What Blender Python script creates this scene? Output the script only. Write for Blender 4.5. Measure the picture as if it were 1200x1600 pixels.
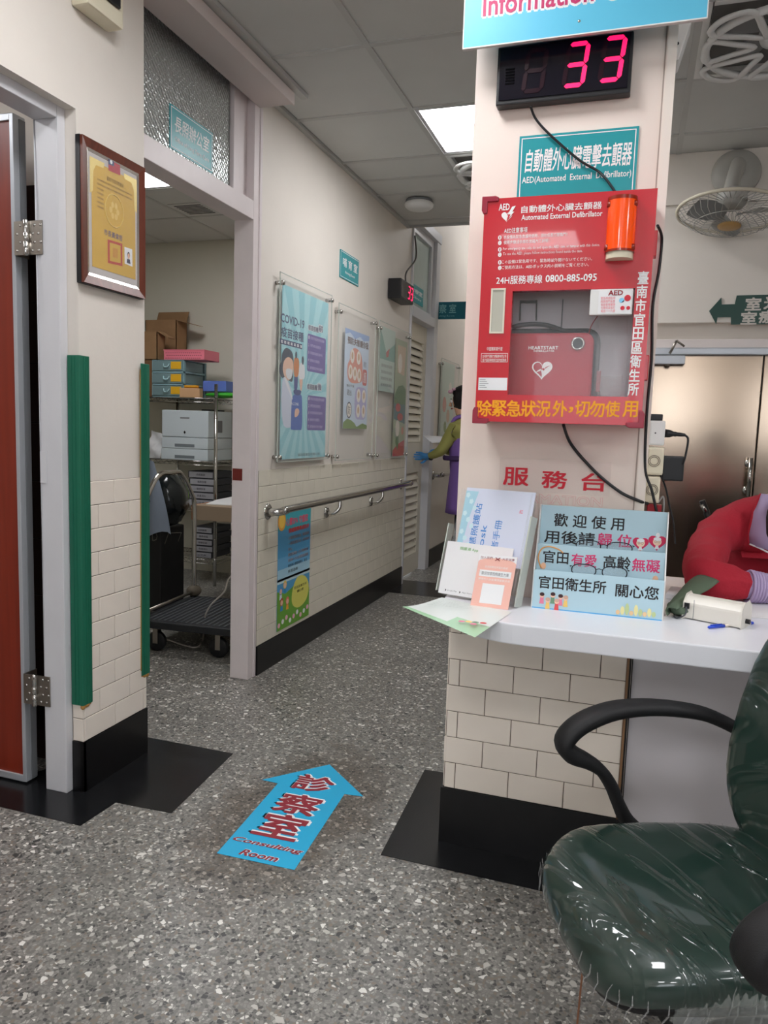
import bpy, bmesh, math, random
from mathutils import Vector, Matrix, Euler
random.seed(7)
for o in list(bpy.data.objects):
    bpy.data.objects.remove(o)
SC = bpy.context.scene
COL = SC.collection

# ------------------------------------------------------------------ camera
H = 1.22
FPX = 1175.29
def _basis(yaw, pitch, roll):
    cy, sy, cp, sp, cr, sr = math.cos(yaw), math.sin(yaw), math.cos(pitch), math.sin(pitch), math.cos(roll), math.sin(roll)
    fwd = Vector((-sy, cy, 0)); right = Vector((cy, sy, 0)); up = Vector((0, 0, 1))
    f2 = fwd * cp - up * sp
    u2 = up * cp + fwd * sp
    return right * cr + u2 * sr, u2 * cr - right * sr, f2
CR, CU, CF = _basis(math.radians(18.183), math.radians(6.361), math.radians(1.891))
CAM = Vector((0, 0, H))
cd = bpy.data.cameras.new('camera')
cam = bpy.data.objects.new('camera', cd)
COL.objects.link(cam)
m = Matrix.Identity(4)
for i in range(3):
    m[i][0] = CR[i]; m[i][1] = CU[i]; m[i][2] = -CF[i]; m[i][3] = CAM[i]
cam.matrix_world = m
cd.sensor_fit = 'AUTO'; cd.sensor_width = 36; cd.lens = 36 * FPX / 1600
cd.clip_start = 0.02; cd.clip_end = 60
SC.camera = cam

# ------------------------------------------------------------------ world, colour, exposure
wd = bpy.data.worlds.new('world'); SC.world = wd; wd.use_nodes = True
bg = wd.node_tree.nodes['Background']
bg.inputs[0].default_value = (0.90, 0.94, 1.0, 1); bg.inputs[1].default_value = 4.5
SC.view_settings.view_transform = 'Standard'; SC.view_settings.look = 'None'
SC.view_settings.gamma = 1.0; SC.view_settings.exposure = 0.0
SC.view_settings.use_curve_mapping = False
SC.cycles.use_denoising = True
SC.cycles.max_bounces = 10; SC.cycles.diffuse_bounces = 5; SC.cycles.transmission_bounces = 8
SC.cycles.transparent_max_bounces = 12
SC.cycles.caustics_reflective = False; SC.cycles.caustics_refractive = False
SC.cycles.sample_clamp_indirect = 4.0
LED_STRENGTH = 22.0

# ------------------------------------------------------------------ helpers
def V3(*a): return Vector(a)
def s2l(c):
    c = c / 255.0
    return c / 12.92 if c <= 0.04045 else ((c + 0.055) / 1.055) ** 2.4
def rgb(r, g, b): return (s2l(r), s2l(g), s2l(b), 1)
MATS = {}
def mat(name, col, rough=0.6, metal=0.0, coat=0.0, trans=0.0, ior=1.45, alpha=1.0, emit=None, estr=0.0, noise=0.0, nscale=20.0, bump=0.0, bscale=80.0, spec=0.5):
    if name in MATS: return MATS[name]
    m = bpy.data.materials.new(name); m.use_nodes = True
    nt = m.node_tree; b = nt.nodes['Principled BSDF']
    b.inputs['Base Color'].default_value = rgb(*col)
    b.inputs['Roughness'].default_value = rough
    b.inputs['Metallic'].default_value = metal
    b.inputs['Coat Weight'].default_value = coat
    b.inputs['Transmission Weight'].default_value = trans
    b.inputs['IOR'].default_value = ior
    b.inputs['Alpha'].default_value = alpha
    b.inputs['Specular IOR Level'].default_value = spec
    if emit:
        b.inputs['Emission Color'].default_value = rgb(*emit); b.inputs['Emission Strength'].default_value = estr
    tc = nt.nodes.new('ShaderNodeTexCoord')
    if noise > 0:
        n = nt.nodes.new('ShaderNodeTexNoise'); n.inputs['Scale'].default_value = nscale; n.inputs['Detail'].default_value = 5
        nt.links.new(tc.outputs['Object'], n.inputs['Vector'])
        mr = nt.nodes.new('ShaderNodeMapRange'); mr.inputs['From Min'].default_value = 0.3; mr.inputs['From Max'].default_value = 0.7
        mr.inputs['To Min'].default_value = 1 - noise; mr.inputs['To Max'].default_value = 1 + noise * 0.5
        nt.links.new(n.outputs['Fac'], mr.inputs['Value'])
        mx = nt.nodes.new('ShaderNodeVectorMath'); mx.operation = 'SCALE'
        mx.inputs[0].default_value = rgb(*col)[:3]
        nt.links.new(mr.outputs['Result'], mx.inputs['Scale'])
        nt.links.new(mx.outputs['Vector'], b.inputs['Base Color'])
    if bump > 0:
        n2 = nt.nodes.new('ShaderNodeTexNoise'); n2.inputs['Scale'].default_value = bscale; n2.inputs['Detail'].default_value = 4
        nt.links.new(tc.outputs['Object'], n2.inputs['Vector'])
        bp = nt.nodes.new('ShaderNodeBump'); bp.inputs['Strength'].default_value = bump; bp.inputs['Distance'].default_value = 0.01
        nt.links.new(n2.outputs['Fac'], bp.inputs['Height'])
        nt.links.new(bp.outputs['Normal'], b.inputs['Normal'])
    MATS[name] = m
    return m

def ray(px, py):
    return (CR * ((px - 600) / FPX) - CU * ((py - 800) / FPX) + CF)
def W(px, py, ax, val):
    d = ray(px, py); t = (val - CAM[ax]) / d[ax]
    return CAM + d * t

class Frame:
    """local axes u, v on a flat surface and n out of it"""
    def __init__(s, o, u, v):
        s.o = Vector(o); s.u = Vector(u).normalized(); s.v = Vector(v).normalized(); s.n = s.u.cross(s.v).normalized()
    def P(s, u, v, n=0.0): return s.o + s.u * u + s.v * v + s.n * n
    def px(s, x, y, n=0.0):
        d = ray(x, y); o = s.o + s.n * n
        t = (o - CAM).dot(s.n) / d.dot(s.n)
        p = CAM + d * t - s.o
        return (p.dot(s.u), p.dot(s.v))
    def shift(s, n): return Frame(s.o + s.n * n, s.u, s.v)
def FL(x): return Frame((x, 0, 0), (0, 1, 0), (0, 0, 1))     # surfaces that face +X (left wall)
def FC(y): return Frame((0, y, 0), (1, 0, 0), (0, 0, 1))     # surfaces that face the camera (-Y)
def FZ(z): return Frame((0, 0, z), (1, 0, 0), (0, 1, 0))     # floor-like
def FR(x): return Frame((x, 0, 0), (0, -1, 0), (0, 0, 1))    # surfaces that face -X

class MB:
    def __init__(s): s.v = []; s.f = []; s.mi = []; s.m = 0; s.sm = []
        
    def add(s, vs, fs, smooth=False):
        b = len(s.v); s.v += [tuple(v) for v in vs]
        for f in fs:
            s.f.append(tuple(b + i for i in f)); s.mi.append(s.m); s.sm.append(smooth)
        return s
    def hexa(s, p):
        return s.add(p, [(0, 3, 2, 1), (4, 5, 6, 7), (0, 1, 5, 4), (1, 2, 6, 5), (2, 3, 7, 6), (3, 0, 4, 7)])
    def box(s, x0, x1, y0, y1, z0, z1):
        if x0 > x1: x0, x1 = x1, x0
        if y0 > y1: y0, y1 = y1, y0
        if z0 > z1: z0, z1 = z1, z0
        return s.hexa([(x0, y0, z0), (x1, y0, z0), (x1, y1, z0), (x0, y1, z0), (x0, y0, z1), (x1, y0, z1), (x1, y1, z1), (x0, y1, z1)])
    def fbox(s, F, u0, u1, v0, v1, n0, n1):
        if u0 > u1: u0, u1 = u1, u0
        if v0 > v1: v0, v1 = v1, v0
        if n0 > n1: n0, n1 = n1, n0
        return s.hexa([F.P(u0, v0, n0), F.P(u1, v0, n0), F.P(u1, v1, n0), F.P(u0, v1, n0), F.P(u0, v0, n1), F.P(u1, v0, n1), F.P(u1, v1, n1), F.P(u0, v1, n1)])
    def prism(s, F, pts, n0, n1, smooth=False):
        a = sum(pts[i][0] * pts[(i + 1) % len(pts)][1] - pts[(i + 1) % len(pts)][0] * pts[i][1] for i in range(len(pts)))
        if a < 0: pts = pts[::-1]
        k = len(pts)
        vs = [F.P(u, v, n0) for u, v in pts] + [F.P(u, v, n1) for u, v in pts]
        s.add(vs, [tuple(range(k, 2 * k)), tuple(range(k - 1, -1, -1))])
        s.add(vs, [(i, (i + 1) % k, k + (i + 1) % k, k + i) for i in range(k)], smooth)
        return s
    def flat(s, F, pts, n=0.0):
        a = sum(pts[i][0] * pts[(i + 1) % len(pts)][1] - pts[(i + 1) % len(pts)][0] * pts[i][1] for i in range(len(pts)))
        if a < 0: pts = pts[::-1]
        return s.add([F.P(u, v, n) for u, v in pts], [tuple(range(len(pts)))])
    def ell(s, F, cu, cv, ru, rv, n0, n1=None, k=24):
        pts = [(cu + ru * math.cos(2 * math.pi * i / k), cv + rv * math.sin(2 * math.pi * i / k)) for i in range(k)]
        return s.flat(F, pts, n0) if n1 is None else s.prism(F, pts, n0, n1, True)
    def sweep(s, pts, rad, seg=10, up=None, cap=True, closed=False):
        pts = [Vector(p) for p in pts]; n = len(pts)
        if not isinstance(rad, (list, tuple)): rad = [rad] * n
        rad = [(r, r) if not isinstance(r, (list, tuple)) else r for r in rad]
        rings = []; prev = None
        for i in range(n):
            if closed: t = (pts[(i + 1) % n] - pts[i - 1])
            else: t = pts[min(i + 1, n - 1)] - pts[max(i - 1, 0)]
            t.normalize()
            if up is not None: a = t.cross(Vector(up))
            elif prev is None:
                a = t.cross(Vector((0, 0, 1)))
                if a.length < 0.05: a = t.cross(Vector((1, 0, 0)))
            else: a = prev - t * prev.dot(t)
            if a.length < 1e-6: a = prev or Vector((1, 0, 0))
            a.normalize(); prev = a
            b = a.cross(t)
            rings.append([pts[i] + a * (rad[i][0] * math.cos(2 * math.pi * k / seg)) + b * (rad[i][1] * math.sin(2 * math.pi * k / seg)) for k in range(seg)])
        vs = [v for r in rings for v in r]; fs = []
        for i in range(n if closed else n - 1):
            j = (i + 1) % n
            for k in range(seg):
                l = (k + 1) % seg
                fs.append((i * seg + k, j * seg + k, j * seg + l, i * seg + l))
        s.add(vs, fs, True)
        if cap and not closed:
            b = len(s.v) - len(vs)
            s.f.append(tuple(b + k for k in range(seg))); s.mi.append(s.m); s.sm.append(False)
            s.f.append(tuple(b + (n - 1) * seg + k for k in range(seg - 1, -1, -1))); s.mi.append(s.m); s.sm.append(False)
        return s
    def lathe(s, o, axis, prof, seg=24, a0=0.0):
        """prof: (radius, height along the axis)"""
        o = Vector(o); ax = Vector(axis).normalized()
        a = ax.cross(Vector((0, 0, 1)))
        if a.length < 0.05: a = ax.cross(Vector((0, 1, 0)))
        a.normalize(); b = ax.cross(a)
        vs = []; fs = []
        for r, h in prof:
            for k in range(seg):
                t = 2 * math.pi * k / seg + a0
                vs.append(o + ax * h + a * (r * math.cos(t)) + b * (r * math.sin(t)))
        for i in range(len(prof) - 1):
            for k in range(seg):
                l = (k + 1) % seg
                fs.append((i * seg + k, i * seg + l, (i + 1) * seg + l, (i + 1) * seg + k))
        s.add(vs, fs, True)
        return s
    def blob(s, c, r, su=16, sv=10, fn=None):
        c = Vector(c); vs = []; fs = []
        for i in range(sv + 1):
            ph = math.pi * i / sv
            for k in range(su):
                th = 2 * math.pi * k / su
                d = Vector((math.sin(ph) * math.cos(th), math.sin(ph) * math.sin(th), math.cos(ph)))
                q = 1.0 if fn is None else fn(d)
                vs.append(c + Vector((d.x * r[0], d.y * r[1], d.z * r[2])) * q)
        for i in range(sv):
            for k in range(su):
                l = (k + 1) % su
                fs.append((i * su + k, (i + 1) * su + k, (i + 1) * su + l, i * su + l))
        return s.add(vs, fs, True)
    def build(s, name, mats, parent=None, bevel=0.0, recalc=True, sub=0, seg=2):
        me = bpy.data.meshes.new(name)
        me.from_pydata(s.v, [], s.f)
        if not isinstance(mats, (list, tuple)): mats = [mats]
        for m in mats: me.materials.append(m)
        for i, p in enumerate(me.polygons):
            p.material_index = min(s.mi[i], len(mats) - 1); p.use_smooth = s.sm[i]
        if recalc or bevel:
            bm = bmesh.new(); bm.from_mesh(me)
            if bevel:
                bmesh.ops.remove_doubles(bm, verts=bm.verts, dist=1e-5)
                ed = [e for e in bm.edges if len(e.link_faces) == 2 and e.calc_face_angle(0) > 0.6]
                bmesh.ops.bevel(bm, geom=ed, offset=bevel, segments=seg, profile=0.6, affect='EDGES', clamp_overlap=True)
            if recalc: bmesh.ops.recalc_face_normals(bm, faces=bm.faces)
            bm.to_mesh(me); bm.free()
        return link(name, me, parent, sub)
def link(name, me, parent=None, sub=0):
    o = bpy.data.objects.new(name, me); COL.objects.link(o)
    if parent is not None:
        o.parent = parent
        o.matrix_parent_inverse = Matrix.Translation(-parent_loc(parent))
    if sub:
        md = o.modifiers.new('sub', 'SUBSURF'); md.levels = sub; md.render_levels = sub
    return o
def parent_loc(p):
    return p.location.copy() if p.parent is None else Vector((0, 0, 0))
def tag(o, label, cat, group=None, kind=None):
    if label: o['label'] = label
    if cat: o['category'] = cat
    if group: o['group'] = group
    if kind: o['kind'] = kind
    return o
def thing(name, loc, label, cat, group=None):
    o = bpy.data.objects.new(name, None); COL.objects.link(o); o.location = loc
    o.empty_display_size = 0.05
    return tag(o, label, cat, group)
def struct(o):
    o['kind'] = 'structure'; return o
def copy_tree(o, delta, parent=None, rot=None):
    """a copy of a thing and each of its parts, moved by delta"""
    c = o.copy(); COL.objects.link(c)
    if parent is None: c.location = o.location + Vector(delta)
    else: c.parent = parent
    for ch in [x for x in KIDS(o)]: copy_tree(ch, delta, c)
    return c
def KIDS(o): return [x for x in bpy.data.objects if x.parent == o]
def spline(pts, k=6, closed=False):
    pts = [Vector(p) for p in pts]; n = len(pts); out = []
    rng = range(n) if closed else range(n - 1)
    for i in rng:
        if closed: a, b, c, d = pts[i - 1], pts[i], pts[(i + 1) % n], pts[(i + 2) % n]
        else: a, b, c, d = pts[max(i - 1, 0)], pts[i], pts[i + 1], pts[min(i + 2, n - 1)]
        for j in range(k):
            t = j / k
            out.append(0.5 * ((2 * b) + (c - a) * t + (2 * a - 5 * b + 4 * c - d) * t * t + (3 * b - a - 3 * c + d) * t ** 3))
    if not closed: out.append(pts[-1])
    return out
def lerps(vals, k=6):
    out = []
    for i in range(len(vals) - 1):
        for j in range(k):
            t = j / k; a, b = vals[i], vals[i + 1]
            out.append(tuple(x + (y - x) * t for x, y in zip(a, b)) if isinstance(a, (list, tuple)) else a + (b - a) * t)
    out.append(vals[-1]); return out

# lettering: Blender's built-in font turned into flat meshes
_tsc = bpy.data.scenes.new('lettering')
_tc = bpy.data.curves.new('lettering', 'FONT'); _to = bpy.data.objects.new('lettering', _tc)
_tsc.collection.objects.link(_to)
_tvl = _tsc.view_layers[0]
def text_mesh(s, bold=0.0, res=2, vertical=False, space=1.0, shear=0.0):
    _tc.resolution_u = res; _tc.offset = bold; _tc.size = 1.0; _tc.shear = shear
    _tc.space_character = space
    _tc.body = '\n'.join(s) if vertical else s
    _tc.align_x = 'CENTER' if vertical else 'LEFT'
    _tvl.update()
    return bpy.data.meshes.new_from_object(_to.evaluated_get(_tvl.depsgraph))
def text(parent, s, F, u0, u1, v0, v1, mt, n=0.0006, bold=0.0, name='lettering', keep=False, flipu=False, halo=None, halo_b=0.05, **kw):
    """lettering s fitted into the box u0..u1, v0..v1 of frame F"""
    me = text_mesh(s, 0, **kw)
    xs = [v.co.x for v in me.vertices]; ys = [v.co.y for v in me.vertices]
    if not xs: return None
    a, b, c, d = min(xs), max(xs), min(ys), max(ys)
    su = (u1 - u0) / max(b - a, 1e-6); sv = (v1 - v0) / max(d - c, 1e-6)
    src = [tuple(v.co) for v in me.vertices]; faces = [tuple(p.vertices) for p in me.polygons]
    def stamp(rad, k, nn, mt_, name_):
        # strokes are fattened by laying shifted copies of the glyphs over each other
        offs = [(0, 0)] + ([(rad * math.cos(2 * math.pi * (i + .5) / k), rad * math.sin(2 * math.pi * (i + .5) / k)) for i in range(k)] if rad > 0 else [])
        vs = []; fs = []
        for q_, (ox_, oy_) in enumerate(offs):
            b_ = len(vs)
            vs += [F.P(u0 + (x + ox_ - a) * su, v0 + (y + oy_ - c) * sv, nn - q_ * 5e-5) for x, y, z in src]
            fs += [tuple(b_ + i for i in f) for f in faces]
        m_ = bpy.data.meshes.new(name_); m_.from_pydata(vs, [], fs); m_.materials.append(mt_)
        return link(name_, m_, parent)
    if halo is not None:
        stamp(bold + halo_b, 8, n, halo, 'lettering_outline'); n += 0.0007
    bpy.data.meshes.remove(me)
    return stamp(bold * .8, 4, n, mt, name)
def quadtext(parent, s, F, tl, br, mt, **kw):
    """box from two pixels: top-left and bottom-right"""
    a = F.px(*tl); b = F.px(*br)
    return text(parent, s, F, a[0], b[0], b[1], a[1], mt, **kw)
def rect(F, u0, u1, v0, v1): return [(u0, v0), (u1, v0), (u1, v1), (u0, v1)]
def rrect(F, u0, u1, v0, v1, r, k=5):
    out = []
    for cx, cy, a in ((u1 - r, v1 - r, 0), (u0 + r, v1 - r, 90), (u0 + r, v0 + r, 180), (u1 - r, v0 + r, 270)):
        for i in range(k + 1):
            t = math.radians(a + 90 * i / k); out.append((cx + r * math.cos(t), cy + r * math.sin(t)))
    return out
def patch(parent, F, pts, mt, n=0.0004, name='printed_patch'):
    return MB().flat(F, pts, n).build(name, mt, parent, recalc=False)
def disc(parent, F, cu, cv, ru, rv, mt, n=0.0005, name='printed_patch', k=20):
    return MB().ell(F, cu, cv, ru, rv, n, k=k).build(name, mt, parent, recalc=False)

# ------------------------------------------------------------------ materials
M = {}
M['wall'] = mat('wall_paint', (226, 219, 210), 0.55, noise=0.04, nscale=3, bump=0.05, bscale=60)
M['ceil'] = mat('ceiling_panel_paint', (208, 208, 205), 0.9, noise=0.02, nscale=6)
M['tbar'] = mat('ceiling_grid_bar', (192, 192, 189), 0.5)
M['frame'] = mat('white_frame_paint', (212, 212, 216), 0.35, noise=0.03, nscale=8, bump=0.04, bscale=30)
M['tile'] = mat('cream_tile_glaze', (236, 226, 214), 0.22, noise=0.03, nscale=9)
M['grout'] = mat('tile_grout', (96, 82, 72), 0.9)
M['grout2'] = mat('pale_tile_grout', (140, 134, 122), 0.9)
M['black'] = mat('black_baseboard', (16, 16, 18), 0.32, noise=0.3, nscale=30)
M['blackfloor'] = mat('black_floor_stone', (24, 25, 27), 0.22, noise=0.35, nscale=14)
M['alu'] = mat('brushed_aluminium', (186, 190, 196), 0.35, metal=0.35)
M['chrome'] = mat('stainless_tube', (190, 188, 184), 0.14, metal=1.0)
M['steel'] = mat('hinge_steel', (165, 158, 150), 0.35, metal=1.0)
M['white'] = mat('white_plastic', (228, 228, 226), 0.35)
M['offwhite'] = mat('cream_plastic', (222, 214, 190), 0.4)
M['blackp'] = mat('black_plastic', (22, 22, 25), 0.4)
M['blackm'] = mat('matt_black_plastic', (20, 20, 22), 0.55, bump=0.15, bscale=600)
M['teal'] = mat('teal_sign_face', (20, 148, 156), 0.35)
M['teald'] = mat('dark_teal_sign_face', (12, 104, 122), 0.35)
M['ink'] = mat('black_ink', (34, 30, 34), 0.6)
M['inkw'] = mat('white_ink', (238, 238, 238), 0.5)
M['inkg'] = mat('grey_ink', (120, 122, 126), 0.6)
M['red'] = mat('red_lacquer', (196, 22, 40), 0.24, coat=0.3)
M['redd'] = mat('dark_red_corner_plastic', (150, 34, 56), 0.3)
M['redl'] = mat('red_letter', (205, 20, 45), 0.4)
M['yel'] = mat('yellow_letter', (250, 172, 10), 0.5)
M['paper'] = mat('white_paper', (236, 236, 238), 0.6)
M['laminate'] = mat('counter_laminate', (232, 234, 240), 0.22, noise=0.02, nscale=5)
M['card'] = mat('cardboard', (150, 116, 82), 0.85, noise=0.1, nscale=12)
M['cardd'] = mat('dark_cardboard', (120, 88, 60), 0.9)
M['skin'] = mat('skin', (224, 176, 148), 0.5)
M['hair'] = mat('black_hair', (18, 15, 16), 0.5, bump=0.5, bscale=200)

def clear(name, col=(240, 245, 245), alpha=0.12, rough=0.03):
    m = bpy.data.materials.new(name); m.use_nodes = True; nt = m.node_tree
    for n in list(nt.nodes): nt.nodes.remove(n)
    out = nt.nodes.new('ShaderNodeOutputMaterial'); tr = nt.nodes.new('ShaderNodeBsdfTransparent')
    gl = nt.nodes.new('ShaderNodeBsdfGlossy'); gl.inputs['Roughness'].default_value = rough
    di = nt.nodes.new('ShaderNodeBsdfDiffuse'); di.inputs[0].default_value = rgb(*col)
    fr = nt.nodes.new('ShaderNodeFresnel'); fr.inputs[0].default_value = 1.35
    m1 = nt.nodes.new('ShaderNodeMixShader'); m1.inputs[0].default_value = alpha
    m2 = nt.nodes.new('ShaderNodeMixShader')
    nt.links.new(tr.outputs[0], m1.inputs[1]); nt.links.new(di.outputs[0], m1.inputs[2])
    ge = nt.nodes.new('ShaderNodeNewGeometry'); iv = nt.nodes.new('ShaderNodeMath'); iv.operation = 'SUBTRACT'; iv.inputs[0].default_value = 1.0
    nt.links.new(ge.outputs['Backfacing'], iv.inputs[1]); mu = nt.nodes.new('ShaderNodeMath'); mu.operation = 'MULTIPLY'
    nt.links.new(fr.outputs[0], mu.inputs[0]); nt.links.new(iv.outputs[0], mu.inputs[1])
    nt.links.new(mu.outputs[0], m2.inputs[0]); nt.links.new(m1.outputs[0], m2.inputs[1]); nt.links.new(gl.outputs[0], m2.inputs[2])
    nt.links.new(m2.outputs[0], out.inputs[0])
    return m
M['acrylic'] = clear('clear_acrylic', alpha=0.07)
M['glass'] = clear('clear_glass', alpha=0.04)
M['film'] = clear('clear_plastic_film', (250, 250, 250), 0.12, 0.12)

def terrazzo():
    m = bpy.data.materials.new('terrazzo'); m.use_nodes = True; nt = m.node_tree; N = nt.nodes; L = nt.links
    b = N['Principled BSDF']; tc = N.new('ShaderNodeTexCoord')
    nz = N.new('ShaderNodeTexNoise'); nz.inputs['Scale'].default_value = 40; nz.inputs['Detail'].default_value = 3
    L.new(tc.outputs['Object'], nz.inputs['Vector'])
    wm = N.new('ShaderNodeMixRGB'); wm.blend_type = 'LINEAR_LIGHT'; wm.inputs[0].default_value = 0.008
    L.new(tc.outputs['Object'], wm.inputs[1]); L.new(nz.outputs['Color'], wm.inputs[2])
    def layer(scale, stops, edge):
        v = N.new('ShaderNodeTexVoronoi'); v.inputs['Scale'].default_value = scale; v.voronoi_dimensions = '2D'
        L.new(wm.outputs[0], v.inputs['Vector'])
        e = N.new('ShaderNodeTexVoronoi'); e.feature = 'DISTANCE_TO_EDGE'; e.inputs['Scale'].default_value = scale; e.voronoi_dimensions = '2D'
        L.new(wm.outputs[0], e.inputs['Vector'])
        sp = N.new('ShaderNodeSeparateColor'); L.new(v.outputs['Color'], sp.inputs[0])
        r = N.new('ShaderNodeValToRGB'); r.color_ramp.interpolation = 'CONSTANT'
        el = r.color_ramp.elements
        el[0].position = 0; el[0].color = rgb(*stops[0][1]); el[1].position = stops[1][0]; el[1].color = rgb(*stops[1][1])
        for p, c in stops[2:]:
            q = el.new(p); q.color = rgb(*c)
        L.new(sp.outputs[0], r.inputs[0])
        th = N.new('ShaderNodeMath'); th.operation = 'GREATER_THAN'; th.inputs[1].default_value = edge
        L.new(e.outputs['Distance'], th.inputs[0])
        return r, th, sp
    r1, t1, s1 = layer(135, [(0, (118, 116, 112)), (0.22, (136, 134, 129)), (0.44, (98, 97, 94)), (0.58, (150, 147, 141)), (0.72, (72, 72, 71)), (0.79, (130, 120, 108)), (0.88, (170, 167, 160)), (0.955, (214, 211, 204))], 0.10)
    r2, t2, s2 = layer(62, [(0, (120, 118, 112)), (0.87, (190, 187, 180)), (0.94, (66, 67, 66)), (0.975, (226, 224, 218))], 0.14)
    base = N.new('ShaderNodeMixRGB'); base.inputs[1].default_value = rgb(122, 120, 115); L.new(t1.outputs[0], base.inputs[0]); L.new(r1.outputs[0], base.inputs[2])
    big = N.new('ShaderNodeMath'); big.operation = 'GREATER_THAN'; big.inputs[1].default_value = 0.87; L.new(s2.outputs[0], big.inputs[0])
    mb = N.new('ShaderNodeMath'); mb.operation = 'MULTIPLY'; L.new(big.outputs[0], mb.inputs[0]); L.new(t2.outputs[0], mb.inputs[1])
    mx = N.new('ShaderNodeMixRGB'); L.new(mb.outputs[0], mx.inputs[0]); L.new(base.outputs[0], mx.inputs[1]); L.new(r2.outputs[0], mx.inputs[2])
    # dirt: a brown worn halo round the floor sticker, broad faint stains
    big_n = N.new('ShaderNodeTexNoise'); big_n.inputs['Scale'].default_value = 2.2; big_n.inputs['Detail'].default_value = 6
    L.new(tc.outputs['Object'], big_n.inputs['Vector'])
    mr = N.new('ShaderNodeMapRange'); mr.inputs['From Min'].default_value = 0.35; mr.inputs['From Max'].default_value = 0.7
    mr.inputs['To Min'].default_value = 0.86; mr.inputs['To Max'].default_value = 1.06
    L.new(big_n.outputs['Fac'], mr.inputs['Value'])
    sc = N.new('ShaderNodeVectorMath'); sc.operation = 'SCALE'; L.new(mx.outputs[0], sc.inputs[0]); L.new(mr.outputs[0], sc.inputs['Scale'])
    mp = N.new('ShaderNodeMapping'); mp.vector_type = 'TEXTURE'
    mp.inputs['Location'].default_value = (-0.945, 2.09, 0); mp.inputs['Rotation'].default_value = (0, 0, math.radians(-2)); mp.inputs['Scale'].default_value = (0.24, 0.47, 1)
    L.new(tc.outputs['Object'], mp.inputs['Vector'])
    ab = N.new('ShaderNodeVectorMath'); ab.operation = 'LENGTH'; L.new(mp.outputs[0], ab.inputs[0])
    nd = N.new('ShaderNodeTexNoise'); nd.inputs['Scale'].default_value = 9; L.new(tc.outputs['Object'], nd.inputs['Vector'])
    ad = N.new('ShaderNodeMath'); ad.operation = 'ADD'; L.new(ab.outputs['Value'], ad.inputs[0]); L.new(nd.outputs['Fac'], ad.inputs[1])
    mr2 = N.new('ShaderNodeMapRange'); mr2.inputs['From Min'].default_value = 1.75; mr2.inputs['From Max'].default_value = 1.25; mr2.inputs['To Max'].default_value = 0.55
    L.new(ad.outputs[0], mr2.inputs['Value'])
    dm = N.new('ShaderNodeMixRGB'); dm.blend_type = 'MULTIPLY'; dm.inputs[2].default_value = rgb(150, 128, 104)
    L.new(mr2.outputs[0], dm.inputs[0]); L.new(sc.outputs[0], dm.inputs[1])
    L.new(dm.outputs[0], b.inputs['Base Color'])
    b.inputs['Roughness'].default_value = 0.34; b.inputs['Specular IOR Level'].default_value = 0.4
    return m
M['terrazzo'] = terrazzo()

def wood(name, c1, c2, axis_scale=(1.5, 1.5, 18), rough=0.4):
    m = bpy.data.materials.new(name); m.use_nodes = True; nt = m.node_tree; b = nt.nodes['Principled BSDF']
    tc = nt.nodes.new('ShaderNodeTexCoord'); mp = nt.nodes.new('ShaderNodeMapping'); mp.inputs['Scale'].default_value = axis_scale
    n = nt.nodes.new('ShaderNodeTexNoise'); n.inputs['Scale'].default_value = 3; n.inputs['Detail'].default_value = 8; n.inputs['Distortion'].default_value = 1.0
    r = nt.nodes.new('ShaderNodeValToRGB'); r.color_ramp.elements[0].position = 0.3; r.color_ramp.elements[1].position = 0.7
    r.color_ramp.elements[0].color = rgb(*c1); r.color_ramp.elements[1].color = rgb(*c2)
    nt.links.new(tc.outputs['Object'], mp.inputs[0]); nt.links.new(mp.outputs[0], n.inputs['Vector'])
    nt.links.new(n.outputs['Fac'], r.inputs[0]); nt.links.new(r.outputs[0], b.inputs['Base Color'])
    b.inputs['Roughness'].default_value = rough
    return m
M['redwood'] = wood('red_brown_door_veneer', (140, 48, 28), (122, 38, 22), (9, 9, 0.5), 0.38)
M['framewood'] = wood('mahogany_frame', (112, 54, 36), (88, 40, 27), (14, 14, 2), 0.35)

def figured_glass():
    m = bpy.data.materials.new('figured_glass'); m.use_nodes = True; nt = m.node_tree; b = nt.nodes['Principled BSDF']
    b.inputs['Base Color'].default_value = (0.93, 0.97, 0.96, 1); b.inputs['Transmission Weight'].default_value = 0.78
    b.inputs['Roughness'].default_value = 0.12; b.inputs['IOR'].default_value = 1.3
    tc = nt.nodes.new('ShaderNodeTexCoord'); mp = nt.nodes.new('ShaderNodeMapping'); mp.inputs['Scale'].default_value = (62, 62, 62); mp.inputs['Rotation'].default_value = (math.radians(45), 0, 0)
    v = nt.nodes.new('ShaderNodeTexVoronoi'); v.inputs['Randomness'].default_value = 0.25; v.inputs['Scale'].default_value = 1
    bp = nt.nodes.new('ShaderNodeBump'); bp.inputs['Strength'].default_value = 0.9; bp.inputs['Distance'].default_value = 0.006
    nt.links.new(tc.outputs['Object'], mp.inputs[0]); nt.links.new(mp.outputs[0], v.inputs['Vector'])
    nt.links.new(v.outputs['Distance'], bp.inputs['Height']); nt.links.new(bp.outputs[0], b.inputs['Normal'])
    return m
M['figglass'] = figured_glass()
M['led'] = mat('lit_light_diffuser', (255, 255, 255), 0.5, emit=(250, 250, 252), estr=LED_STRENGTH)
M['segon'] = mat('lit_display_segment', (255, 20, 80), 0.4, emit=(255, 22, 92), estr=1.6)
M['segoff'] = mat('unlit_display_segment', (38, 14, 26), 0.2)
M['display'] = mat('smoked_display_face', (20, 18, 28), 0.12)
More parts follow.
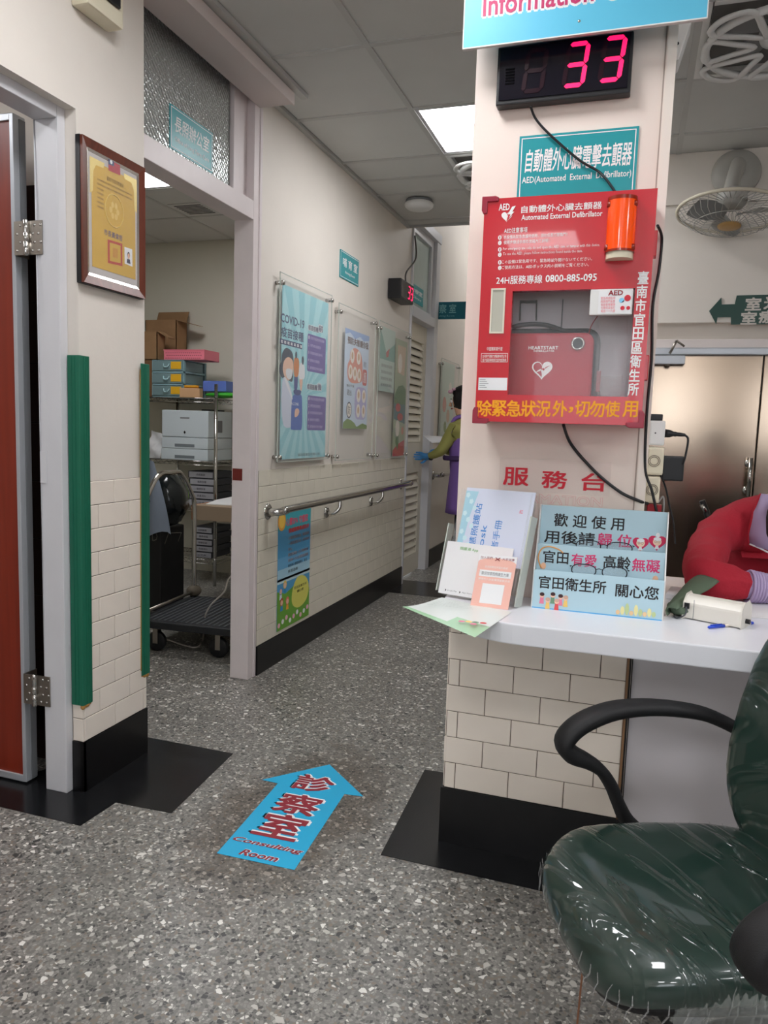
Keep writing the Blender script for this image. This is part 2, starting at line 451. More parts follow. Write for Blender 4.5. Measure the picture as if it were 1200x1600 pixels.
# ================================================================== the setting
CZ = 2.69            # ceiling height
XW = -1.683          # corridor wall / door frame plane
XP = -1.645          # face of the wall by the near door and of its pier
YC = 2.09            # face of the square column
CX0, CX1 = -0.468, 0.032
def S(name, mb, mt, parent=None, **kw):
    o = mb.build(name, mt, parent, **kw)
    return struct(o) if parent is None else o

floor = S('floor', MB().box(-5, 4.4, -3.6, 9.8, -0.06, 0), M['terrazzo'])
# black stone inlays round the wall feet
for pts in ([(-2.6, 1.76), (-1.507, 1.76), (-1.5, 1.915), (-1.299, 1.924), (-1.339, 2.376), (-1.72, 2.378), (-1.9, 1.95), (-2.6, 1.95)],
            [(-0.615, 1.946), (0.9, 1.93), (0.9, 2.2), (-0.468, 2.2), (-0.468, 2.53), (-0.641, 2.52)],
            [(-1.78, 5.27), (-0.35, 5.27), (-0.35, 5.78), (-1.78, 5.76)]):
    MB().prism(FZ(0), pts, 0.0002, 0.0016).build('black_stone_inlay', M['blackfloor'], floor)
MB().box(-0.036, -0.032, -2.0, 1.93, 0.0002, 0.0014).build('brass_divider_strip', mat('worn_brass', (140, 96, 70), 0.5, metal=0.4), floor)

def wallbox(name, x0, x1, y0, y1, z0, z1, mt=None):
    return S(name, MB().box(x0, x1, y0, y1, z0, z1), mt or M['wall'])
w_left = S('wall_left', MB().box(-1.766, XP, -3.6, 0.95, 0, 2.95).box(-1.766, XP, 0.95, 1.94, 2.135, 2.95).box(-1.766, XP, 1.94, 2.27, 0, 2.95), M['wall'])
w_corr = S('wall_corridor', MB().box(-1.80, XW, 3.165, 5.59, 0, 3.5).box(-1.80, XW, 6.41, 9.7, 0, 3.5).box(-1.80, XW, 5.59, 6.41, 2.86, 3.5).box(-1.80, XW, 2.27, 3.165, 2.76, 2.95), M['wall'])
wallbox('wall_end', -1.8, -0.35, 9.6, 9.7, 0, 3.5)
wallbox('wall_corridor_front', -1.683, -0.35, 5.36, 5.44, 2.93, 3.5)
wallbox('wall_corridor_right', -0.41, -0.35, 4.42, 9.6, 0, 3.5)
w_rear = wallbox('wall_rear', -0.35, 4.3, 4.42, 4.52, 0, 2.95)
wallbox('wall_right', 4.2, 4.3, -3.6, 4.42, 0, 2.95)
wb = S('wall_back', MB().box(-1.8, 4.3, -3.6, -3.5, 0, 1.15).box(-1.8, 4.3, -3.6, -3.5, 2.2, 2.95).box(-1.8, -1.0, -3.6, -3.5, 1.15, 2.2).box(0.9, 1.6, -3.6, -3.5, 1.15, 2.2).box(3.4, 4.3, -3.6, -3.5, 1.15, 2.2), M['wall'])
for i, (a, b) in enumerate(((-1.0, 0.9), (1.6, 3.4))):
    w = S('window_%d' % (i + 1), MB().box(a, b, -3.58, -3.52, 1.15, 1.19).box(a, b, -3.58, -3.52, 2.16, 2.2).box(a, a + .04, -3.58, -3.52, .99, 2.16).box(b - .04, b, -3.58, -3.52, .99, 2.16).box((a + b) / 2 - .02, (a + b) / 2 + .02, -3.58, -3.52, .99, 2.16), M['alu'])
    MB().box(a + .04, b - .04, -3.555, -3.55, 1.19, 2.16).build('pane', M['glass'], w)
# washroom behind the near door: cream above, dark brown tiles below
S('wall_washroom', MB().box(-3.6, -1.766, 2.10, 2.20, 0, 2.6).box(-3.7, -3.6, -0.5, 2.2, 0, 2.6).box(-3.6, -1.8, -0.6, -0.5, 0, 2.6), M['wall'])
brown = mat('dark_brown_tile', (52, 36, 32), 0.35, noise=0.2)
wt = S('trim_washroom_tiles', MB().box(-3.6, -1.766, 2.085, 2.10, 0, 1.98), mat('dark_joint', (26, 20, 20), 0.8))
tm = MB().box(-0.148, 0.148, -0.006, 0, -0.098, 0.098).build('tile', brown, wt, bevel=0.002)
tm.location = (-1.95, 2.085, 0.1); tm.matrix_parent_inverse = Matrix.Identity(4)
for i in range(3):
    for j in range(10):
        if i or j:
            t = link('tile', tm.data, wt); t.location = (-1.95 - .3 * i, 2.085, .1 + .2 * j - .02 * 0)
            if j == 9: t.location.z = 1.88
struct(MB().box(-5, -1.8, -3.7, 5.7, 2.96, 3.02).box(-1.8, 4.4, -3.7, 5.36, 2.96, 3.02).build('light_blocking_slab', M['ceil']))  # unseen slab, added to stop sky light leaking in above the ceilings
S('ceiling_washroom', MB().box(-3.7, -1.766, -0.6, 2.2, 2.6, 2.66), M['ceil'])
# office behind the open doorway
S('wall_office', MB().box(-5, -1.8, 5.36, 5.46, 0, 2.95).box(-5, -4.9, 2.2, 5.36, 0, 2.95).box(-4.9, -1.8, 2.2, 2.27, 0, 2.95), mat('office_wall_paint', (214, 210, 196), 0.6, noise=0.02, nscale=3))
S('trim_reflection_panel', MB().box(-1.6, 4.2, -3.5, -3.44, 0, 1.12), mat('dark_reflection_panel', (58, 40, 34), .45))  # unseen dark panel, added for the steel doors to mirror below the windows
oc = S('ceiling_office', MB().box(-4.9, -1.8, 2.27, 5.36, 2.66, 2.68), mat('plenum_dark', (40, 40, 42), 0.9))
CO = 2.64
ox = [-4.9, -4.265, -3.665, -3.065, -2.465, -1.8]; oy = [2.27, 2.93, 3.53, 4.13, 4.73, 5.36]
for i in range(5):
    for j in range(5):
        if i == 3 and j == 2: continue
        MB().box(ox[i] + .012, ox[i + 1] - .012, oy[j] + .012, oy[j + 1] - .012, CO, CO + .015).build('ceiling_panel', M['ceil'], oc)
g = MB()
for x in ox[1:-1]: g.box(x - .012, x + .012, 2.27, 5.36, CO - .003, CO + .018)
for y in oy[1:-1]: g.box(-4.9, -1.8, y - .012, y + .012, CO - .003, CO + .018)
g.build('grid_bar', M['tbar'], oc)

# ---- main suspended ceiling: panels between bars
ceil = S('ceiling', MB().box(-1.8, 4.3, -3.6, 5.44, CZ + .03, CZ + .26).box(-1.8, -0.35, 5.44, 9.7, 3.46, 3.52), mat('ceiling_void', (190, 188, 182), 0.9))
XS = [XW + .02] + [-1.083 + .6 * i for i in range(9)] + [4.2]
YS = [-3.5 + .0] + [-3.1 + .6 * i for i in range(13)] + [4.42]
YS = sorted(set([round(v, 3) for v in YS]))
LED_CELLS = [(0, None)]
def cell(x, y):
    i = max(k for k in range(len(XS) - 1) if XS[k] <= x + 1e-4); j = max(k for k in range(len(YS) - 1) if YS[k] <= y + 1e-4)
    return i, j
lights = [(-0.8, 3.8), (-0.8, 1.4), (0.4, -0.4), (-0.8, -2.2), (0.4, -2.8), (1.6, 1.4), (2.8, -0.4)]
fans = [(-0.8, 4.3), (0.4, 3.2)]
Lc = [cell(*p) for p in lights]; Fc = [cell(*p) for p in fans]
YC2 = YS[:-1] + [4.7, 5.3, 5.43]        # the corridor strip runs on past the rear wall
panel_cache = {}
def panel(x0, x1, y0, y1):
    key = (round(x1 - x0, 3), round(y1 - y0, 3))
    if key not in panel_cache:
        a, b = (x1 - x0) / 2 - .012, (y1 - y0) / 2 - .012
        mb = MB().box(-a, a, -b, b, 0, .016); me = bpy.data.meshes.new('ceiling_panel'); me.from_pydata(mb.v, [], mb.f); me.materials.append(M['ceil'])
        panel_cache[key] = me
    o = link('ceiling_panel', panel_cache[key], ceil); o.location = ((x0 + x1) / 2, (y0 + y1) / 2, CZ + .002)
for i in range(len(XS) - 1):
    ys = YC2 if XS[i] < -0.5 else YS
    for j in range(len(ys) - 1):
        if (i, j) in Lc or (i, j) in Fc: continue
        panel(XS[i], XS[i + 1], ys[j], ys[j + 1])
g = MB()
for x in XS[1:-1]: g.box(x - .013, x + .013, -3.5, 5.43 if x < -1 else 4.42, CZ - .004, CZ + .02)
for y in YS[1:-1]: g.box(XW, 4.2, y - .013, y + .013, CZ - .003, CZ + .02)
for y in (4.42, 4.7, 5.3): g.box(XW, -0.4, y - .013, y + .013, CZ - .003, CZ + .02)
g.box(XW, XW + .025, 3.16, 5.43, CZ - .012, CZ + .02).box(XW, -.35, 5.43, 5.45, CZ - .012, CZ + .26)
g.box(-.35, 4.2, 4.40, 4.42, CZ - .01, CZ + .01)
g.build('grid_bar', M['tbar'], ceil)

def led(x, y, z=CZ, w=.6, label=None, group=None):
    x0, x1, y0, y1 = x - w / 2, x + w / 2, y - w / 2, y + w / 2
    if z == CZ:
        i, j = cell(x, y); x0, x1, y0 = XS[i], XS[i + 1], YS[j]; y1 = y0 + .6
    t = thing('ceiling_light', ((x0 + x1) / 2, (y0 + y1) / 2, z), label, 'ceiling light', group)
    e = .016
    fr = MB()
    for a in ((x0 + .012, x0 + .03, y0 + .012, y1 - .012), (x1 - .03, x1 - .012, y0 + .012, y1 - .012), (x0 + .03, x1 - .03, y0 + .012, y0 + .03), (x0 + .03, x1 - .03, y1 - .03, y1 - .012)):
        fr.box(a[0], a[1], a[2], a[3], z + .0, z + .014)
    fr.build('light_frame', M['frame'], t)
    MB().box(x0 + .03, x1 - .03, y0 + .03, y1 - .03, z + .003, z + .012).build('diffuser', M['led'], t)
    return t
for k, (x, y) in enumerate(lights):
    if k == 0: led(x, y, label='bright square ceiling light panel to the left of the column top')
    else: led(x, y, label='square ceiling light panel over the waiting area out of frame', group='ceiling lights over the waiting area')
led(-2.765, 3.83, z=CO, w=.59, label='square ceiling light panel glimpsed through the office doorway')

def circ_fan(x, y, label, drop=.03):
    i, j = cell(x, y); x0, x1, y0, y1 = XS[i], XS[i + 1], YS[j], YS[j] + .6
    cx, cy = (x0 + x1) / 2, (y0 + y1) / 2
    t = thing('ceiling_circulation_fan', (cx, cy, CZ), label, 'ceiling fan')
    F = Frame((cx, cy, CZ), (1, 0, 0), (0, -1, 0))       # faces down
    MB().fbox(F, -.285, .285, -.285, .285, -.028, -.02).build('housing_back', mat('fan_dark_cavity', (120, 118, 116), 0.7), t)
    rim = MB()
    for a in ((-.288, -.262, -.288, .288), (.262, .288, -.288, .288), (-.262, .262, -.288, -.262), (-.262, .262, .262, .288)):
        rim.fbox(F, a[0], a[1], a[2], a[3], -.02, .006)
    rim.build('rim', M['white'], t, bevel=.004)
    pts = [F.P(.262 * math.cos(a), .262 * math.sin(a), drop) for a in [2 * math.pi * k / 40 for k in range(40)]]
    MB().sweep(pts, .014, 8, closed=True).build('grille_ring', M['white'], t)
    # eight leaf-shaped openings, the corner ones larger
    for q in range(8):
        a0 = q * math.pi / 4
        def ro(a): return min(.27 / max(abs(math.cos(a)), .01), .27 / max(abs(math.sin(a)), .01), .325)
        rd_ = math.radians
        loop = [(.098, a0), (.165, a0 - rd_(13)), (ro(a0 - rd_(16)) * .93, a0 - rd_(17)), (ro(a0) * .98, a0), (ro(a0 + rd_(16)) * .93, a0 + rd_(17)), (.165, a0 + rd_(13))]
        lp = spline([F.P(r * math.cos(a), r * math.sin(a), drop + .006) for r, a in loop], 5, closed=True)
        MB().sweep(lp, [(.0135, .008)] * len(lp), 8, up=tuple(F.n), closed=True).build('leaf_opening', M['white'], t)
    for q in range(0):
        a0 = q * math.pi / 4 + .2
        p = [F.P(r * math.cos(a0 + tw), r * math.sin(a0 + tw), drop) for r, tw in ((.075, 0), (.13, .14), (.19, .2), (.26, .18))]
        MB().sweep(spline(p, 4), [(.022 - .0008 * i_, .008) for i_ in range(13)], 8, up=(0, 0, 1)).build('spoke', M['white'], t)
    MB().lathe(F.P(0, 0, -.01), F.n, [(.0, .04), (.05, .04), (.078, .03), (.085, .01), (.085, 0)], 28).build('motor_cover', M['white'], t)
    MB().lathe(F.P(0, 0, .03), F.n, [(.0, .004), (.03, .004), (.034, 0)], 20).build('centre_cap', M['offwhite'], t)
    for q in range(5):
        a0 = q * 2 * math.pi / 5
        vs = []
        for r, w, tw in ((.08, .03, 0), (.16, .05, .2), (.235, .055, .45)):
            for sgn in (-1, 1):
                a = a0 + tw + sgn * w / r
                vs.append(F.P(r * math.cos(a), r * math.sin(a), -.012 + .006 * sgn))
        MB().add(vs, [(0, 1, 3, 2), (2, 3, 5, 4)], True).build('blade', mat('fan_blade_grey', (150, 150, 150), .5), t, recalc=False)
    return t
def added_lamp(x, y, z, label):
    t = thing('ceiling_light', (x, y, z), label, 'ceiling light')
    MB().box(x - .1, x + .1, y - .6, y + .6, z - .03, z).build('light_frame', M['frame'], t)
    MB().box(x - .08, x + .08, y - .58, y + .58, z - .045, z - .03).build('diffuser', M['led'], t)
added_lamp(-1.0, 7.6, 3.46, 'added long ceiling lamp brightening the far corridor, hidden behind the column')  # added out of view to brighten the far corridor
added_lamp(-2.7, 1.0, 2.6, 'added unseen lamp brightening the washroom behind the open red-brown door')  # added out of view to light the washroom and the door edge
circ_fan(-0.8, 4.3, 'white square ceiling circulation fan next to the bright light panel')
circ_fan(0.4, 3.2, 'white square ceiling circulation fan in the upper right corner')

# ---- tiles
TW, TH = .156, .0772
tile_cache = {}
def tiles(parent, F, u0, u1, v0, rows, th, shift, mt, proud=.007, gap=.0022, stagger=True):
    for r in range(rows):
        off = shift + (TW / 2 if (stagger and r % 2) else 0)
        u = u0 - ((u0 - off) % TW)
        while u < u1 - 1e-4:
            a, b = max(u, u0), min(u + TW, u1)
            if b - a > .008:
                w = b - a
                key = (round(w, 4), round(th, 4), mt.name, tuple(round(x, 2) for x in F.n), proud)
                if key not in tile_cache:
                    G = Frame((0, 0, 0), F.u, F.v)
                    mb = MB(); hw, hh = w / 2 - gap / 2, th / 2 - gap / 2
                    mb.prism(G, rect(G, -hw, hw, -hh, hh), -.001, proud - .0012)
                    b0 = .0014
                    k = len(mb.v)
                    vs = [G.P(x, y, proud - .0012) for x, y in rect(G, -hw, hw, -hh, hh)] + [G.P(x, y, proud) for x, y in rect(G, -hw + b0, hw - b0, -hh + b0, hh - b0)]
                    mb.add(vs, [(4, 5, 6, 7), (0, 1, 5, 4), (1, 2, 6, 5), (2, 3, 7, 6), (3, 0, 4, 7)])
                    me = bpy.data.meshes.new('tile'); me.from_pydata(mb.v, [], mb.f); me.materials.append(mt); tile_cache[key] = me
                o = link('tile', tile_cache[key], parent)
                o.location = F.P((a + b) / 2, v0 + th * (r + .5), random.uniform(-.0004, .0004))
            u += TW
# backing plates in grout colour, then the tiles on them
def backing(parent, F, u0, u1, v0, v1, mt, t=.004): MB().fbox(F, u0, u1, v0, v1, -.002, t).build('grout', mt, parent)
PIER = FL(XP)
backing(w_left, PIER, 1.94, 2.27, .17, 1.02, M['grout'])
tiles(w_left, PIER.shift(0), 1.941, 2.269, .171, 11, TH, 2.094 - TW, M['tile'])
RET = Frame((0, 1.94, 0), (1, 0, 0), (0, 0, 1))
backing(w_left, RET, -1.68, XP + .004, .17, 1.02, M['grout'])
tiles(w_left, RET, -1.68, XP + .006, .171, 11, TH, -1.68, M['tile'], stagger=False)
tilec = mat('corridor_tile_glaze', (226, 220, 204), 0.25, noise=0.03, nscale=9)
CORR = FL(XW)
backing(w_corr, CORR, 3.19, 5.588, .145, 1.0, M['grout2'])
tiles(w_corr, CORR, 3.192, 5.586, .146, 11, .0777, 3.30, tilec)
def bboard(name, F, u0, u1, h, t=.012):
    return S(name, MB().fbox(F, u0, u1, 0, h, -.002, t), M['black'], bevel=.002)
S('baseboard_left', MB().fbox(PIER, 1.93, 2.27, 0, .170, -.002, .010).fbox(RET, -1.68, XP + .01, 0, .170, -.002, .010), M['black'])
bboard('baseboard_corridor', CORR, 3.19, 5.588, .145)
bboard('baseboard_corridor_far', CORR, 6.415, 9.6, .155)
bboard('baseboard_right', FR(-.41), -9.6, -4.42, .15)

# ---- square column
column = S('wall_column', MB().box(CX0, CX1, YC, 2.6, 0, CZ + .03), mat('column_paint', (232, 218, 208), 0.5, noise=0.03, nscale=3, bump=0.04, bscale=60))
FCOL = FC(YC)
MB().fbox(FCOL, CX1 - .022, CX1 - .0195, 1.0, CZ, 0, .003).fbox(FCOL, CX1 - .0195, CX1 + .003, 1.0, CZ, -.002, .006).build('corner_bead', mat('corner_bead_paint', (232, 222, 212), .45), column)
MB().fbox(FCOL, CX1 - .0255, CX1 - .022, 1.0, CZ, 0, .0008).build('bead_joint', mat('bead_joint_shade', (170, 156, 146), .8), column)
backing(column, FCOL, CX0, CX1 - .012, .17, .71, M['grout'])
tiles(column, FCOL, CX0 - .002, CX1 - .012, .170, 7, .0782, -.438, M['tile'])
LC = FR(CX0)
backing(column, LC, -2.6, -2.09, .17, .71, M['grout'])
tiles(column, LC, -2.6, -2.085, .170, 7, .0782, -2.09, M['tile'])
S('baseboard_column', MB().box(CX0 - .010, CX1, YC - .012, YC, 0, .170).box(CX0 - .010, CX0, YC, 2.6, 0, .170), M['black'])
MB().fbox(FCOL, CX1 - .012, CX1 - .006, .17, .71, 0, .010).build('wood_edge_strip', mat('thin_wood_strip', (140, 106, 76), .6), column)
MB().fbox(FCOL, CX1 - .006, CX1 - .001, .05, .71, 0, .009).build('dark_edge_strip', M['blackp'], column)

# ---- near doorway: white steel frame, open door leaf, two hinges
d1 = S('door_1', MB().box(-1.767, XW, 1.905, 1.939, 0, 2.150).box(-1.767, XW, 0.96, 0.99, 0, 2.15).box(-1.767, XW, .99, 1.905, 2.10, 2.150), M['frame'], bevel=.004)
leaf = MB(); leaf.box(-2.70, -1.862, 1.912, 1.950, .02, 2.11)
lf = leaf.build('door_leaf', M['redwood'], d1)
ed = MB()
ed.box(-1.862, -1.848, 1.906, 1.954, .008, 2.130).box(-2.70, -1.862, 1.906, 1.954, .008, .030).box(-2.70, -1.862, 1.906, 1.954, 2.11, 2.130)
ed.build('aluminium_edging', M['alu'], lf, bevel=.002)
ed2 = MB().box(-1.848, -1.845, 1.928, 1.952, .012, 2.12).build('edge_groove_strip', mat('grey_rubber_seal', (120, 122, 126), .6), lf)
for z in (1.76, .335):
    hg = MB()
    hg.box(-1.845, -1.842, 1.905, 1.955, z - .05, z + .05)
    hg.box(-1.792, -1.742, 1.9015, 1.905, z - .05, z + .05)
    hg.box(-1.845, -1.800, 1.8985, 1.902, z - .05, z + .05)
    ho = hg.build('hinge', M['steel'], d1)
    b = MB().lathe((-1.797, 1.895, z - .055), (0, 0, 1), [(0, 0), (.006, .001), (.0085, .006), (.0085, .04), (.0075, .041), (.0075, .043), (.0085, .044), (.0085, .066), (.0075, .067), (.0085, .07), (.0085, .104), (.006, .109), (0, .11)], 12)
    b.build('hinge_barrel', M['chrome'], ho)
    sc = MB()
    for dx in (-1.778, -1.756):
        for k in range(4): sc.lathe((dx + .008 * (k % 2), 1.9015, z - .038 + .025 * k), (0, -1, 0), [(.0045, 0), (.004, .001), (0, .0014)], 8)
    for k in range(4): sc.lathe((-1.834 + .012 * (k % 2), 1.8985, z - .038 + .025 * k), (0, -1, 0), [(.0045, 0), (.004, .001), (0, .0014)], 8)
    sc.build('screw', M['chrome'], ho)
F1 = FC(1.905)
a = F1.px(66, 705)
MB().fbox(F1, -1.7665, -1.744, a[1] - .1, a[1] - .0, -.001, .0012).build('painted_hinge_plate', M['frame'], d1)

# ---- office doorway with figured-glass transom
d2 = MB()
d2.box(-1.78, XW, 2.272, 2.312, 0, 2.75)
d2.box(-1.78, XW, 3.118, 3.17, 0, 2.75)
d2.box(-1.78, XW, 2.312, 3.118, 2.127, 2.209)
d2.box(-1.78, XW, 2.312, 3.118, 2.69, 2.75)
d2.box(-1.745, -1.72, 3.045, 3.118, 2.209, 2.69)
d2.box(-1.745, -1.71, 2.985, 3.03, 2.209, 2.69)
d2.box(XW - .004, XW + .006, 3.165, 3.186, 0, 2.62)
door2 = S('door_2', d2, mat('pinkish_white_frame_paint', (222, 212, 212), 0.4, noise=0.04, nscale=10), bevel=.003)
MB().box(-1.738, -1.730, 2.312, 3.0, 2.209, 2.69).build('pane', M['figglass'], door2)
MB().box(-1.775, -1.725, 3.1155, 3.118, .955, 1.01).build('strike_plate', mat('dark_red_strike_plate', (110, 32, 26), .5), door2)
# ceiling track / boxed beam over the doorway
S('trim_1', MB().box(XW, -1.523, -3.5, 3.165, 2.62, CZ).box(-1.523, -1.515, -3.5, 3.165, 2.615, 2.665), mat('pinkish_beam_paint', (218, 206, 202), .5))
S('trim_2', MB().box(-1.523, -1.49, -3.5, 3.25, 2.672, CZ), M['tbar'])

# ---- louvred door at the far end of the corridor, frame and transom window
LX = -1.735
d3 = MB()
for a in ((5.592, 5.625, 0, 2.84), (6.29, 6.405, 0, 2.84)): d3.box(-1.80, XW + .012, a[0], a[1], a[2], a[3])
d3.box(-1.80, XW + .02, 5.625, 6.29, 2.075, 2.15).box(-1.80, XW + .02, 5.60, 6.40, 2.78, 2.85)
d3.box(-1.75, -1.70, 5.625, 5.68, 2.15, 2.78).box(-1.75, -1.70, 6.22, 6.29, 2.15, 2.78).box(-1.75, -1.70, 5.68, 6.22, 2.72, 2.78).box(-1.75, -1.70, 5.68, 6.22, 2.15, 2.18)
door3 = S('door_3', d3, M['frame'], bevel=.003)
MB().box(-1.728, -1.722, 5.68, 6.22, 2.18, 2.72).build('pane', mat('frosted_transom_glass', (190, 205, 200), .25, noise=.05), door3)
lfm = mat('cream_louvre_paint', (224, 218, 202), .45)
lv = MB()
FLV = FL(LX)
lv.box(LX - .03, LX, 5.627, 5.69, .01, 2.07).box(LX - .03, LX, 6.20, 6.288, .01, 2.07).box(LX - .03, LX, 5.69, 6.20, .01, .16).box(LX - .03, LX, 5.69, 6.20, .86, 1.11).box(LX - .03, LX, 5.69, 6.20, 1.93, 2.07)
lo = lv.build('louvre_door_leaf', lfm, door3, bevel=.002)
for z0, z1, n in ((.16, .86, 11), (1.11, 1.93, 14)):
    for k in range(n):
        z = z0 + (z1 - z0) * (k + .5) / n; h = (z1 - z0) / n
        MB().hexa([(LX - .004, 5.69, z - h * .48), (LX - .026, 5.69, z + h * .40), (LX - .026, 6.20, z + h * .40), (LX - .004, 6.20, z - h * .48),
                   (LX + .000, 5.69, z - h * .42), (LX - .022, 5.69, z + h * .46), (LX - .022, 6.20, z + h * .46), (LX + .000, 6.20, z - h * .42)]).build('slat', lfm, lo)
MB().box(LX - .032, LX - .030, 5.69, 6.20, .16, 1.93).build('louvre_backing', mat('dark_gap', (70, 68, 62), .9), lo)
MB().sweep([(LX, 6.245, .99), (LX + .045, 6.245, .99), (LX + .05, 6.16, .99)], .010, 8).lathe((LX, 6.245, .99), (1, 0, 0), [(0, .008), (.026, .008), (.028, 0)], 16).build('door_handle', M['chrome'], lo)

# ---- rear wall of the right-hand room: steel doors, header
RY = 4.36
FRW = FC(RY)
hd = FRW.px(1100, 530)[1]; hd2 = FRW.px(1100, 543)[1]; hd3 = FRW.px(1100, 552)[1]
steel = mat('brushed_stainless_sheet', (178, 160, 142), 0.17, metal=1.0, noise=.05, nscale=5)
door4 = S('door_4', MB().box(-.34, 3.2, RY, 4.42, hd2 - .02, hd).box(-.34, -.28, RY, 4.42, 0, hd2).box(3.14, 3.2, RY, 4.42, 0, hd2), mat('white_header_paint', (224, 214, 210), .4), bevel=.004)
MB().box(-.34, 3.2, RY - .035, RY, hd3 - .012, hd2 - .004).build('sliding_rail', M['alu'], door4, bevel=.006)
sx = FRW.px(1181, 700)[0]
for a, b in ((-.28, sx), (sx + .006, sx + .9), (sx + .906, sx + 1.8)):
    MB().box(a, b, RY + .008, RY + .05, .03, hd2 - .02).build('steel_panel', steel, door4, bevel=.003)
for x, y0, y1 in ((1171, 718, 772),):
    a = FRW.px(x, y0); b = FRW.px(x, y1); xx = a[0]
    t = MB().sweep([(xx, RY - .05, b[1] - .01), (xx, RY - .05, a[1] + .01)], .011, 10)
    for zz in (a[1] - .02, b[1] + .02): t.sweep([(xx, RY - .05, zz), (xx, RY + .012, zz)], .008, 8)
    t.build('door_pull', M['chrome'], door4)
    for zz in (a[1] - .02, b[1] + .02): MB().lathe((xx - .0, RY + .009, zz), (0, -1, 0), [(.022, 0), (.022, .006), (.012, .01), (0, .01)], 16).build('pull_rosette', M['chrome'], door4)
# door closer and lever
FQ = FC(RY - .06)
a = FQ.px(1020, 557); b = FQ.px(1070, 566)
MB().fbox(FQ, a[0] - .1, b[0], b[1] - .012, a[1] + .004, -.03, .02).build('closer_body', M['alu'], door4, bevel=.004)
j = FQ.px(1046, 553); k = FQ.px(1057, 533); l = FQ.px(1069, 541)
MB().sweep([FQ.P(j[0], j[1], .01), FQ.P(k[0], k[1], .02)], .007, 8).sweep([FQ.P(k[0], k[1], .02), FQ.P(l[0], l[1], .0)], .006, 8).build('closer_arm', M['steel'], door4)
a = FQ.px(1043, 570)
MB().lathe(FQ.P(a[0], a[1] + .012, .005), (0, 0, -1), [(.014, 0), (.015, .016), (.008, .022), (0, .022)], 12).build('closer_spindle', M['steel'], door4)
# beam line on the rear wall: the wall steps forward above this height
zb = FC(4.42).px(1130, 506)[1]
S('trim_3', MB().box(-.35, 4.2, 4.36, 4.42, zb, CZ), M['wall'])
zc = FC(4.36).px(1050, 318)[1]
S('trim_4', MB().box(-.35, 4.2, 4.345, 4.36, zc - .012, zc + .012), M['wall'])
# ================================================================== things on the column
COLr = FC(YC)
# --- service counter
cz0, cz1, cy0 = .7145, .765, 1.768
cx0, r = -.470, .25
pts = [(cx0 + r - r * math.sin(t), cy0 + r - r * math.cos(t)) for t in [math.pi / 2 * i / 14 for i in range(15)]]
outline = pts[::-1] + [(2.2, cy0), (2.2, 2.62), (CX1 + .014, 2.62), (CX1 + .014, YC - .008), (CX0 - .001, YC - .008)] 
outline = [(cx0, YC - .008)] + pts[::-1] + [(2.2, cy0), (2.2, 2.62), (CX1 + .016, 2.62), (CX1 + .016, YC - .008)]
counter = thing('service_counter', (.6, 2.2, 0), 'long white laminate counter wrapped round the square column', 'counter')
F0 = FZ(0)
MB().prism(F0, outline, cz0, cz1).build('countertop', M['laminate'], counter, bevel=.0035)
MB().box(CX1 + .003, 2.2, 2.10, 2.13, .0, cz0).build('front_panel', mat('pale_grey_panel', (206, 202, 206), .4), counter)
MB().box(CX1 + .0002, CX1 + .003, 2.094, 2.13, .0, cz0).build('black_edge_strip', M['blackp'], counter)
MB().box(2.17, 2.2, 2.13, 2.6, 0, cz0).build('side_panel', mat('pale_grey_panel', (206, 202, 206), .4), counter)

# --- red defibrillator cabinet
AY = 1.93
AF = FC(AY)
aed = thing('defibrillator_cabinet', (-.19, YC, 1.24), 'red wall cabinet on the column with window, beacon and yellow warning line', 'cabinet')
u0, vt = AF.px(757, 312); u1 = AF.px(1027, 293)[0]; vb = AF.px(742, 655)[1]
u0 = -.396; u1 = .012; vt = 1.797; vb = 1.246
wu0, wv1 = AF.px(801, 455); wu1, wv0 = AF.px(981, 620)
d = .012
body = MB()
for a in ((u0, u0 + d, vb, vt), (u1 - d, u1, vb, vt), (u0 + d, u1 - d, vb, vb + d), (u0 + d, u1 - d, vt - d, vt)):
    body.box(a[0], a[1], AY + .022, YC - .002, a[2], a[3])
body.box(u0 + d, u1 - d, YC - .014, YC - .002, vb + d, vt - d)
body.build('cabinet_body', M['red'], aed)
MB().box(u0 + d, u1 - d, YC - .017, YC - .014, vb + d, vt - d).box(u0 + d, u0 + d + .002, AY + .03, YC - .014, vb + d, vt - d).box(u1 - d - .002, u1 - d, AY + .03, YC - .014, vb + d, vt - d).build('inner_lining', mat('grey_cabinet_lining', (222, 214, 220), .5), aed)
MB().box(wu0 + .11, wu0 + .112, YC - .03, YC - .017, wv0, wv1).build('lining_seam', M['inkg'], aed)
door = MB()
for a in ((u0, wu0, vb, vt), (wu1, u1, vb, vt), (wu0, wu1, vb, wv0), (wu0, wu1, wv1, vt)):
    door.fbox(AF, a[0], a[1], a[2], a[3], -.020, 0)
cdoor = door.build('cabinet_door', M['red'], aed)
MB().fbox(AF, wu0 - .006, wu1 + .006, wv0 - .006, wv1 + .006, -.022, -.0205).build('window_pane', M['glass'], cdoor)
def lshape(cx, cy, su, sv, L=.042, w=.014):
    p = [(0, 0), (L * .8, 0), (L, -w * .3), (L, -w), (w, -w), (w, -L), (w * .3, -L), (0, -L * .8)]
    return [(cx + su * (x - .006), cy + sv * (y + .006)) for x, y in p]
for cx, cy, su, sv in ((u0, vt, 1, 1), (u0, vb, 1, -1), (u1, vb, -1, -1)):
    MB().prism(AF, lshape(cx, cy, su, sv), -.022, .004).build('corner_guard', M['redd'], cdoor, bevel=.002)
for zz in (1.675, 1.385):
    MB().box(u1 - .002, u1 + .007, AY + .01, AY + .04, zz - .03, zz + .03).build('hinge', M['red'], aed, bevel=.002)
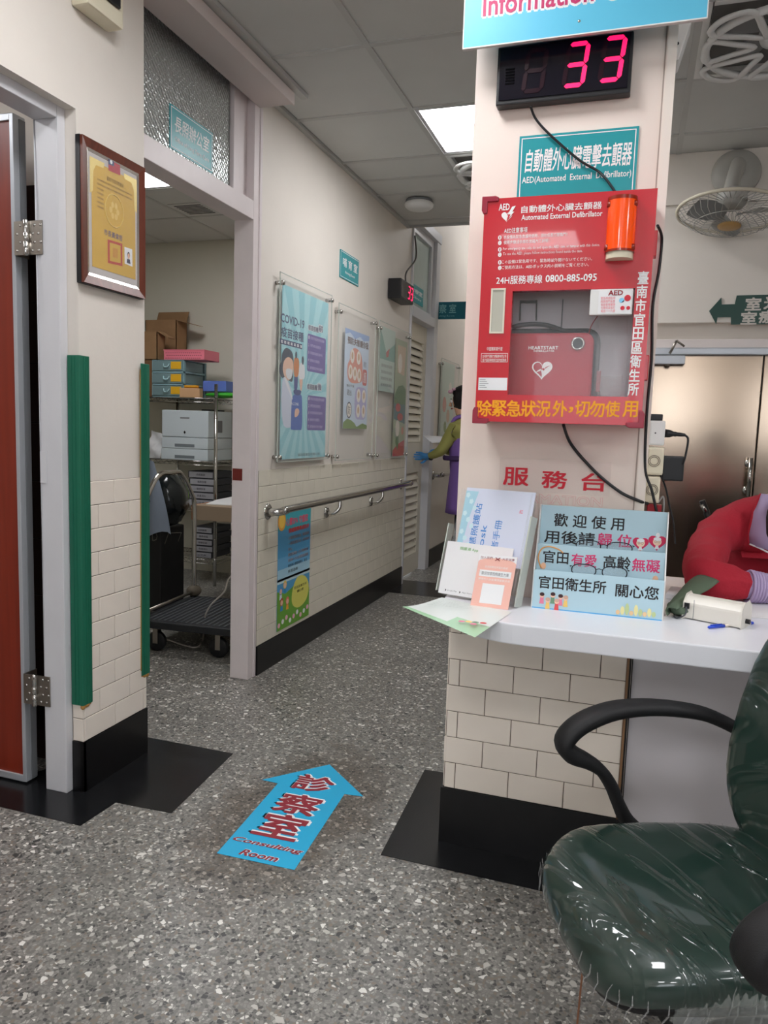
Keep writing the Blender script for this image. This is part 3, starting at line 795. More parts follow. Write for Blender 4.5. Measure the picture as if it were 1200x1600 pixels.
# handle slot
a = AF.px(768, 451); b = AF.px(787, 521)
sl = MB()
sl.fbox(AF, a[0], a[0] + .004, b[1], a[1], 0, .003).fbox(AF, b[0] - .004, b[0], b[1], a[1], 0, .003).fbox(AF, a[0] + .004, b[0] - .004, b[1], b[1] + .004, 0, .003).fbox(AF, a[0] + .004, b[0] - .004, a[1] - .004, a[1], 0, .003)
slo = sl.build('handle_slot', mat('pale_slot_plastic', (226, 220, 204), .4), cdoor)
MB().fbox(AF, a[0] + .004, b[0] - .004, b[1] + .004, a[1] - .004, 0, .0008).build('slot_recess', mat('slot_recess_grey', (186, 184, 170), .5), slo)
# beacon
a = AF.px(950, 310); b = AF.px(1000, 392)
cx = (AF.px(948, 350)[0] + AF.px(997, 350)[0]) / 2 - .002; rb = .033
orange = mat('translucent_orange_lens', (255, 84, 6), .18, coat=.6, emit=(255, 70, 0), estr=.12)
orange2 = mat('dark_orange_lens_edge', (150, 34, 6), .2, coat=.5)
z0, z1 = AF.px(970, 402)[1], AF.px(972, 312)[1]
bc = thing('warning_beacon', (cx, AY, z0), 'glossy orange half-round warning beacon at the top right of the red cabinet', 'beacon')
F = AF
def half(r, w, k=14): return [(cx - w, AY)] + [(cx - r * math.cos(math.pi * i / k), AY - .012 - r * .95 * math.sin(math.pi * i / k)) for i in range(k + 1)] + [(cx + w, AY)]
MB().prism(F0, half(rb, rb), z0 + .012, z1 - .008, True).build('beacon_lens', orange, bc)
MB().prism(F0, half(rb + .001, rb + .001), z1 - .008, z1, True).prism(F0, half(rb + .001, rb + .001), z0 + .007, z0 + .012, True).build('lens_rim', orange2, bc)
for dx in (-.027, .027):
    for zz in (z0 + .018, z1 - .016): MB().lathe((cx + dx, AY - .022, zz - .006), (0, 0, 1), [(0, 0), (.008, 0), (.008, .012), (0, .012)], 12).build('lens_boss', orange2, bc)
MB().prism(F0, half(rb - .003, rb - .001), z0 - .008, z0 + .007, True).build('beacon_base', M['offwhite'], bc)
# lettering of the cabinet door
w = M['inkw']
quadtext(cdoor, 'AED', AF, (780, 319), (796, 328), w, bold=.03)
def heart(F, cu, cv, s, k=28):
    out = []
    for i in range(k):
        t = 2 * math.pi * i / k
        out.append((cu + s * 16 * math.sin(t) ** 3 / 17, cv + s * (13 * math.cos(t) - 5 * math.cos(2 * t) - 2 * math.cos(3 * t) - math.cos(4 * t)) / 17))
    return out
hc = AF.px(792, 338)
patch(cdoor, AF, heart(AF, hc[0], hc[1], .0145), w, .0006)
bolt = [(-.002, -.010), (.002, .0), (-.001, .0), (.010, .022), (.020, .022), (.010, .008), (.015, .008)]
patch(cdoor, AF, [(hc[0] + x, hc[1] + y) for x, y in [(-.001, -.014), (.003, .002), (.000, .002), (.012, .022), (.022, .024), (.013, .008), (.018, .008)]], M['red'], .0009)
patch(cdoor, AF, [(hc[0] + x, hc[1] + y) for x, y in [(.002, .004), (.012, .022), (.021, .024), (.013, .010), (.018, .010), (.006, -.004), (.009, .004)]], w, .0012)
quadtext(cdoor, '自動體外心臟去顫器', AF, (815, 322), (940, 326), w, bold=.015)
quadtext(cdoor, 'Automated External Defibrillator', AF, (815, 336), (941, 337.5), w, bold=.02)
quadtext(cdoor, 'AED注意事項', AF, (788, 356.5), (824, 363), w, bold=.01)
rows = [('本設備為緊急救護時使用，請勿任意打開箱門！', 787, 886, 370.8), ('使用步驟請參閱存放箱內之說明！', 787, 858, 379), ('For emergency use only, do not open the AED case or tamper with this device.', 786, 937, 389.5), ('To use the AED, please follow instructions found inside the case.', 786, 910, 397.5), ('この設備は緊急用です、緊急時以外開けないでください。', 784, 925, 409.5), ('ご使用方法は、AEDボックス内の説明をご覧ください。', 784, 920, 418)]
for i, (t, x0, x1, y) in enumerate(rows):
    p = AF.px(x0, y); q = AF.px(x1, y)
    text(cdoor, t, AF, p[0], q[0], p[1] - .0045, p[1] + .0045, w, res=1)
    p = AF.px(781, y + .5)
    disc(cdoor, AF, p[0], p[1], .0045, .0055, w, .0006, k=14)
    text(cdoor, str(1 + i % 2), AF, p[0] - .0012, p[0] + .0012, p[1] - .003, p[1] + .003, M['red'], n=.001, res=1)
quadtext(cdoor, '24H服務專線', AF, (776, 431.5), (847, 442.5), w, bold=.015)
quadtext(cdoor, '0800-885-095', AF, (853, 430), (932, 438.5), w, bold=.03)
for i, ch in enumerate('臺南市官田區衛生所'):
    cxx = 1005 - (i * 26.2 - 0) * (.062) * 0 - i * 1.95; cyy = 434 + i * 21.8
    quadtext(cdoor, ch, AF, (cxx - 7.5, cyy - 9.5), (cxx + 7.5, cyy + 9.5), w, bold=.035)
yy = '除緊急狀況外，切勿使用'
xs = [757, 780, 803, 826, 849, 875, 892, 910, 933, 957, 985]
for i, ch in enumerate(yy):
    cxx = xs[i]; cyy = 638 + (cxx - 757) * .006
    if ch == '，': quadtext(cdoor, ch, AF, (cxx - 3, cyy - 3), (cxx + 3, cyy + 6), M['yel'], bold=.03)
    else: quadtext(cdoor, ch, AF, (cxx - 10.5, cyy - 12.5), (cxx + 10.5, cyy + 12.5), M['yel'], bold=.03)
quadtext(cdoor, '中國獨家總代理', AF, (761, 542), (785, 548), w, res=1)
a = AF.px(752, 552); b = AF.px(793, 566)
patch(cdoor, AF, rect(AF, a[0], b[0], b[1], a[1]), w, .0005); patch(cdoor, AF, rect(AF, a[0] + .001, b[0] - .001, b[1] + .001, a[1] - .001), M['red'], .0008)
quadtext(cdoor, '台灣總代理優力康醫療有限公司', AF, (754, 554), (791, 559), w, n=.0012, res=1)
quadtext(cdoor, '客戶服務專線請洽當地經銷商', AF, (754, 560), (791, 565), w, n=.0012, res=1)
a = AF.px(748, 590); b = AF.px(792, 610)
lb = MB().fbox(AF, a[0], b[0], b[1], a[1], 0, .0005).build('white_label_sticker', M['paper'], cdoor)
for k in range(5): MB().flat(AF, rect(AF, a[0] + .003, a[0] + .018 + .004 * ((k * 7) % 3), a[1] - .006 - .0048 * k, a[1] - .0048 - .0048 * k), .0009).build('printed_line', M['inkg'], lb, recalc=False)

# alarm box in the window corner
BF = FC(AY + .0)
a = BF.px(923, 453); b = BF.px(987, 492)
al = thing('door_alarm', (a[0], AY, b[1]), 'small white door alarm with red print at the window corner of the red cabinet', 'alarm')
ab = MB().fbox(AF, a[0], b[0], b[1], a[1], -.012, .006).build('alarm_case', M['white'], al, bevel=.002)
a2 = AF.px(936, 455, .0065); b2 = AF.px(985, 490, .0065)
patch(al, AF, rrect(AF, a2[0], b2[0], b2[1], a2[1], .002), M['paper'], .0066, 'printed_card')
quadtext(al, 'AED', AF.shift(.007), (951, 454), (973, 461), mat('dark_red_ink', (150, 20, 30), .5), bold=.04)
for k, row in enumerate(('緊急時請取用', '開啟箱門後警', '報器會鳴響請', '勿驚慌並撥打', '電話一一九號')):
    quadtext(al, row, AF.shift(.007), (939, 464 + k * 5), (961, 468 + k * 5), mat('pink_ink', (230, 120, 130), .5), res=1)
c = AF.px(976, 474)
for dx, dz, rr, mm in ((-.007, .006, .006, mat('sky_blue_ink', (130, 200, 235), .5)), (.006, .011, .0075, M['redl']), (0, -.001, .007, M['paper']), (-.004, -.012, .005, M['redl']), (.009, -.012, .0045, M['redl'])):
    disc(al, AF, c[0] + dx, c[1] + dz, rr, rr, mm, .0072 + .0003 * (mm is M['redl']))

# red carry case in the cabinet
cyf = 1.975
CF_ = FC(cyf)
a = CF_.px(796, 522); b = CF_.px(925, 622)
case = thing('defibrillator_case', (a[0] + .1, cyf + .05, vb + d), 'red soft defibrillator case with white heart mark behind the cabinet window', 'medical case')
cw0, cw1, cv0, cv1 = u0 + d + .012, b[0] - .004, vb + d, CF_.px(860, 520)[1]
casem = mat('red_case_fabric', (172, 30, 50), .5, bump=.1, bscale=300)
cpts = rrect(None, cw0, cw1, cv0, cv1, .022, 5)
MB().prism(CF_, cpts, -.07, 0).build('case_shell', casem, case, bevel=.006)
MB().sweep([CF_.P(u, v, -.035) for u, v in rrect(None, cw0 - .002, cw1 + .003, cv0 + .01, cv1 + .003, .024, 6)], (.012), 8, closed=True).build('case_gusset', mat('dark_grey_case_fabric', (50, 48, 56), .6), case)
hx = CF_.px(850, 480)[0]
hp = spline([CF_.P(cw0 + .02, cv1 - .002, -.03), CF_.P(cw0 + .06, cv1 + .022, -.03), CF_.P(hx, cv1 + .024, -.03), CF_.P(hx + .07, cv1 + .0, -.03)], 6)
MB().sweep(hp, [(.012, .006)] * len(hp), 8).build('case_handle', mat('dark_grey_case_fabric', (50, 48, 56), .6), case)
e = CF_.px(903, 537)
MB().lathe(CF_.P(e[0], e[1], .0), CF_.n, [(.016, 0), (.017, .003), (.013, .004), (.012, .002)], 24).build('status_ring', M['chrome'], case)
MB().lathe(CF_.P(e[0], e[1], .0), CF_.n, [(.012, .0015), (0, .0017)], 20).build('status_window', M['blackp'], case)
hc = CF_.px(847, 577)
patch(case, CF_, heart(None, hc[0], hc[1], .0275, 36), w, .0008)
hp = heart(None, hc[0] - .001, hc[1] + .001, .0225, 36)
patch(case, CF_, [p for p in hp if p[0] <= hc[0]] or hp, casem, .0012)
patch(case, CF_, [(hc[0] + x, hc[1] + y) for x, y in ((-.020, -.012), (-.006, -.001), (-.004, -.006), (.004, .004), (.006, -.0), (.020, .009), (.005, .001), (.003, .007), (-.005, -.001), (-.007, .004))][:0] or [(hc[0] + x, hc[1] + y) for x, y in ((-.020, -.010), (-.004, .001), (-.001, -.006), (.0, -.012), (.0, -.002))], w, .0014)
patch(case, CF_, [(hc[0] + x, hc[1] + y) for x, y in ((.002, .004), (.006, .001), (.008, .005), (.020, .010), (.007, .001), (.005, -.004), (.0, .0))], casem, .0016)
quadtext(case, 'HEARTSTART', CF_, (826, 541), (872, 546), w, bold=.03)
quadtext(case, 'DEFIBRILLATOR', CF_, (834, 547), (866, 550), w, bold=.02, res=1)
# hanging hook and the bag of pads at the right
a = FC(YC - .03).px(813, 470); b = FC(YC - .03).px(837, 500)
FK = FC(YC - .03)
MB().sweep([FK.P(a[0], b[1], -.01), FK.P(a[0], a[1], 0), FK.P(b[0], a[1], 0), FK.P(b[0], b[1], -.01)], .0022, 6).fbox(FK, a[0], b[0], a[1] - .006, a[1], -.003, .003).build('wire_bracket', M['blackp'], aed)
FB = FC(1.99)
a = FB.px(930, 495); b = FB.px(978, 619)
bag = thing('clear_pad_pouch', (a[0] + .03, 2.0, vb + d), 'clear plastic pouch with spare pads beside the red case in the cabinet', 'pouch')
bw = MB()
nn = 9
vs = []; fs = []
for j in range(nn):
    t = j / (nn - 1)
    for i in range(7):
        s_ = i / 6
        uu = a[0] + .006 + (b[0] - a[0] - .008) * (s_ * (1 - .12 * t) + .06 * t)
        vs.append(FB.P(uu, b[1] + (a[1] - b[1]) * t, .012 * math.sin(math.pi * s_) * (1 - t * .5) + .004 * math.sin(7 * s_ + 5 * t)))
for j in range(nn - 1):
    for i in range(6): fs.append((j * 7 + i, j * 7 + i + 1, (j + 1) * 7 + i + 1, (j + 1) * 7 + i))
bw.add(vs, fs, True).build('pouch_film', M['film'], bag, recalc=False)
MB().fbox(FB, a[0] + .012, a[0] + .022, b[1] + .01, b[1] + .062, -.012, -.004).build('pad_packet', mat('dull_red_packet', (150, 50, 60), .5), bag)
MB().fbox(FB, a[0] + .024, b[0] - .012, vb + d + .002, b[1] + .05, -.018, -.010).build('pad_envelope', mat('grey_pad_envelope', (150, 142, 146), .5), bag)
cp = spline([FB.P(*FB.px(*q), .006) for q in ((934, 494), (924, 510), (920, 528), (926, 545))], 5)
MB().sweep(cp, .0012, 6).build('red_thread', mat('dark_red_ink', (150, 20, 30), .5), bag)

# --- LED queue display
LF = FC(2.05)
def queue_display(name, F, c, label, digits, th):
    """c: corners u0,u1,v0,v1 on F (front face)"""
    a0, a1, b0, b1 = c
    t = thing(name, F.P((a0 + a1) / 2, b0, -th), label, 'display')
    hh = b1 - b0; k = hh / .155
    MB().fbox(F, a0, a1, b0, b1, -th, -.004 * k).build('case', M['blackp'], t, bevel=.004 * k)
    MB().fbox(F, a0 + .008 * k, a1 - .008 * k, b0 + .012 * k, b1 - .008 * k, -.004 * k, -.001 * k).build('display_window', M['display'], t)
    return t
c = (LF.px(778, 75)[0], LF.px(991, 44)[0], LF.px(782, 160)[1] - .006, LF.px(779, 73)[1])
qd = queue_display('queue_display', LF, c, 'large black queue number display glowing 33 on the column', 2, .038)
def seg_digit(parent, F, cu, cv, w_, h_, on, lean=.1, t=.007, n=0.0002):
    g = t * .12
    def q(pts, lit): patch(parent, F, [(cu + x + lean * y, cv + y) for x, y in pts], M['segon'] if lit else M['segoff'], n, 'lit_segment' if lit else 'unlit_segment')
    W2, H2 = w_ / 2, h_ / 2
    def hseg(y, lit): q([(-W2 + g, y), (-W2 + t / 2 + g, y + t / 2), (W2 - t / 2 - g, y + t / 2), (W2 - g, y), (W2 - t / 2 - g, y - t / 2), (-W2 + t / 2 + g, y - t / 2)], lit)
    def vseg(x, y0, y1, lit): q([(x, y0 + g), (x - t / 2, y0 + t / 2 + g), (x - t / 2, y1 - t / 2 - g), (x, y1 - g), (x + t / 2, y1 - t / 2 - g), (x + t / 2, y0 + t / 2 + g)], lit)
    hseg(H2, 'a' in on); hseg(0, 'g' in on); hseg(-H2, 'd' in on)
    vseg(-W2, 0, H2, 'f' in on); vseg(W2, 0, H2, 'b' in on); vseg(-W2, -H2, 0, 'e' in on); vseg(W2, -H2, 0, 'c' in on)
for (tx, ty), on in (((836, 110), ''), ((900, 101), 'abgcd'), ((957, 92), 'abgcd')):
    p = LF.px(tx, ty)
    seg_digit(qd, LF, p[0], p[1], .046, .098, on, .11, .011)
p = LF.px(797, 119)
g = MB()
for k in range(6): g.flat(LF, rect(LF, p[0] - .012, p[0] + .012, p[1] - .02 + .007 * k, p[1] - .016 + .007 * k), .0002)
g.build('speaker_grille', mat('matt_grille_black', (8, 8, 10), .9, spec=.1), qd, recalc=False)

# --- teal sign above the cabinet
TF = FC(YC - .006)
a = TF.px(812, 213); b = (TF.px(999, 196)[0], 1.79)
ts = MB().fbox(FC(YC), a[0], b[0], b[1], a[1], 0, .005).build('defibrillator_sign', M['teal'])
tag(ts, 'teal sign with white writing between the number display and the red cabinet', 'sign')
F = FC(YC - .005)
def border(parent, F, a0, a1, b0, b1, ins, t, mt, n=.0005, open_bottom=False):
    for q in ((a0 + ins, a0 + ins + t, b0 + ins, b1 - ins), (a1 - ins - t, a1 - ins, b0 + ins, b1 - ins), (a0 + ins + t, a1 - ins - t, b1 - ins - t, b1 - ins), (a0 + ins + t, a1 - ins - t, b0 + ins, b0 + ins + t)):
        patch(parent, F, rect(F, *q), mt, n, 'printed_border')
border(ts, F, a[0], b[0], b[1] - .02, a[1], .006, .0022, w)
text(ts, '自動體外心臟電擊去顫器', F, a[0] + .018, b[0] - .014, F.px(900, 264)[1], F.px(900, 228)[1], w, bold=.02, shear=.12)
text(ts, 'AED(Automated  External  Defibrillator)', F, a[0] + .012, b[0] - .012, F.px(900, 284)[1], F.px(900, 271)[1], w, bold=.01)

# --- hanging blue information sign
IF = FC(2.0)
a = IF.px(724, 76); b = IF.px(1104, 27)
ib = MB().fbox(IF, a[0], b[0], a[1] + .001, a[1] + .34, -.008, 0).build('information_sign', mat('sky_blue_sign_face', (96, 190, 222), .35))
tag(ib, 'sky blue sign board reading Information, at the top of the column', 'sign')
MB().fbox(IF, b[0], b[0] + .0025, a[1], a[1] + .34, -.010, .001).fbox(IF, a[0] - .0025, a[0], a[1], a[1] + .34, -.010, .001).fbox(IF, a[0] - .0025, b[0] + .0025, a[1] - .002, a[1] + .001, -.010, .001).build('white_edge', M['white'], ib)
MB().box(a[0] + .06, a[0] + .075, 2.01, YC, 2.4, 2.43).box(b[0] - .12, b[0] - .105, 2.01, YC, 2.4, 2.43).build('bracket', M['alu'], ib)
mag = mat('magenta_letter', (190, 42, 100), .45)
z_0 = IF.px(753, 26)[1]; z_1 = IF.px(756, -7)[1]
text(ib, 'Information', IF, IF.px(755, 26)[0], IF.px(927, 5)[0], z_0, z_1, mag, bold=.025, halo=M['paper'], halo_b=.07)
text(ib, 'Counter', IF, IF.px(943, 5)[0], IF.px(1075, 0)[0], z_0, z_1, mag, bold=.025, halo=M['paper'], halo_b=.07)
text(ib, '服務台', IF, a[0] + .08, b[0] - .08, z_1 + .05, z_1 + .20, mag, bold=.02, halo=M['paper'], halo_b=.05)
sp = IF.px(905, 33); MB().lathe(IF.P(sp[0], sp[1], 0), IF.n, [(.0035, 0), (.003, .001), (0, .0012)], 10).build('screw', M['steel'], ib)

# --- raised red characters and outline word low on the column
F = FC(YC)
bp = MB().fbox(F, F.px(780, 0)[0] * 0 - .352, -.055, 1.058, 1.150, .0004, .0014).build('service_desk_lettering', clear('clear_sticker_film', (245, 225, 225), .05))
tag(bp, 'red service desk characters over a faint outlined word low on the column', 'sign')
for ch, x, y in (('服', 806, 745), ('務', 866, 750), ('台', 928, 754)):
    quadtext(bp, ch, F, (x - 18, y - 15), (x + 19, y + 14), M['redl'], bold=.03, n=.002)
fo = mat('faint_pink_outline', (232, 176, 176), .5)
wv = F.px(890, 789)[1], F.px(890, 775)[1]
text(bp, 'INFORMATION', F, F.px(770, 780)[0], F.px(941, 784)[0], wv[0], wv[1], fo, bold=.04, n=.0018)
text(bp, 'INFORMATION', F, F.px(770, 780)[0], F.px(941, 784)[0], wv[0], wv[1], mat('column_paint', (0, 0, 0)), n=.0024)

# --- cables on the column
def cable(pts, r, label, m=None, name='cable', cat='cable', k=8):
    o = MB().sweep(spline(pts, k), r, 8).build(name, m or M['blackp'])
    return tag(o, label, cat)
F = FC(YC - .012)
def cp(F, *px): return [F.P(*F.px(*p)) for p in px]
cable([FC(2.055).P(*FC(2.055).px(829, 166))] + cp(FC(2.07), (838, 187), (862, 213), (905, 250), (940, 272)) + [V3(FC(2.05).px(970, 292)[0], 2.0, vt + .003)], .0032, 'thin black cable hanging from the number display down to the red cabinet')
cable([V3(FC(2.02).px(880, 668)[0], 2.02, vb - .002)] + cp(F, (893, 695), (930, 737), (968, 768), (997, 782)) + cp(FC(2.10), (1012, 787), ), .0042, 'black cable looping from under the red cabinet to the sockets')
cable([V3(.018, 2.0, 1.73)] + cp(F, (1034, 372), (1030, 420), (1020, 478), (1018, 560), (1011, 640)) + cp(FC(2.085), (1008, 730), (1018, 765), (1026, 800)), .0036, 'long thin black cable running down the right edge of the column')

# --- sockets and adapters on the side of the column
SX = CX1
def side_box(name, px, y0, y1, xw, mt, label, cat, bev=.005):
    F = FC(y0)
    a = F.px(px[0], px[1]); b = F.px(px[2], px[3])
    return MB().box(a[0], b[0], y0, y1, b[1], a[1]), a, b
def socket(px, label, y0=2.12, y1=2.20, mt='offwhite'):
    F = FC(y0); zt = F.px(px[0], px[1])[1]; zb_ = F.px(px[0], px[2])[1]; x1 = F.px(px[3], (px[1] + px[2]) / 2)[0]
    t = thing('wall_socket', (SX, y0, zb_), label, 'socket')
    MB().box(SX + .0005, x1, y0, y1, zb_, zt).build('socket_case', M[mt], t, bevel=.006)
    return t, x1, y0, y1, zb_, zt
t, x1, y0, y1, zb_, zt = socket((1022, 657, 696, 1039), 'white multi-plug adapter topmost of the sockets beside the column', mt='white')
MB().lathe((SX + .018, y0, (zb_ + zt) / 2), (0, -1, 0), [(0, .0008), (.002, .0008), (.002, 0)], 8).build('indicator', M['blackp'], t)
bt = thing('plug_adapter', (SX + .01, y0 + .01, zt), 'small black plug block on top of the white multi-plug adapter', 'adapter')
fz = FC(y0 + .01); MB().box(SX + .002, fz.px(1036, 650)[0], y0 + .01, y1 - .01, zt, fz.px(1030, 647)[1]).build('plug_body', M['blackp'], bt, bevel=.003)
for z_, lab in (((1016, 698, 742, 1037), 'upper cream round-socket outlet box beside the column'), ((1013, 744, 786, 1031), 'lower cream round-socket outlet box beside the column')):
    t, x1, y0, y1, zb_, zt = socket(z_, lab)
    for rr in (.010, .014): MB().lathe((SX + .02, y0, (zb_ + zt) / 2), (0, -1, 0), [(rr, 0), (rr, .0012), (rr + .0014, .0012), (rr + .0014, 0)], 20).build('socket_ring', M['grout'], t)
# adapter brick and its plug
F = FC(2.16)
a = F.px(1036, 712); b = F.px(1067, 752)
tag(MB().box(a[0], b[0], 2.15, 2.19, b[1], a[1]).build('power_brick', M['blackp'], None, bevel=.004), 'black power brick plugged in beside the cream outlet boxes', 'adapter')
F = FC(2.14)
pl = thing('power_plug', F.P(*F.px(1040, 676)), 'black moulded plug sticking out of the white multi-plug adapter', 'plug')
q = F.px(1039, 677); q2 = F.px(1068, 679)
MB().lathe(F.P(q[0], q[1]), (1, 0, -.06), [(.0, 0), (.011, 0), (.010, .012), (.006, .022), (.007, .026), (.005, .030), (.0055, .036), (.004, .05), (0, .052)], 12).build('plug_body', M['blackp'], pl)
MB().sweep(spline([F.P(*F.px(*p)) for p in ((1064, 678), (1073, 682), (1075, 690), (1071, 712), (1067, 726))], 6), .0028, 8).build('plug_cord', M['blackp'], pl)
for pts, lab in ((((1032, 742), (1040, 762), (1046, 790), (1052, 815), (1055, 850)), 'loose dark cable hanging below the black power brick'),
                 (((1028, 786), (1036, 776), (1037, 795), (1033, 830)), 'white-grey cable tail under the lower outlet box')):
    cable([FC(2.2).P(*FC(2.2).px(*p)) for p in pts], .0026, lab, M['blackp'] if 'dark' in lab else mat('grey_cable', (150, 148, 146), .5))
F = FC(2.10)
a = F.px(1004, 788); b = F.px(1040, 800)
tag(MB().box(a[0] + .012, b[0] - .01, 2.11, 2.14, b[1] - .05, a[1]).build('small_red_box', mat('deep_red_plastic', (150, 10, 24), .4), None, bevel=.002), 'small dark red box on the counter behind the glasses rack', 'box')
# white fan housing on the column side near the ceiling
F = FC(2.3)
zt, zb2 = F.px(1078, 20)[1] + .06, F.px(1063, 106)[1]
x1 = F.px(1078, 60)[0]
wf = MB().prism(FC(2.26), [(SX, zb2), (SX + .012, zb2 + .004), (x1, zb2 + .10), (x1, zt), (SX, zt)], -.08, 0).build('white_fan_housing', M['white'], None, bevel=.004)
tag(wf, 'white fan housing on the side of the column under the blue sign', 'housing')
MB().lathe((SX + .006, 2.26, zb2 + .045), (0, -1, 0), [(0, .001), (.004, .001), (.004, 0)], 10).build('screw_hole', M['blackp'], wf)
# ================================================================== things on the left walls
# certificate in a mahogany frame on the pier
CFR = FL(XP + .022)
a = CFR.px(124, 208); b = CFR.px(226, 460)
cy_a, cy_b = 1.945, 2.262
cv1_, cv0_ = CFR.px(123, 207)[1], CFR.px(129, 440)[1]
cy_a = CFR.px(124, 300)[0] + .012; cy_b = CFR.px(226, 350)[0]
cert = thing('framed_certificate', (XP, (cy_a + cy_b) / 2, cv0_), 'gold certificate in a red-brown wooden frame hung on the pier beside the doorway', 'certificate')
G = FL(XP)
fw = .026
fr = MB()
def molding(F, a0, a1, b0, b1, w, n0, n1, n2):
    """four mitred rails, higher inside"""
    mb = MB()
    o = [(a0, b0), (a1, b0), (a1, b1), (a0, b1)]; i = [(a0 + w, b0 + w), (a1 - w, b0 + w), (a1 - w, b1 - w), (a0 + w, b1 - w)]
    vs = [F.P(*p, n0) for p in o] + [F.P(*p, n1) for p in o] + [F.P(*p, n2) for p in i] + [F.P(*p, n0) for p in i]
    fs = []
    for k in range(4):
        l = (k + 1) % 4
        fs += [(k, l, 4 + l, 4 + k), (4 + k, 4 + l, 8 + l, 8 + k), (8 + k, 8 + l, 12 + l, 12 + k)]
    return mb.add(vs, fs)
MB().fbox(G, cy_a - .0015, cy_b + .0015, cv0_ - .0015, cv1_ + .0015, 0, .016).build('frame_backing', M['blackp'], cert)
molding(G, cy_a, cy_b, cv0_, cv1_, fw, .014, .025, .018).build('frame', M['framewood'], cert, recalc=False)
G2 = FL(XP + .0)
molding(G2, cy_a + fw, cy_b - fw, cv0_ + fw, cv1_ - fw, .009, .0155, .019, .0165).build('silver_inner_frame', mat('silver_gilt', (205, 200, 195), .25, metal=.9), cert, recalc=False)
MB().fbox(G, cy_a + fw, cy_b - fw, cv0_ + fw, cv1_ - fw, .014, .0162).build('mat_board', mat('pale_mat_board', (196, 190, 188), .6), cert)
q0, q1, r0, r1 = cy_a + fw + .022, cy_b - fw - .018, cv0_ + fw + .030, cv1_ - fw - .030
GP = FL(XP + .0165)
gold = mat('gold_paper', (212, 168, 44), .45, noise=.06, nscale=14)
dgold = mat('ornate_gold_print', (226, 202, 120), .35, metal=.3)
MB().fbox(GP, q0, q1, r0, r1, 0, .0008).build('gold_sheet', gold, cert)
for sy in (0, 1):
    y = q0 if sy == 0 else q1; sg = 1 if sy == 0 else -1
    patch(cert, GP, [(y - sg * .008, r1 + .008), (y + sg * .06, r1 + .008), (y + sg * .055, r1 - .008), (y + sg * .02, r1 - .010), (y + sg * .008, r1 - .03), (y + sg * .005, r1 - .09), (y - sg * .008, r1 - .10)], dgold, .0012, 'corner_ornament')
def bpx(x, y): return GP.px(120 + x * 120 / 711, 200 + y * 270 / 1600)      # pixel of the enlarged view -> certificate plane
rim = [bpx(*p) for p in ((287, 268), (397, 306), (400, 440), (290, 392))]
patch(cert, GP, rim, mat('flag_red', (178, 44, 60), .5), .0014, 'flag')
patch(cert, GP, [bpx(*p) for p in ((287, 268), (340, 286), (342, 356), (289, 336))], mat('flag_blue', (60, 72, 110), .5), .0017, 'flag')
c = bpx(314, 316); disc(cert, GP, c[0], c[1], .006, .006, M['paper'], .002)
text(cert, '臺南市政府聘書狀', GP, *[bpx(275, 470)[0], bpx(430, 500)[0]], bpx(350, 520)[1], bpx(350, 480)[1], mat('brown_ink', (120, 90, 30), .6), n=.0012, res=1)
for k in range(7):
    yy = 470 + k * 42
    p = bpx(185, yy); q = bpx(245 if k > 1 else 510, yy)
    text(cert, '茲聘請官田區衛生所照護服務員執行業務特此' if k < 2 else '中華民國衛', GP, p[0], q[0], p[1] - .003, p[1] + .003, mat('brown_ink', (120, 90, 30), .6), n=.0012, res=1)
c = bpx(345, 770)
em = mat('pale_gold_emblem', (226, 192, 96), .35)
MB().sweep([GP.P(c[0] + .045 * math.cos(t), c[1] + .05 * math.sin(t), .001) for t in [2 * math.pi * i / 32 for i in range(32)]], .0016, 6, closed=True).build('emblem_ring', em, cert)
for k in range(6):
    t = k * math.pi / 3; disc(cert, GP, c[0] + .017 * math.cos(t), c[1] + .019 * math.sin(t), .0075, .0095, em, .0013)
text(cert, '市長黃偉哲', GP, bpx(250, 1000)[0], bpx(420, 1000)[0], bpx(335, 1020)[1], bpx(335, 965)[1], mat('violet_ink', (70, 62, 110), .5), n=.0012, bold=.02)
st = [bpx(*p) for p in ((282, 1030), (418, 1072), (420, 1280), (285, 1250))]
patch(cert, GP, st, mat('seal_red', (190, 56, 30), .5), .0013, 'seal'); cs = (sum(p[0] for p in st) / 4, sum(p[1] for p in st) / 4)
patch(cert, GP, [(cs[0] + (p[0] - cs[0]) * .74, cs[1] + (p[1] - cs[1]) * .78) for p in st], gold, .0016, 'seal')
text(cert, '官田\n區印', GP, cs[0] - .012, cs[0] + .012, cs[1] - .015, cs[1] + .015, mat('seal_red', (190, 56, 30), .5), n=.0019)
ph = [bpx(*p) for p in ((438, 1100), (510, 1124), (512, 1285), (440, 1255))]
patch(cert, GP, ph, M['paper'], .0014, 'photo'); cs = (sum(p[0] for p in ph) / 4, sum(p[1] for p in ph) / 4)
patch(cert, GP, [(cs[0] - .010, cs[1] - .022), (cs[0] + .010, cs[1] - .022), (cs[0] + .007, cs[1] - .008), (cs[0] - .007, cs[1] - .008)], mat('dark_suit', (40, 36, 66), .6), .0018, 'photo')
disc(cert, GP, cs[0], cs[1] + .004, .0068, .011, M['hair'], .002); disc(cert, GP, cs[0], cs[1] + .0015, .0056, .0088, M['skin'], .0023)
MB().fbox(G, cy_a + fw + .008, cy_b - fw - .008, cv0_ + fw + .008, cv1_ - fw - .008, .0205, .0212).build('glass', M['glass'], cert)
MB().fbox(G, (cy_a + cy_b) / 2 - .008, (cy_a + cy_b) / 2 + .010, cv1_ - .004, cv1_ + .010, 0, .006).build('hanger', M['steel'], cert)

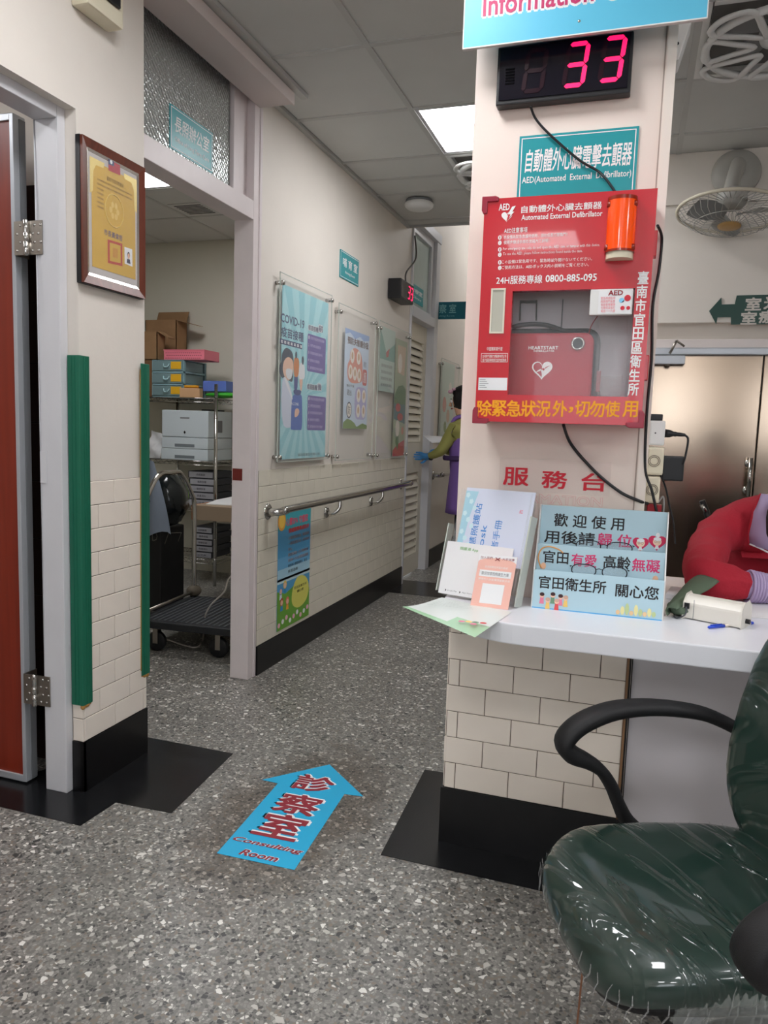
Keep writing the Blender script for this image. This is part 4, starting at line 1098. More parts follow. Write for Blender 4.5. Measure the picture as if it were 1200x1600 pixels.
# green corner guards on the pier
green = mat('green_corner_guard', (24, 104, 80), .5, noise=.05, nscale=20)
for lab, yc, sgn, z0, z1 in (('wide green corner guard on the near edge of the tiled pier', 1.94, -1, .295, 1.412), ('narrow green corner guard on the far edge of the tiled pier', 2.27, 1, .300, 1.415)):
    g = thing('corner_guard', (XP, yc, z0), lab, 'corner guard')
    yo = yc + sgn * .010
    yi = yc - sgn * .034
    mb = MB().fbox(G, min(yo, yi), max(yo, yi), z0, z1, .0075, .012).box(XP - .034, XP + .012, min(yc + sgn * .0075, yo + sgn * .002), max(yc + sgn * .0075, yo + sgn * .002), z0, z1)
    mb.build('guard_profile', green, g, bevel=.003)
    rb = MB()
    for dy in (.008, .018, .027): rb.fbox(G, yc - sgn * dy - .0012, yc - sgn * dy + .0012, z0 + .004, z1 - .004, .012, .0132)
    if sgn < 0:
        for dx in (.006, .018): rb.box(XP - dx - .0012, XP - dx + .0012, yo - .0035, yo - .002, z0 + .004, z1 - .004)
    rb.build('rib', green, g)
    gl = mat('dried_glue', (176, 132, 70), .7)
    MB().blob((XP + .006, yc - sgn * .012, z0 - .004), (.006, .012, .008), 8, 6).blob((XP + .004, yc + sgn * .004, z0 - .006), (.008, .008, .009), 8, 6).blob((XP + .005, yc - sgn * .026, z0 - .0), (.005, .008, .007), 8, 6).build('glue_lump', gl, g)
    if sgn > 0: MB().fbox(G, yi - .003, yi + .001, z0 + .02, z1 - .02, .0072, .009).build('glue_line', gl, g)

# emergency lamp box at the top left
bx = thing('wall_box', (XP, 2.02, 2.40), 'beige plastic wall box with black socket cut off by the top edge above the certificate', 'box')
MB().fbox(G, 1.925, 2.085, 2.415, 2.60, 0, .062).build('box_body', M['offwhite'], bx, bevel=.008)
MB().fbox(G, 2.085, 2.10, 2.44, 2.60, 0, .01).build('back_plate', M['white'], bx, bevel=.002)
MB().fbox(G, 1.965, 2.06, 2.462, 2.60, .062, .072).build('black_socket', M['blackp'], bx, bevel=.008)

# office sign on the transom glass
SF = FL(-1.726)
a = SF.px(266, 161); b = SF.px(332, 271)
sg = MB().fbox(SF, a[0], b[0], b[1] + .0, a[1], -.004, 0).build('office_sign', M['teal'])
tag(sg, 'teal office sign with white writing on the figured glass over the office doorway', 'sign')
border(sg, SF, a[0], b[0], b[1], a[1], .006, .0025, w)
text(sg, '長照辦公室', SF, a[0] + .03, b[0] - .028, b[1] + .068, a[1] - .03, w, bold=.02, shear=.1)
text(sg, 'Office of Long Term Care', SF, a[0] + .03, b[0] - .03, b[1] + .028, b[1] + .050, w, bold=.02)

# small teal room sign between the posters and the display
a = CORR.px(531, 389); b = CORR.px(559, 448)
sg = MB().fbox(CORR, a[0], b[0], b[1], a[1], 0, .005).build('room_sign', M['teal']); F = FL(XW + .005)
tag(sg, 'small teal nursing room sign high on the corridor wall above the second poster', 'sign')
border(sg, F, a[0], b[0], b[1], a[1], .006, .003, w)
text(sg, '哺 育 室', F, a[0] + .04, b[0] - .03, b[1] + .07, a[1] - .035, w, bold=.03)
text(sg, 'Nursing Room', F, a[0] + .08, b[0] - .07, b[1] + .03, b[1] + .05, w, bold=.02, res=1)

# second queue display further down the corridor
DF = FL(XW + .10)
a = DF.px(627, 440); b = DF.px(646, 472)
c = (DF.px(627, 450)[0], DF.px(647, 450)[0], 2.11, 2.243)
q2 = queue_display('queue_display', DF, c, 'small black queue number display glowing 33 far down the corridor wall', 2, .095)
ww = c[1] - c[0]; hh = c[3] - c[2]
for fu in (.62, .84):
    seg_digit(q2, DF, c[0] + ww * fu, c[2] + hh * .5, .045, .082, 'abgcd', .1, .010, .0006)
cable([DF.P(c[1] - .03, c[3], -.05), FL(XW + .03).P(c[1] + .02, c[3] + .1), FL(XW + .03).P(5.60, 2.5), FL(XW + .02).P(5.585, 2.66)], .006, 'dark cable running up from the small corridor display to the ceiling', mat('grey_cable_d', (84, 82, 80), .6))

# door sign on the far transom
TFm = FL(-1.721)
a = TFm.px(644, 442); b = TFm.px(660, 480)
sg = MB().fbox(TFm, max(a[0], 5.69), b[0], b[1], a[1], 0, .004).build('clinic_sign', M['teal']); F = FL(-1.717)
tag(sg, 'teal sign on the frosted transom glass right of the small corridor display', 'sign')
text(sg, '診療室', F, 5.71, b[0] - .03, b[1] + .07, a[1] - .03, w, bold=.03)
text(sg, 'Clinic', F, 5.73, b[0] - .06, b[1] + .03, b[1] + .05, w, bold=.02, res=1)
# projecting dark teal sign beyond it
PF = FC(6.45)
a = PF.px(685, 472); b = PF.px(735, 498)
sg = MB().fbox(PF, XW, b[0] + .06, b[1], a[1], -.02, 0).build('consulting_room_sign', M['teald'])
tag(sg, 'long dark teal consulting room sign sticking out from the far corridor wall', 'sign')
e1 = PF.px(689, 485); 
text(sg, '診 察 室', PF, PF.px(690, 0)[0], PF.px(733, 0)[0], b[1] + .05, a[1] - .02, mat('pale_teal_letter', (130, 190, 196), .5), bold=.02)
text(sg, 'Consulting Room', PF, PF.px(694, 0)[0], PF.px(731, 0)[0], b[1] + .015, b[1] + .035, mat('pale_teal_letter', (130, 190, 196), .5), res=1)

# ---- acrylic poster holders on stand-offs
def holder(y0, y1, z0, z1, label, x=XW + .030):
    t = thing('acrylic_poster_holder', (XW, (y0 + y1) / 2, z0), label, 'poster holder', )
    F = FL(x)
    MB().fbox(F, y0, y1, z0, z1, -.004, 0).build('acrylic_sheet', M['acrylic'], t)
    ed = MB()
    for q in ((y0, y0 + .003, z0, z1), (y1 - .003, y1, z0, z1), (y0, y1, z0, z0 + .003), (y0, y1, z1 - .003, z1)): ed.fbox(F, *q, -.0042, .0002)
    ed.build('sheet_edge', mat('acrylic_edge', (200, 206, 198), .2), t)
    for yy, zz in ((y0 + .012, z0 + .025), (y1 - .02, z0 + .02), (y0 + .012, z1 - .05), (y1 - .02, z1 - .03)):
        MB().lathe((XW, yy, zz), (1, 0, 0), [(0, 0), (.010, 0), (.010, .026), (.006, .027), (.006, .030), (.011, .031), (.012, .034), (.012, .042), (.009, .045), (0, .046)], 12).build('standoff', M['chrome'], t)
    return t
holder(3.335, 3.985, 1.035, 1.945, 'clear acrylic holder nearest the office door holding the blue vaccination poster')
holder(4.09, 4.74, 1.02, 1.925, 'clear acrylic holder in the middle of the corridor wall with a pale blue flyer')
holder(4.81, 5.53, 1.01, 1.93, 'clear acrylic holder furthest of the three beside the louvred door')
XPo = XW + .024
PFp = FL(XPo)
def poster(y0, y1, z0, z1, mt, label, name='poster', x=XPo):
    F = FL(x)
    o = MB().fbox(F, y0, y1, z0, z1, -.0015, 0).build(name, mt)
    return tag(o, label, 'poster'), F
aqua = mat('aqua_poster_ground', (150, 212, 222), .4)
aqua2 = mat('light_aqua_ray', (176, 226, 232), .4)
z_b, z_t = 1.048, 1.895
PY0, PY1 = 3.372, 3.945
p1, F = poster(PY0, PY1, z_b, z_t, aqua, 'tall aqua vaccination poster with a masked doctor in the nearest acrylic holder', )
FF = FL(XPo)
def zx(x, y): return FF.px(420 + x * .2, 420 + y * .2)         # enlarged view of the poster
c = zx(265, 1000)
rays = MB()
for k in range(22):
    t0 = 2 * math.pi * k / 22; t1 = t0 + math.pi / 22
    def hit(t):
        dx, dy = math.cos(t), math.sin(t); s = 9
        if dx > 1e-6: s = min(s, (PY1 - c[0]) / dx)
        if dx < -1e-6: s = min(s, (PY0 - c[0]) / dx)
        if dy > 1e-6: s = min(s, (z_t - c[1]) / dy)
        if dy < -1e-6: s = min(s, (z_b - c[1]) / dy)
        return (c[0] + dx * s, c[1] + dy * s)
    rays.flat(F, [c, hit(t0), hit(t1)], .0003)
rays.build('printed_rays', aqua2, p1, recalc=False)
navy = mat('navy_ink', (44, 52, 104), .5); purple = mat('purple_panel_ink', (104, 84, 160), .45)
def ztext(par, s_, x0, x1, y0, y1, mt, **k):
    a = zx(x0, y1); b = zx(x1, y0); m_ = zx((x0 + x1) / 2, y0)[1]; n_ = zx((x0 + x1) / 2, y1)[1]
    return text(par, s_, F, a[0], b[0], n_, m_, mt, **k)
ztext(p1, 'COVID-19', 94, 278, 375, 440, navy, bold=.03)
ztext(p1, '疫苗接種', 96, 272, 475, 550, navy, bold=.03)
a = zx(94, 0)[0]; b = zx(272, 0)[0]; u_, v_ = zx(180, 568)[1], zx(180, 608)[1]
patch(p1, F, rect(F, a, b, v_, u_), navy, .0006)
for k in range(7):
    x0 = a + (b - a) * (k + .12) / 7
    patch(p1, F, rect(F, x0 + .008, x0 + (b - a) / 7 * .8, v_ + .006, u_ - .006), M['paper'], .0009)
text(p1, '照過來健康來', F, a + .01, b - .01, v_ + .010, u_ - .010, navy, n=.0012, res=1)
for (ya, yb, yt, kk) in ((515, 810, 470, '前'), (985, 1260, 925, '後')):
    x0, x1 = 300, 443
    a = zx(x0, (ya + yb) / 2)[0]; b = zx(x1, (ya + yb) / 2)[0]; t_ = zx(370, ya + 10)[1]; bt_ = zx(370, yb + 2)[1]
    patch(p1, F, rrect(F, a, b, bt_, t_, .012), purple, .0006, 'printed_panel')
    for k, s_ in enumerate(('有免疫不全或過敏史請先告知醫師', '身體不適請延後接種疫苗', '孕婦請與醫師討論評估', '攜帶健保卡及接種紀錄', '請穿著寬鬆衣物方便施打')):
        zz = t_ - (t_ - bt_) * (k + .5) / 5
        text(p1, s_, F, a + .035, a + .035 + (b - a - .05) * (.95, .7, .85, .65, .9)[k], zz - .007, zz + .009, mat('lilac_ink', (206, 190, 232), .5), n=.0009, res=1)
        text(p1, str(k + 1), F, a + .012, a + .022, zz - .007, zz + .009, M['inkw'], n=.0009, res=1)
    text(p1, '疫苗接種', F, zx(318, 0)[0], zx(396, 0)[0], zx(360, yt + 22)[1], zx(360, yt - 18)[1], navy, n=.0006, bold=.02, halo=M['paper'], halo_b=.1)
    text(p1, kk, F, zx(400, 0)[0], zx(432, 0)[0], zx(415, yt + 28)[1], zx(415, yt - 24)[1], navy, n=.0006, bold=.02, halo=M['paper'], halo_b=.1)
text(p1, '官田區衛生所關心您', F, zx(255, 0)[0], zx(430, 0)[0], z_b + .012, z_b + .026, M['ink'], res=1)
def zpoly(pts, mt, n, par=None, k=4):
    q = [zx(*p) for p in pts]
    sp_ = spline([(a_[0], a_[1], 0) for a_ in q], k, closed=True)
    return patch(par or p1, F, [(v.x, v.y) for v in sp_], mt, n, 'printed_figure')
coat = mat('printed_white_coat', (216, 222, 238), .5); prnavy = mat('printed_dark_hair', (38, 52, 76), .5); prskin = mat('printed_skin', (240, 196, 170), .5)
zpoly([(135, 618), (180, 650), (192, 720), (190, 800), (182, 880), (150, 870), (110, 856), (84, 820), (82, 760), (98, 720), (104, 660)], prnavy, .0008)
zpoly([(118, 720), (150, 690), (186, 720), (188, 800), (160, 868), (130, 860), (108, 790)], prskin, .0011)
zpoly([(132, 790), (160, 780), (184, 800), (170, 860), (140, 850)], M['paper'], .0014)
zpoly([(112, 850), (150, 880), (176, 960), (190, 1060), (232, 1110), (200, 1170), (176, 1230), (130, 1240), (104, 1180), (96, 1000)], coat, .0012)
zpoly([(120, 862), (140, 868), (180, 1000), (176, 1012)], mat('printed_shirt', (240, 240, 246), .5), .0015)
zpoly([(206, 980), (250, 985), (258, 1050), (256, 1240), (232, 1258), (180, 1256), (170, 1236), (176, 1050), (184, 1000)], mat('printed_bottle_blue', (66, 104, 186), .45), .0014)
zpoly([(196, 945), (246, 950), (248, 975), (226, 990), (196, 975)], mat('printed_bottle_cap', (40, 60, 130), .45), .0015)
zpoly([(204, 1100), (226, 1092), (236, 1116), (222, 1150), (200, 1156)], prskin, .0017)
text(p1, 'VACCINE', F, zx(182, 0)[0], zx(252, 0)[0], zx(216, 1068)[1], zx(216, 1046)[1], M['inkw'], n=.0018, res=1)
zpoly([(198, 700), (232, 708), (234, 790), (224, 840), (196, 830)], mat('printed_orange_jacket', (214, 130, 60), .5), .0011)
zpoly([(200, 830), (224, 832), (220, 940), (198, 935)], mat('printed_blue_trousers', (60, 70, 140), .5), .001)
disc(p1, F, *zx(212, 674), .012, .018, prnavy, .0012); 
zpoly([(242, 740), (276, 760), (278, 850), (256, 862), (232, 850)], M['paper'], .0012)
zpoly([(238, 858), (262, 862), (256, 946), (246, 946)], prskin, .001)
disc(p1, F, *zx(264, 716), .014, .022, prnavy, .0013)

# pale blue flyer in the second holder
a = zx(597, 0); y0_, y1_ = 4.215, 4.625
F = FL(XPo)
def yx(x, y): return F.px(520 + x * .1625, 480 + y * .1625)
p2, F = poster(4.21, 4.63, 1.21, 1.80, mat('pale_blue_flyer', (206, 222, 240), .45), 'small pale blue flyer with pink round pictures in the middle acrylic holder', 'flyer')
zt_, zb_ = 1.80, 1.21
def ntx(u, v): return (4.21 + .42 * u, 1.21 + .59 * v)
patch(p2, F, [ntx(0, .94), ntx(0, 1), ntx(1, 1), ntx(1, .95), ntx(.75, .93), ntx(.6, .96), ntx(.4, .92), ntx(.2, .97)], mat('sky_wash_blue', (150, 180, 226), .45), .0005)
text(p2, '預防失智護你我', F, *[ntx(.1, 0)[0], ntx(.97, 0)[0]], ntx(0, .855)[1], ntx(0, .925)[1], mat('brown_title_ink', (96, 60, 54), .5), bold=.04)
for pts, mt in (([(.22, .78), (.4, .83), (.62, .8), (.72, .7), (.74, .55), (.66, .49), (.3, .47), (.14, .52), (.12, .64), (.2, .7)], mat('salmon_print', (226, 150, 130), .5)),
                ([(.5, .42), (.72, .44), (.9, .42), (.95, .3), (.9, .12), (.7, .10), (.5, .12), (.44, .28)], mat('lavender_print', (186, 180, 222), .5))):
    sp_ = spline([(*ntx(*p), 0) for p in pts], 4, closed=True); patch(p2, F, [(v.x, v.y) for v in sp_], mt, .0005)
for u, v in ((.3, .74), (.56, .74), (.24, .58), (.42, .57), (.6, .56), (.6, .35), (.83, .35), (.6, .19), (.83, .19)):
    c = ntx(u, v); disc(p2, F, c[0], c[1], .036, .042, mat('cream_print', (244, 236, 226), .5), .0008)
    disc(p2, F, c[0], c[1] + .004, .016, .022, mat('tan_print', (214, 176, 140), .5), .0011)
c = ntx(.84, .55); patch(p2, F, rrect(F, c[0] - .04, c[0] + .04, c[1] - .05, c[1] + .05, .02), mat('brick_red_print', (206, 92, 90), .5), .0009)
text(p2, '護', F, c[0] - .026, c[0] + .026, c[1] - .034, c[1] + .034, M['inkw'], n=.0012)
text(p2, '趨吉', F, ntx(.78, 0)[0], ntx(.9, 0)[0], ntx(0, .66)[1], ntx(0, .72)[1], navy, n=.0008)
text(p2, '避凶', F, ntx(.12, 0)[0], ntx(.3, 0)[0], ntx(0, .34)[1], ntx(0, .40)[1], M['ink'], n=.0008)
c = ntx(.22, .19); disc(p2, F, c[0], c[1], .045, .05, mat('dark_round_mark', (70, 76, 90), .5), .0007); disc(p2, F, c[0], c[1], .036, .041, mat('cream_print', (244, 236, 226), .5), .0009)
text(p2, '防', F, c[0] - .022, c[0] + .022, c[1] - .026, c[1] + .026, M['ink'], n=.0012)
text(p2, '醫起守護', F, ntx(.1, 0)[0], ntx(.4, 0)[0], ntx(0, .425)[1], ntx(0, .45)[1], M['ink'], n=.0008, res=1)
patch(p2, F, [ntx(*p) for p in ((0, 0), (1, 0), (1, .04), (.8, .06), (.7, .045), (.55, .02), (.45, .06), (.3, .09), (.15, .10), (0, .06))], mat('grass_print', (120, 150, 70), .5), .001)
# third holder: leaflet and colourful sheet
p3, F = poster(4.85, 5.18, 1.47, 1.90, mat('pale_green_leaflet', (196, 216, 206), .45), 'pale green leaflet with small rows of print at the left of the furthest acrylic holder', 'leaflet')
def l3(u, v): return (4.85 + .33 * u, 1.47 + .43 * v)
patch(p3, F, [l3(*p) for p in ((0, .5), (1, .5), (1, .8), (.4, .62), (.15, .85), (0, .95))], mat('teal_wash_print', (130, 176, 164), .5), .0005)
patch(p3, F, [l3(*p) for p in ((.4, .62), (.62, .70), (.55, .56), (.42, .54))], mat('brick_red_print', (206, 92, 90), .5), .0008)
for k in range(4):
    text(p3, '健康飲食運動', F, l3(.1, 0)[0], l3(.85, 0)[0], l3(0, .38 - k * .1)[1], l3(0, .43 - k * .1)[1], M['inkg'], res=1)
p4, F = poster(5.20, 5.48, 1.02, 1.86, mat('olive_green_sheet', (176, 190, 160), .45), 'long colourful sheet with green and red shapes right of the pale green leaflet', 'leaflet')
def l4(u, v): return (5.20 + .28 * u, 1.02 + .84 * v)
for pts, mt, n in (([(0, .52), (.3, .60), (.7, .62), (1, .58), (1, .45), (0, .45)], mat('hill_green_print', (84, 128, 84), .5), .0006), ([(0, .45), (1, .45), (1, .28), (0, .32)], mat('sea_teal_print', (70, 120, 130), .5), .0005),
                   ([(0, .05), (.4, .1), (1, .14), (1, 0), (0, 0)], mat('red_wash_print', (200, 60, 70), .5), .0006), ([(.2, .12), (.36, .3), (.5, .12), (.4, .05)], mat('hill_green_print', (84, 128, 84), .5), .0008),
                   ([(.15, .95), (.9, .95), (.8, .7), (.2, .72)], mat('peach_print', (220, 196, 170), .5), .0005)):
    patch(p4, F, [l4(*p) for p in pts], mt, n)
for (u, v, r1, r2, mt) in ((.35, .42, .06, .03, 'red_wash_print'), (.55, .34, .07, .028, 'red_wash_print'), (.35, .24, .05, .06, 'cream_print'), (.8, .22, .03, .03, 'salmon_print'), (.4, .8, .05, .07, 'cream_print')):
    c = l4(u, v); disc(p4, F, c[0], c[1], r1, r2, MATS[mt], .001)
# holder beyond the louvred door
holder(6.52, 7.22, 1.10, 1.85, 'clear acrylic holder beyond the louvred door behind the person in purple')
p5, F = poster(6.58, 7.05, 1.13, 1.83, mat('pale_mint_sheet', (204, 222, 208), .45), 'pale mint poster in the acrylic holder behind the person in the purple apron')
for k, (u, v, r_) in enumerate(((6.7, 1.45, .07), (6.85, 1.35, .06), (6.75, 1.25, .05), (6.9, 1.6, .06))):
    disc(p5, F, u, v, r_, r_, MATS[('salmon_print', 'tan_print', 'grass_print', 'cream_print')[k]], .0006)

# handrails
def handrail(y0, y1, z, label, mounts, x=XW + .085):
    t = thing('handrail', (XW, (y0 + y1) / 2, z), label, 'handrail')
    p = [(XW + .004, y0, z - .012), (XW + .05, y0 + .004, z - .012), (x, y0 + .04, z - .006), (x + .002, y0 + .10, z), (x, (y0 + y1) / 2, z), (x, y1 - .10, z), (x, y1 - .04, z), (XW + .05, y1 - .004, z), (XW + .004, y1, z)]
    MB().sweep(spline(p, 6), .019, 14).build('rail_tube', M['chrome'], t)
    for yy in (y0, y1): MB().lathe((XW + .001, yy, z - .012), (1, 0, 0), [(.040, 0), (.041, .006), (.034, .012), (.022, .014)], 20).build('wall_flange', M['chrome'], t)
    for yy in mounts:
        k = MB().sweep(spline([(XW + .004, yy, z - .085), (XW + .055, yy, z - .088), (x, yy + .015, z - .055), (x, yy + .02, z - .012)], 5), .011, 10)
        k.lathe((XW + .008, yy, z - .085), (1, 0, 0), [(.032, 0), (.033, .006), (.026, .012), (.014, .016)], 18); k.build('bracket', M['chrome'], t)
    return t
handrail(3.29, 5.50, .808, 'polished steel handrail along the tiled corridor wall', (4.02, 4.80))
handrail(6.47, 9.2, .83, 'steel handrail beyond the louvred door behind the person in purple', (7.6,))

# sticker poster on the tiles under the handrail
SFw = FL(XW + .0085)
def sx_(x, y): return SFw.px(340 + x * .26667, 680 + y * .26667)
y0_, y1_, z0_, z1_ = 3.40, 3.80, .165, .775
sp1 = MB().fbox(SFw, y0_, y1_, z0_, z1_, 0, .0008).build('wall_sticker_poster', mat('poster_sky_blue', (84, 160, 206), .4))
tag(sp1, 'blue and green cartoon poster stuck on the tiles under the handrail', 'poster')
F = FL(XW + .0093)
def l6(u, v): return (y0_ + (y1_ - y0_) * u, z0_ + (z1_ - z0_) * v)
for v0, v1, cc in ((.42, .52, (170, 212, 232)), (.52, .62, (110, 176, 218)), (.85, 1.0, (70, 178, 190)), (.40, .44, (200, 226, 232))):
    patch(sp1, F, rect(F, *[l6(0, 0)[0], l6(1, 0)[0]], l6(0, v0)[1], l6(0, v1)[1]), mat('sky_band_%d_%d_%d' % cc, cc, .4), .0003)
patch(sp1, F, [l6(*p) for p in ((0, .0), (1, .0), (1, .26), (.8, .33), (.5, .34), (.25, .30), (0, .34))], mat('meadow_green', (110, 168, 60), .45), .0006)
sp_ = spline([(*l6(*p), 0) for p in ((.45, .30), (.6, .40), (.85, .38), (.98, .28), (.9, .16), (.65, .12), (.45, .18))], 5, closed=True)
patch(sp1, F, [(v.x, v.y) for v in sp_], mat('lemon_bubble', (226, 222, 110), .45), .0009)
disc(sp1, F, *l6(.1, .93), .045, .05, mat('sun_orange', (240, 170, 70), .45), .0007); disc(sp1, F, *l6(.1, .93), .032, .036, mat('sun_yellow', (250, 205, 90), .45), .001)
pinkl = mat('pink_title_ink', (240, 90, 120), .45)
text(sp1, '心靈SPA 守護您', F, l6(.22, 0)[0], l6(.9, 0)[0], l6(0, .88)[1], l6(0, .945)[1], pinkl, n=.0012, bold=.03)
text(sp1, '情緒關懷專線陪伴', F, l6(.3, 0)[0], l6(.94, 0)[0], l6(0, .815)[1], l6(0, .855)[1], mat('orange_red_ink', (230, 70, 50), .45), n=.0012, bold=.03)
for k, s_ in enumerate(('心情煩悶找人聊，專線服務', '一通電話關心您，全年無休', '安心。', '張老師專線一九八零都可以', '生命線一九九五陪您渡過難關', '衛生局心理諮商預約，歡迎', '來電洽詢')):
    zz = .77 - k * .048
    text(sp1, s_, F, l6(.3, 0)[0], l6((.95, .95, .42, .93, .93, .9, .6)[k], 0)[0], l6(0, zz - .014)[1], l6(0, zz + .014)[1], M['ink'] if k > 4 else navy, n=.0012, res=1, halo=M['inkw'] if k < 5 else None, halo_b=.03)
text(sp1, '官田區衛生所', F, l6(.5, 0)[0], l6(.9, 0)[0], l6(0, .30)[1], l6(0, .325)[1], M['ink'], n=.0015, res=1)
text(sp1, '關心您', F, l6(.6, 0)[0], l6(.8, 0)[0], l6(0, .26)[1], l6(0, .285)[1], M['ink'], n=.0015, res=1)
for u, v, c1, c2 in ((.13, .22, (180, 90, 60), (60, 140, 200)), (.3, .21, (226, 120, 100), (236, 160, 60)), (.22, .36, (236, 200, 90), (60, 150, 200)), (.1, .32, (90, 150, 210), (220, 230, 240))):
    c = l6(u, v); disc(sp1, F, c[0], c[1] + .012, .02, .022, mat('cartoon_%d_%d_%d' % c1, c1, .5), .001)
    patch(sp1, F, [(c[0] - .016, c[1] - .035), (c[0] + .016, c[1] - .035), (c[0] + .010, c[1] - .005), (c[0] - .010, c[1] - .005)], mat('cartoon_%d_%d_%d' % c2, c2, .5), .0009)
    disc(sp1, F, c[0], c[1] + .008, .014, .014, prskin, .0013)
for k in range(9):
    c = l6(.06 + k * .11, .045 + .02 * (k % 3)); disc(sp1, F, c[0], c[1], .015, .013, M['paper'] if k % 2 else mat('pink_flower_print', (240, 180, 200), .5), .001)

# ---- floor arrow sticker
AR = FZ(.0006)
def ap(x, y): return AR.px(320 + x * .23333, 1170 + y * .23333)
arr = [ap(*p) for p in ((80, 700), (600, 812), (935, 303), (1062, 320), (835, 106), (385, 208), (490, 232))]
ab = MB().prism(AR, arr, 0, .0008).build('floor_arrow_sticker', mat('cyan_sticker', (26, 168, 214), .4))
tag(ab, 'bright blue arrow sticker with dark red characters on the terrazzo floor', 'floor sticker')
# local frame along the arrow
o = V3(*ap(80, 700), .0014); ux = (V3(*ap(600, 812), .0014) - o); UL = ux.length
AF2 = Frame(o, ux, V3(-ux.y, ux.x, 0))
maroon = mat('maroon_letter', (140, 26, 44), .45)
def al_(x, y): return AF2.px(320 + x * .23333, 1170 + y * .23333)
for ch, pts in (('診', ((575, 235), (890, 230), (735, 175), (735, 298))), ('察', ((455, 370), (805, 370), (640, 300), (600, 448))), ('室', ((330, 515), (700, 515), (530, 430), (480, 612)))):
    q = [al_(*p) for p in pts]
    cu = (q[0][0] + q[1][0]) / 2; cv = (q[2][1] + q[3][1]) / 2; hw = (q[1][0] - q[0][0]) / 2 * .88; hv = (q[2][1] - q[3][1]) / 2 * .88
    hw = max(hw, .06); text(ab, ch, AF2, cu - hw, cu + hw, cv - hv, cv + hv, maroon, n=.0002, bold=.035, halo=M['paper'], halo_b=.045)
for s_, (x0, y0), (x1, y1), hgt in (('Consulting', (195, 600), (650, 700), .024), ('Room', (240, 690), (490, 740), .024)):
    a = al_(x0, y0); b = al_(x1, y1); cv = (a[1] + b[1]) / 2
    text(ab, s_, AF2, a[0], b[0], cv - hgt * .6, cv + hgt * .6, maroon, n=.0002, bold=.03, shear=.25, halo=M['paper'], halo_b=.05)

# smoke detector on the corridor ceiling
p = W(655, 312, 2, CZ)
sd = thing('smoke_detector', (p.x, p.y, CZ), 'white dome detector on the corridor ceiling above the small display', 'detector')
MB().lathe((p.x, p.y, CZ - .004), (0, 0, -1), [(.0, 0), (.085, 0), (.088, .008), (.085, .016)], 28).build('base_ring', M['inkg'], sd)
MB().lathe((p.x, p.y, CZ - .02), (0, 0, -1), [(.085, 0), (.094, .010), (.092, .024), (.074, .038), (.035, .046), (0, .048)], 28).build('dome_cover', M['white'], sd)
# ================================================================== things on the counter
CT = cz1
def onC(px, py, z=CT): return W(px, py, 2, z)
# --- three-tier glasses rack
rk = thing('glasses_rack', (-.07, 2.0, CT), 'pale blue three-step rack for reading glasses with black and pink writing on the counter', 'rack')
pb = mat('pale_blue_board', (178, 208, 220), .45)
tiers = [(1.963, 1.975, .865), (2.005, 2.016, .928), (2.050, 2.062, 1.028)]
RX0, RX1 = -.228, .093
tf = []
for k, (ya, yb, zt) in enumerate(tiers):
    lean = .012
    A = V3(RX0, ya, CT if k == 0 else CT + .0); 
    Fk = Frame(V3(0, ya, CT), (1, 0, 0), (0, lean, zt - CT))
    hgt = Fk.v.dot(V3(0, lean, zt - CT))
    # each tier's board starts at the counter, runs up behind the one before
    MB().fbox(Fk, RX0, RX1, .0, hgt, -.004, 0).build('front_board', pb, rk, bevel=.001)
    tf.append((Fk, hgt))
for x in (RX0 - .003, RX1): MB().prism(Frame((x, 0, 0), (0, 1, 0), (0, 0, 1)), [(1.966, CT), (2.07, CT), (2.075, 1.028), (2.058, 1.028), (2.02, .928), (1.98, .862)], 0, .003).build('side_board', M['white'], rk)
def tpx(F, tl, br): a = F.px(*tl); b = F.px(*br); return a[0], b[0], b[1], a[1]
F, hg = tf[2]
def T(Fi, s_, x0, x1, yc, hpx, mt, **k):
    a = Fi.px(x0, yc); b = Fi.px(x1, yc + (x1 - x0) * .085)
    cv = (a[1] + b[1]) / 2; hh = hpx / 2 / 590
    return text(rk, s_, Fi, a[0], b[0], cv - hh, cv + hh, mt, bold=.025, **k)
pk = mat('hot_pink_letter', (216, 50, 110), .45)
T(F, '歡 迎 使 用', 866, 975, 811, 20, M['ink'])
T(F, '用後請', 851, 929, 837, 20, M['ink'])
T(F, '歸 位', 934, 987, 842, 20, pk)
F2, hg = tf[1]
T(F2, '官田', 849, 888, 869, 19, M['ink']); T(F2, '有愛', 893, 932, 874, 19, pk); T(F2, '高齡', 943, 985, 877, 19, M['ink']); T(F2, '無礙', 988, 1031, 882, 19, pk)
F3, hg = tf[0]
T(F3, '官田衛生所', 842, 947, 909, 19, M['ink']); T(F3, '關心您', 962, 1029, 922, 19, M['ink'])
# printed pictures: two elders in hearts, ring, family, plants
for (x, y, r1) in ((1001, 848, .0215), (1027, 846, .0235)):
    c = F.px(x, y)
    hp = [(c[0] + (u - c[0]) * 1, v) for u, v in heart(None, c[0], c[1] - .002, r1, 24)]
    patch(rk, F, hp, mat('crimson_heart_print', (206, 34, 84), .45), .0006)
    disc(rk, F, c[0], c[1] - .001, .0105, .0105, mat('cartoon_skin', (246, 214, 190), .5), .0009)
    disc(rk, F, c[0], c[1] + .006, .0095, .005, M['paper'], .0012)
    patch(rk, F, [(c[0] - .006, c[1] - .020), (c[0] + .006, c[1] - .020), (c[0] + .003, c[1] - .011), (c[0] - .003, c[1] - .011)], M['paper'], .001)
    for dx in (-.004, .004): MB().sweep([F.P(c[0] + dx + .0028 * math.cos(t), c[1] - .001 + .0028 * math.sin(t), .0014) for t in [2 * math.pi * i / 10 for i in range(10)]], .0003, 4, closed=True).build('printed_spectacle', M['ink'], rk)
disc(rk, F, F.px(1028, 836)[0], F.px(1028, 836)[1], .005, .006, M['paper'], .0011)
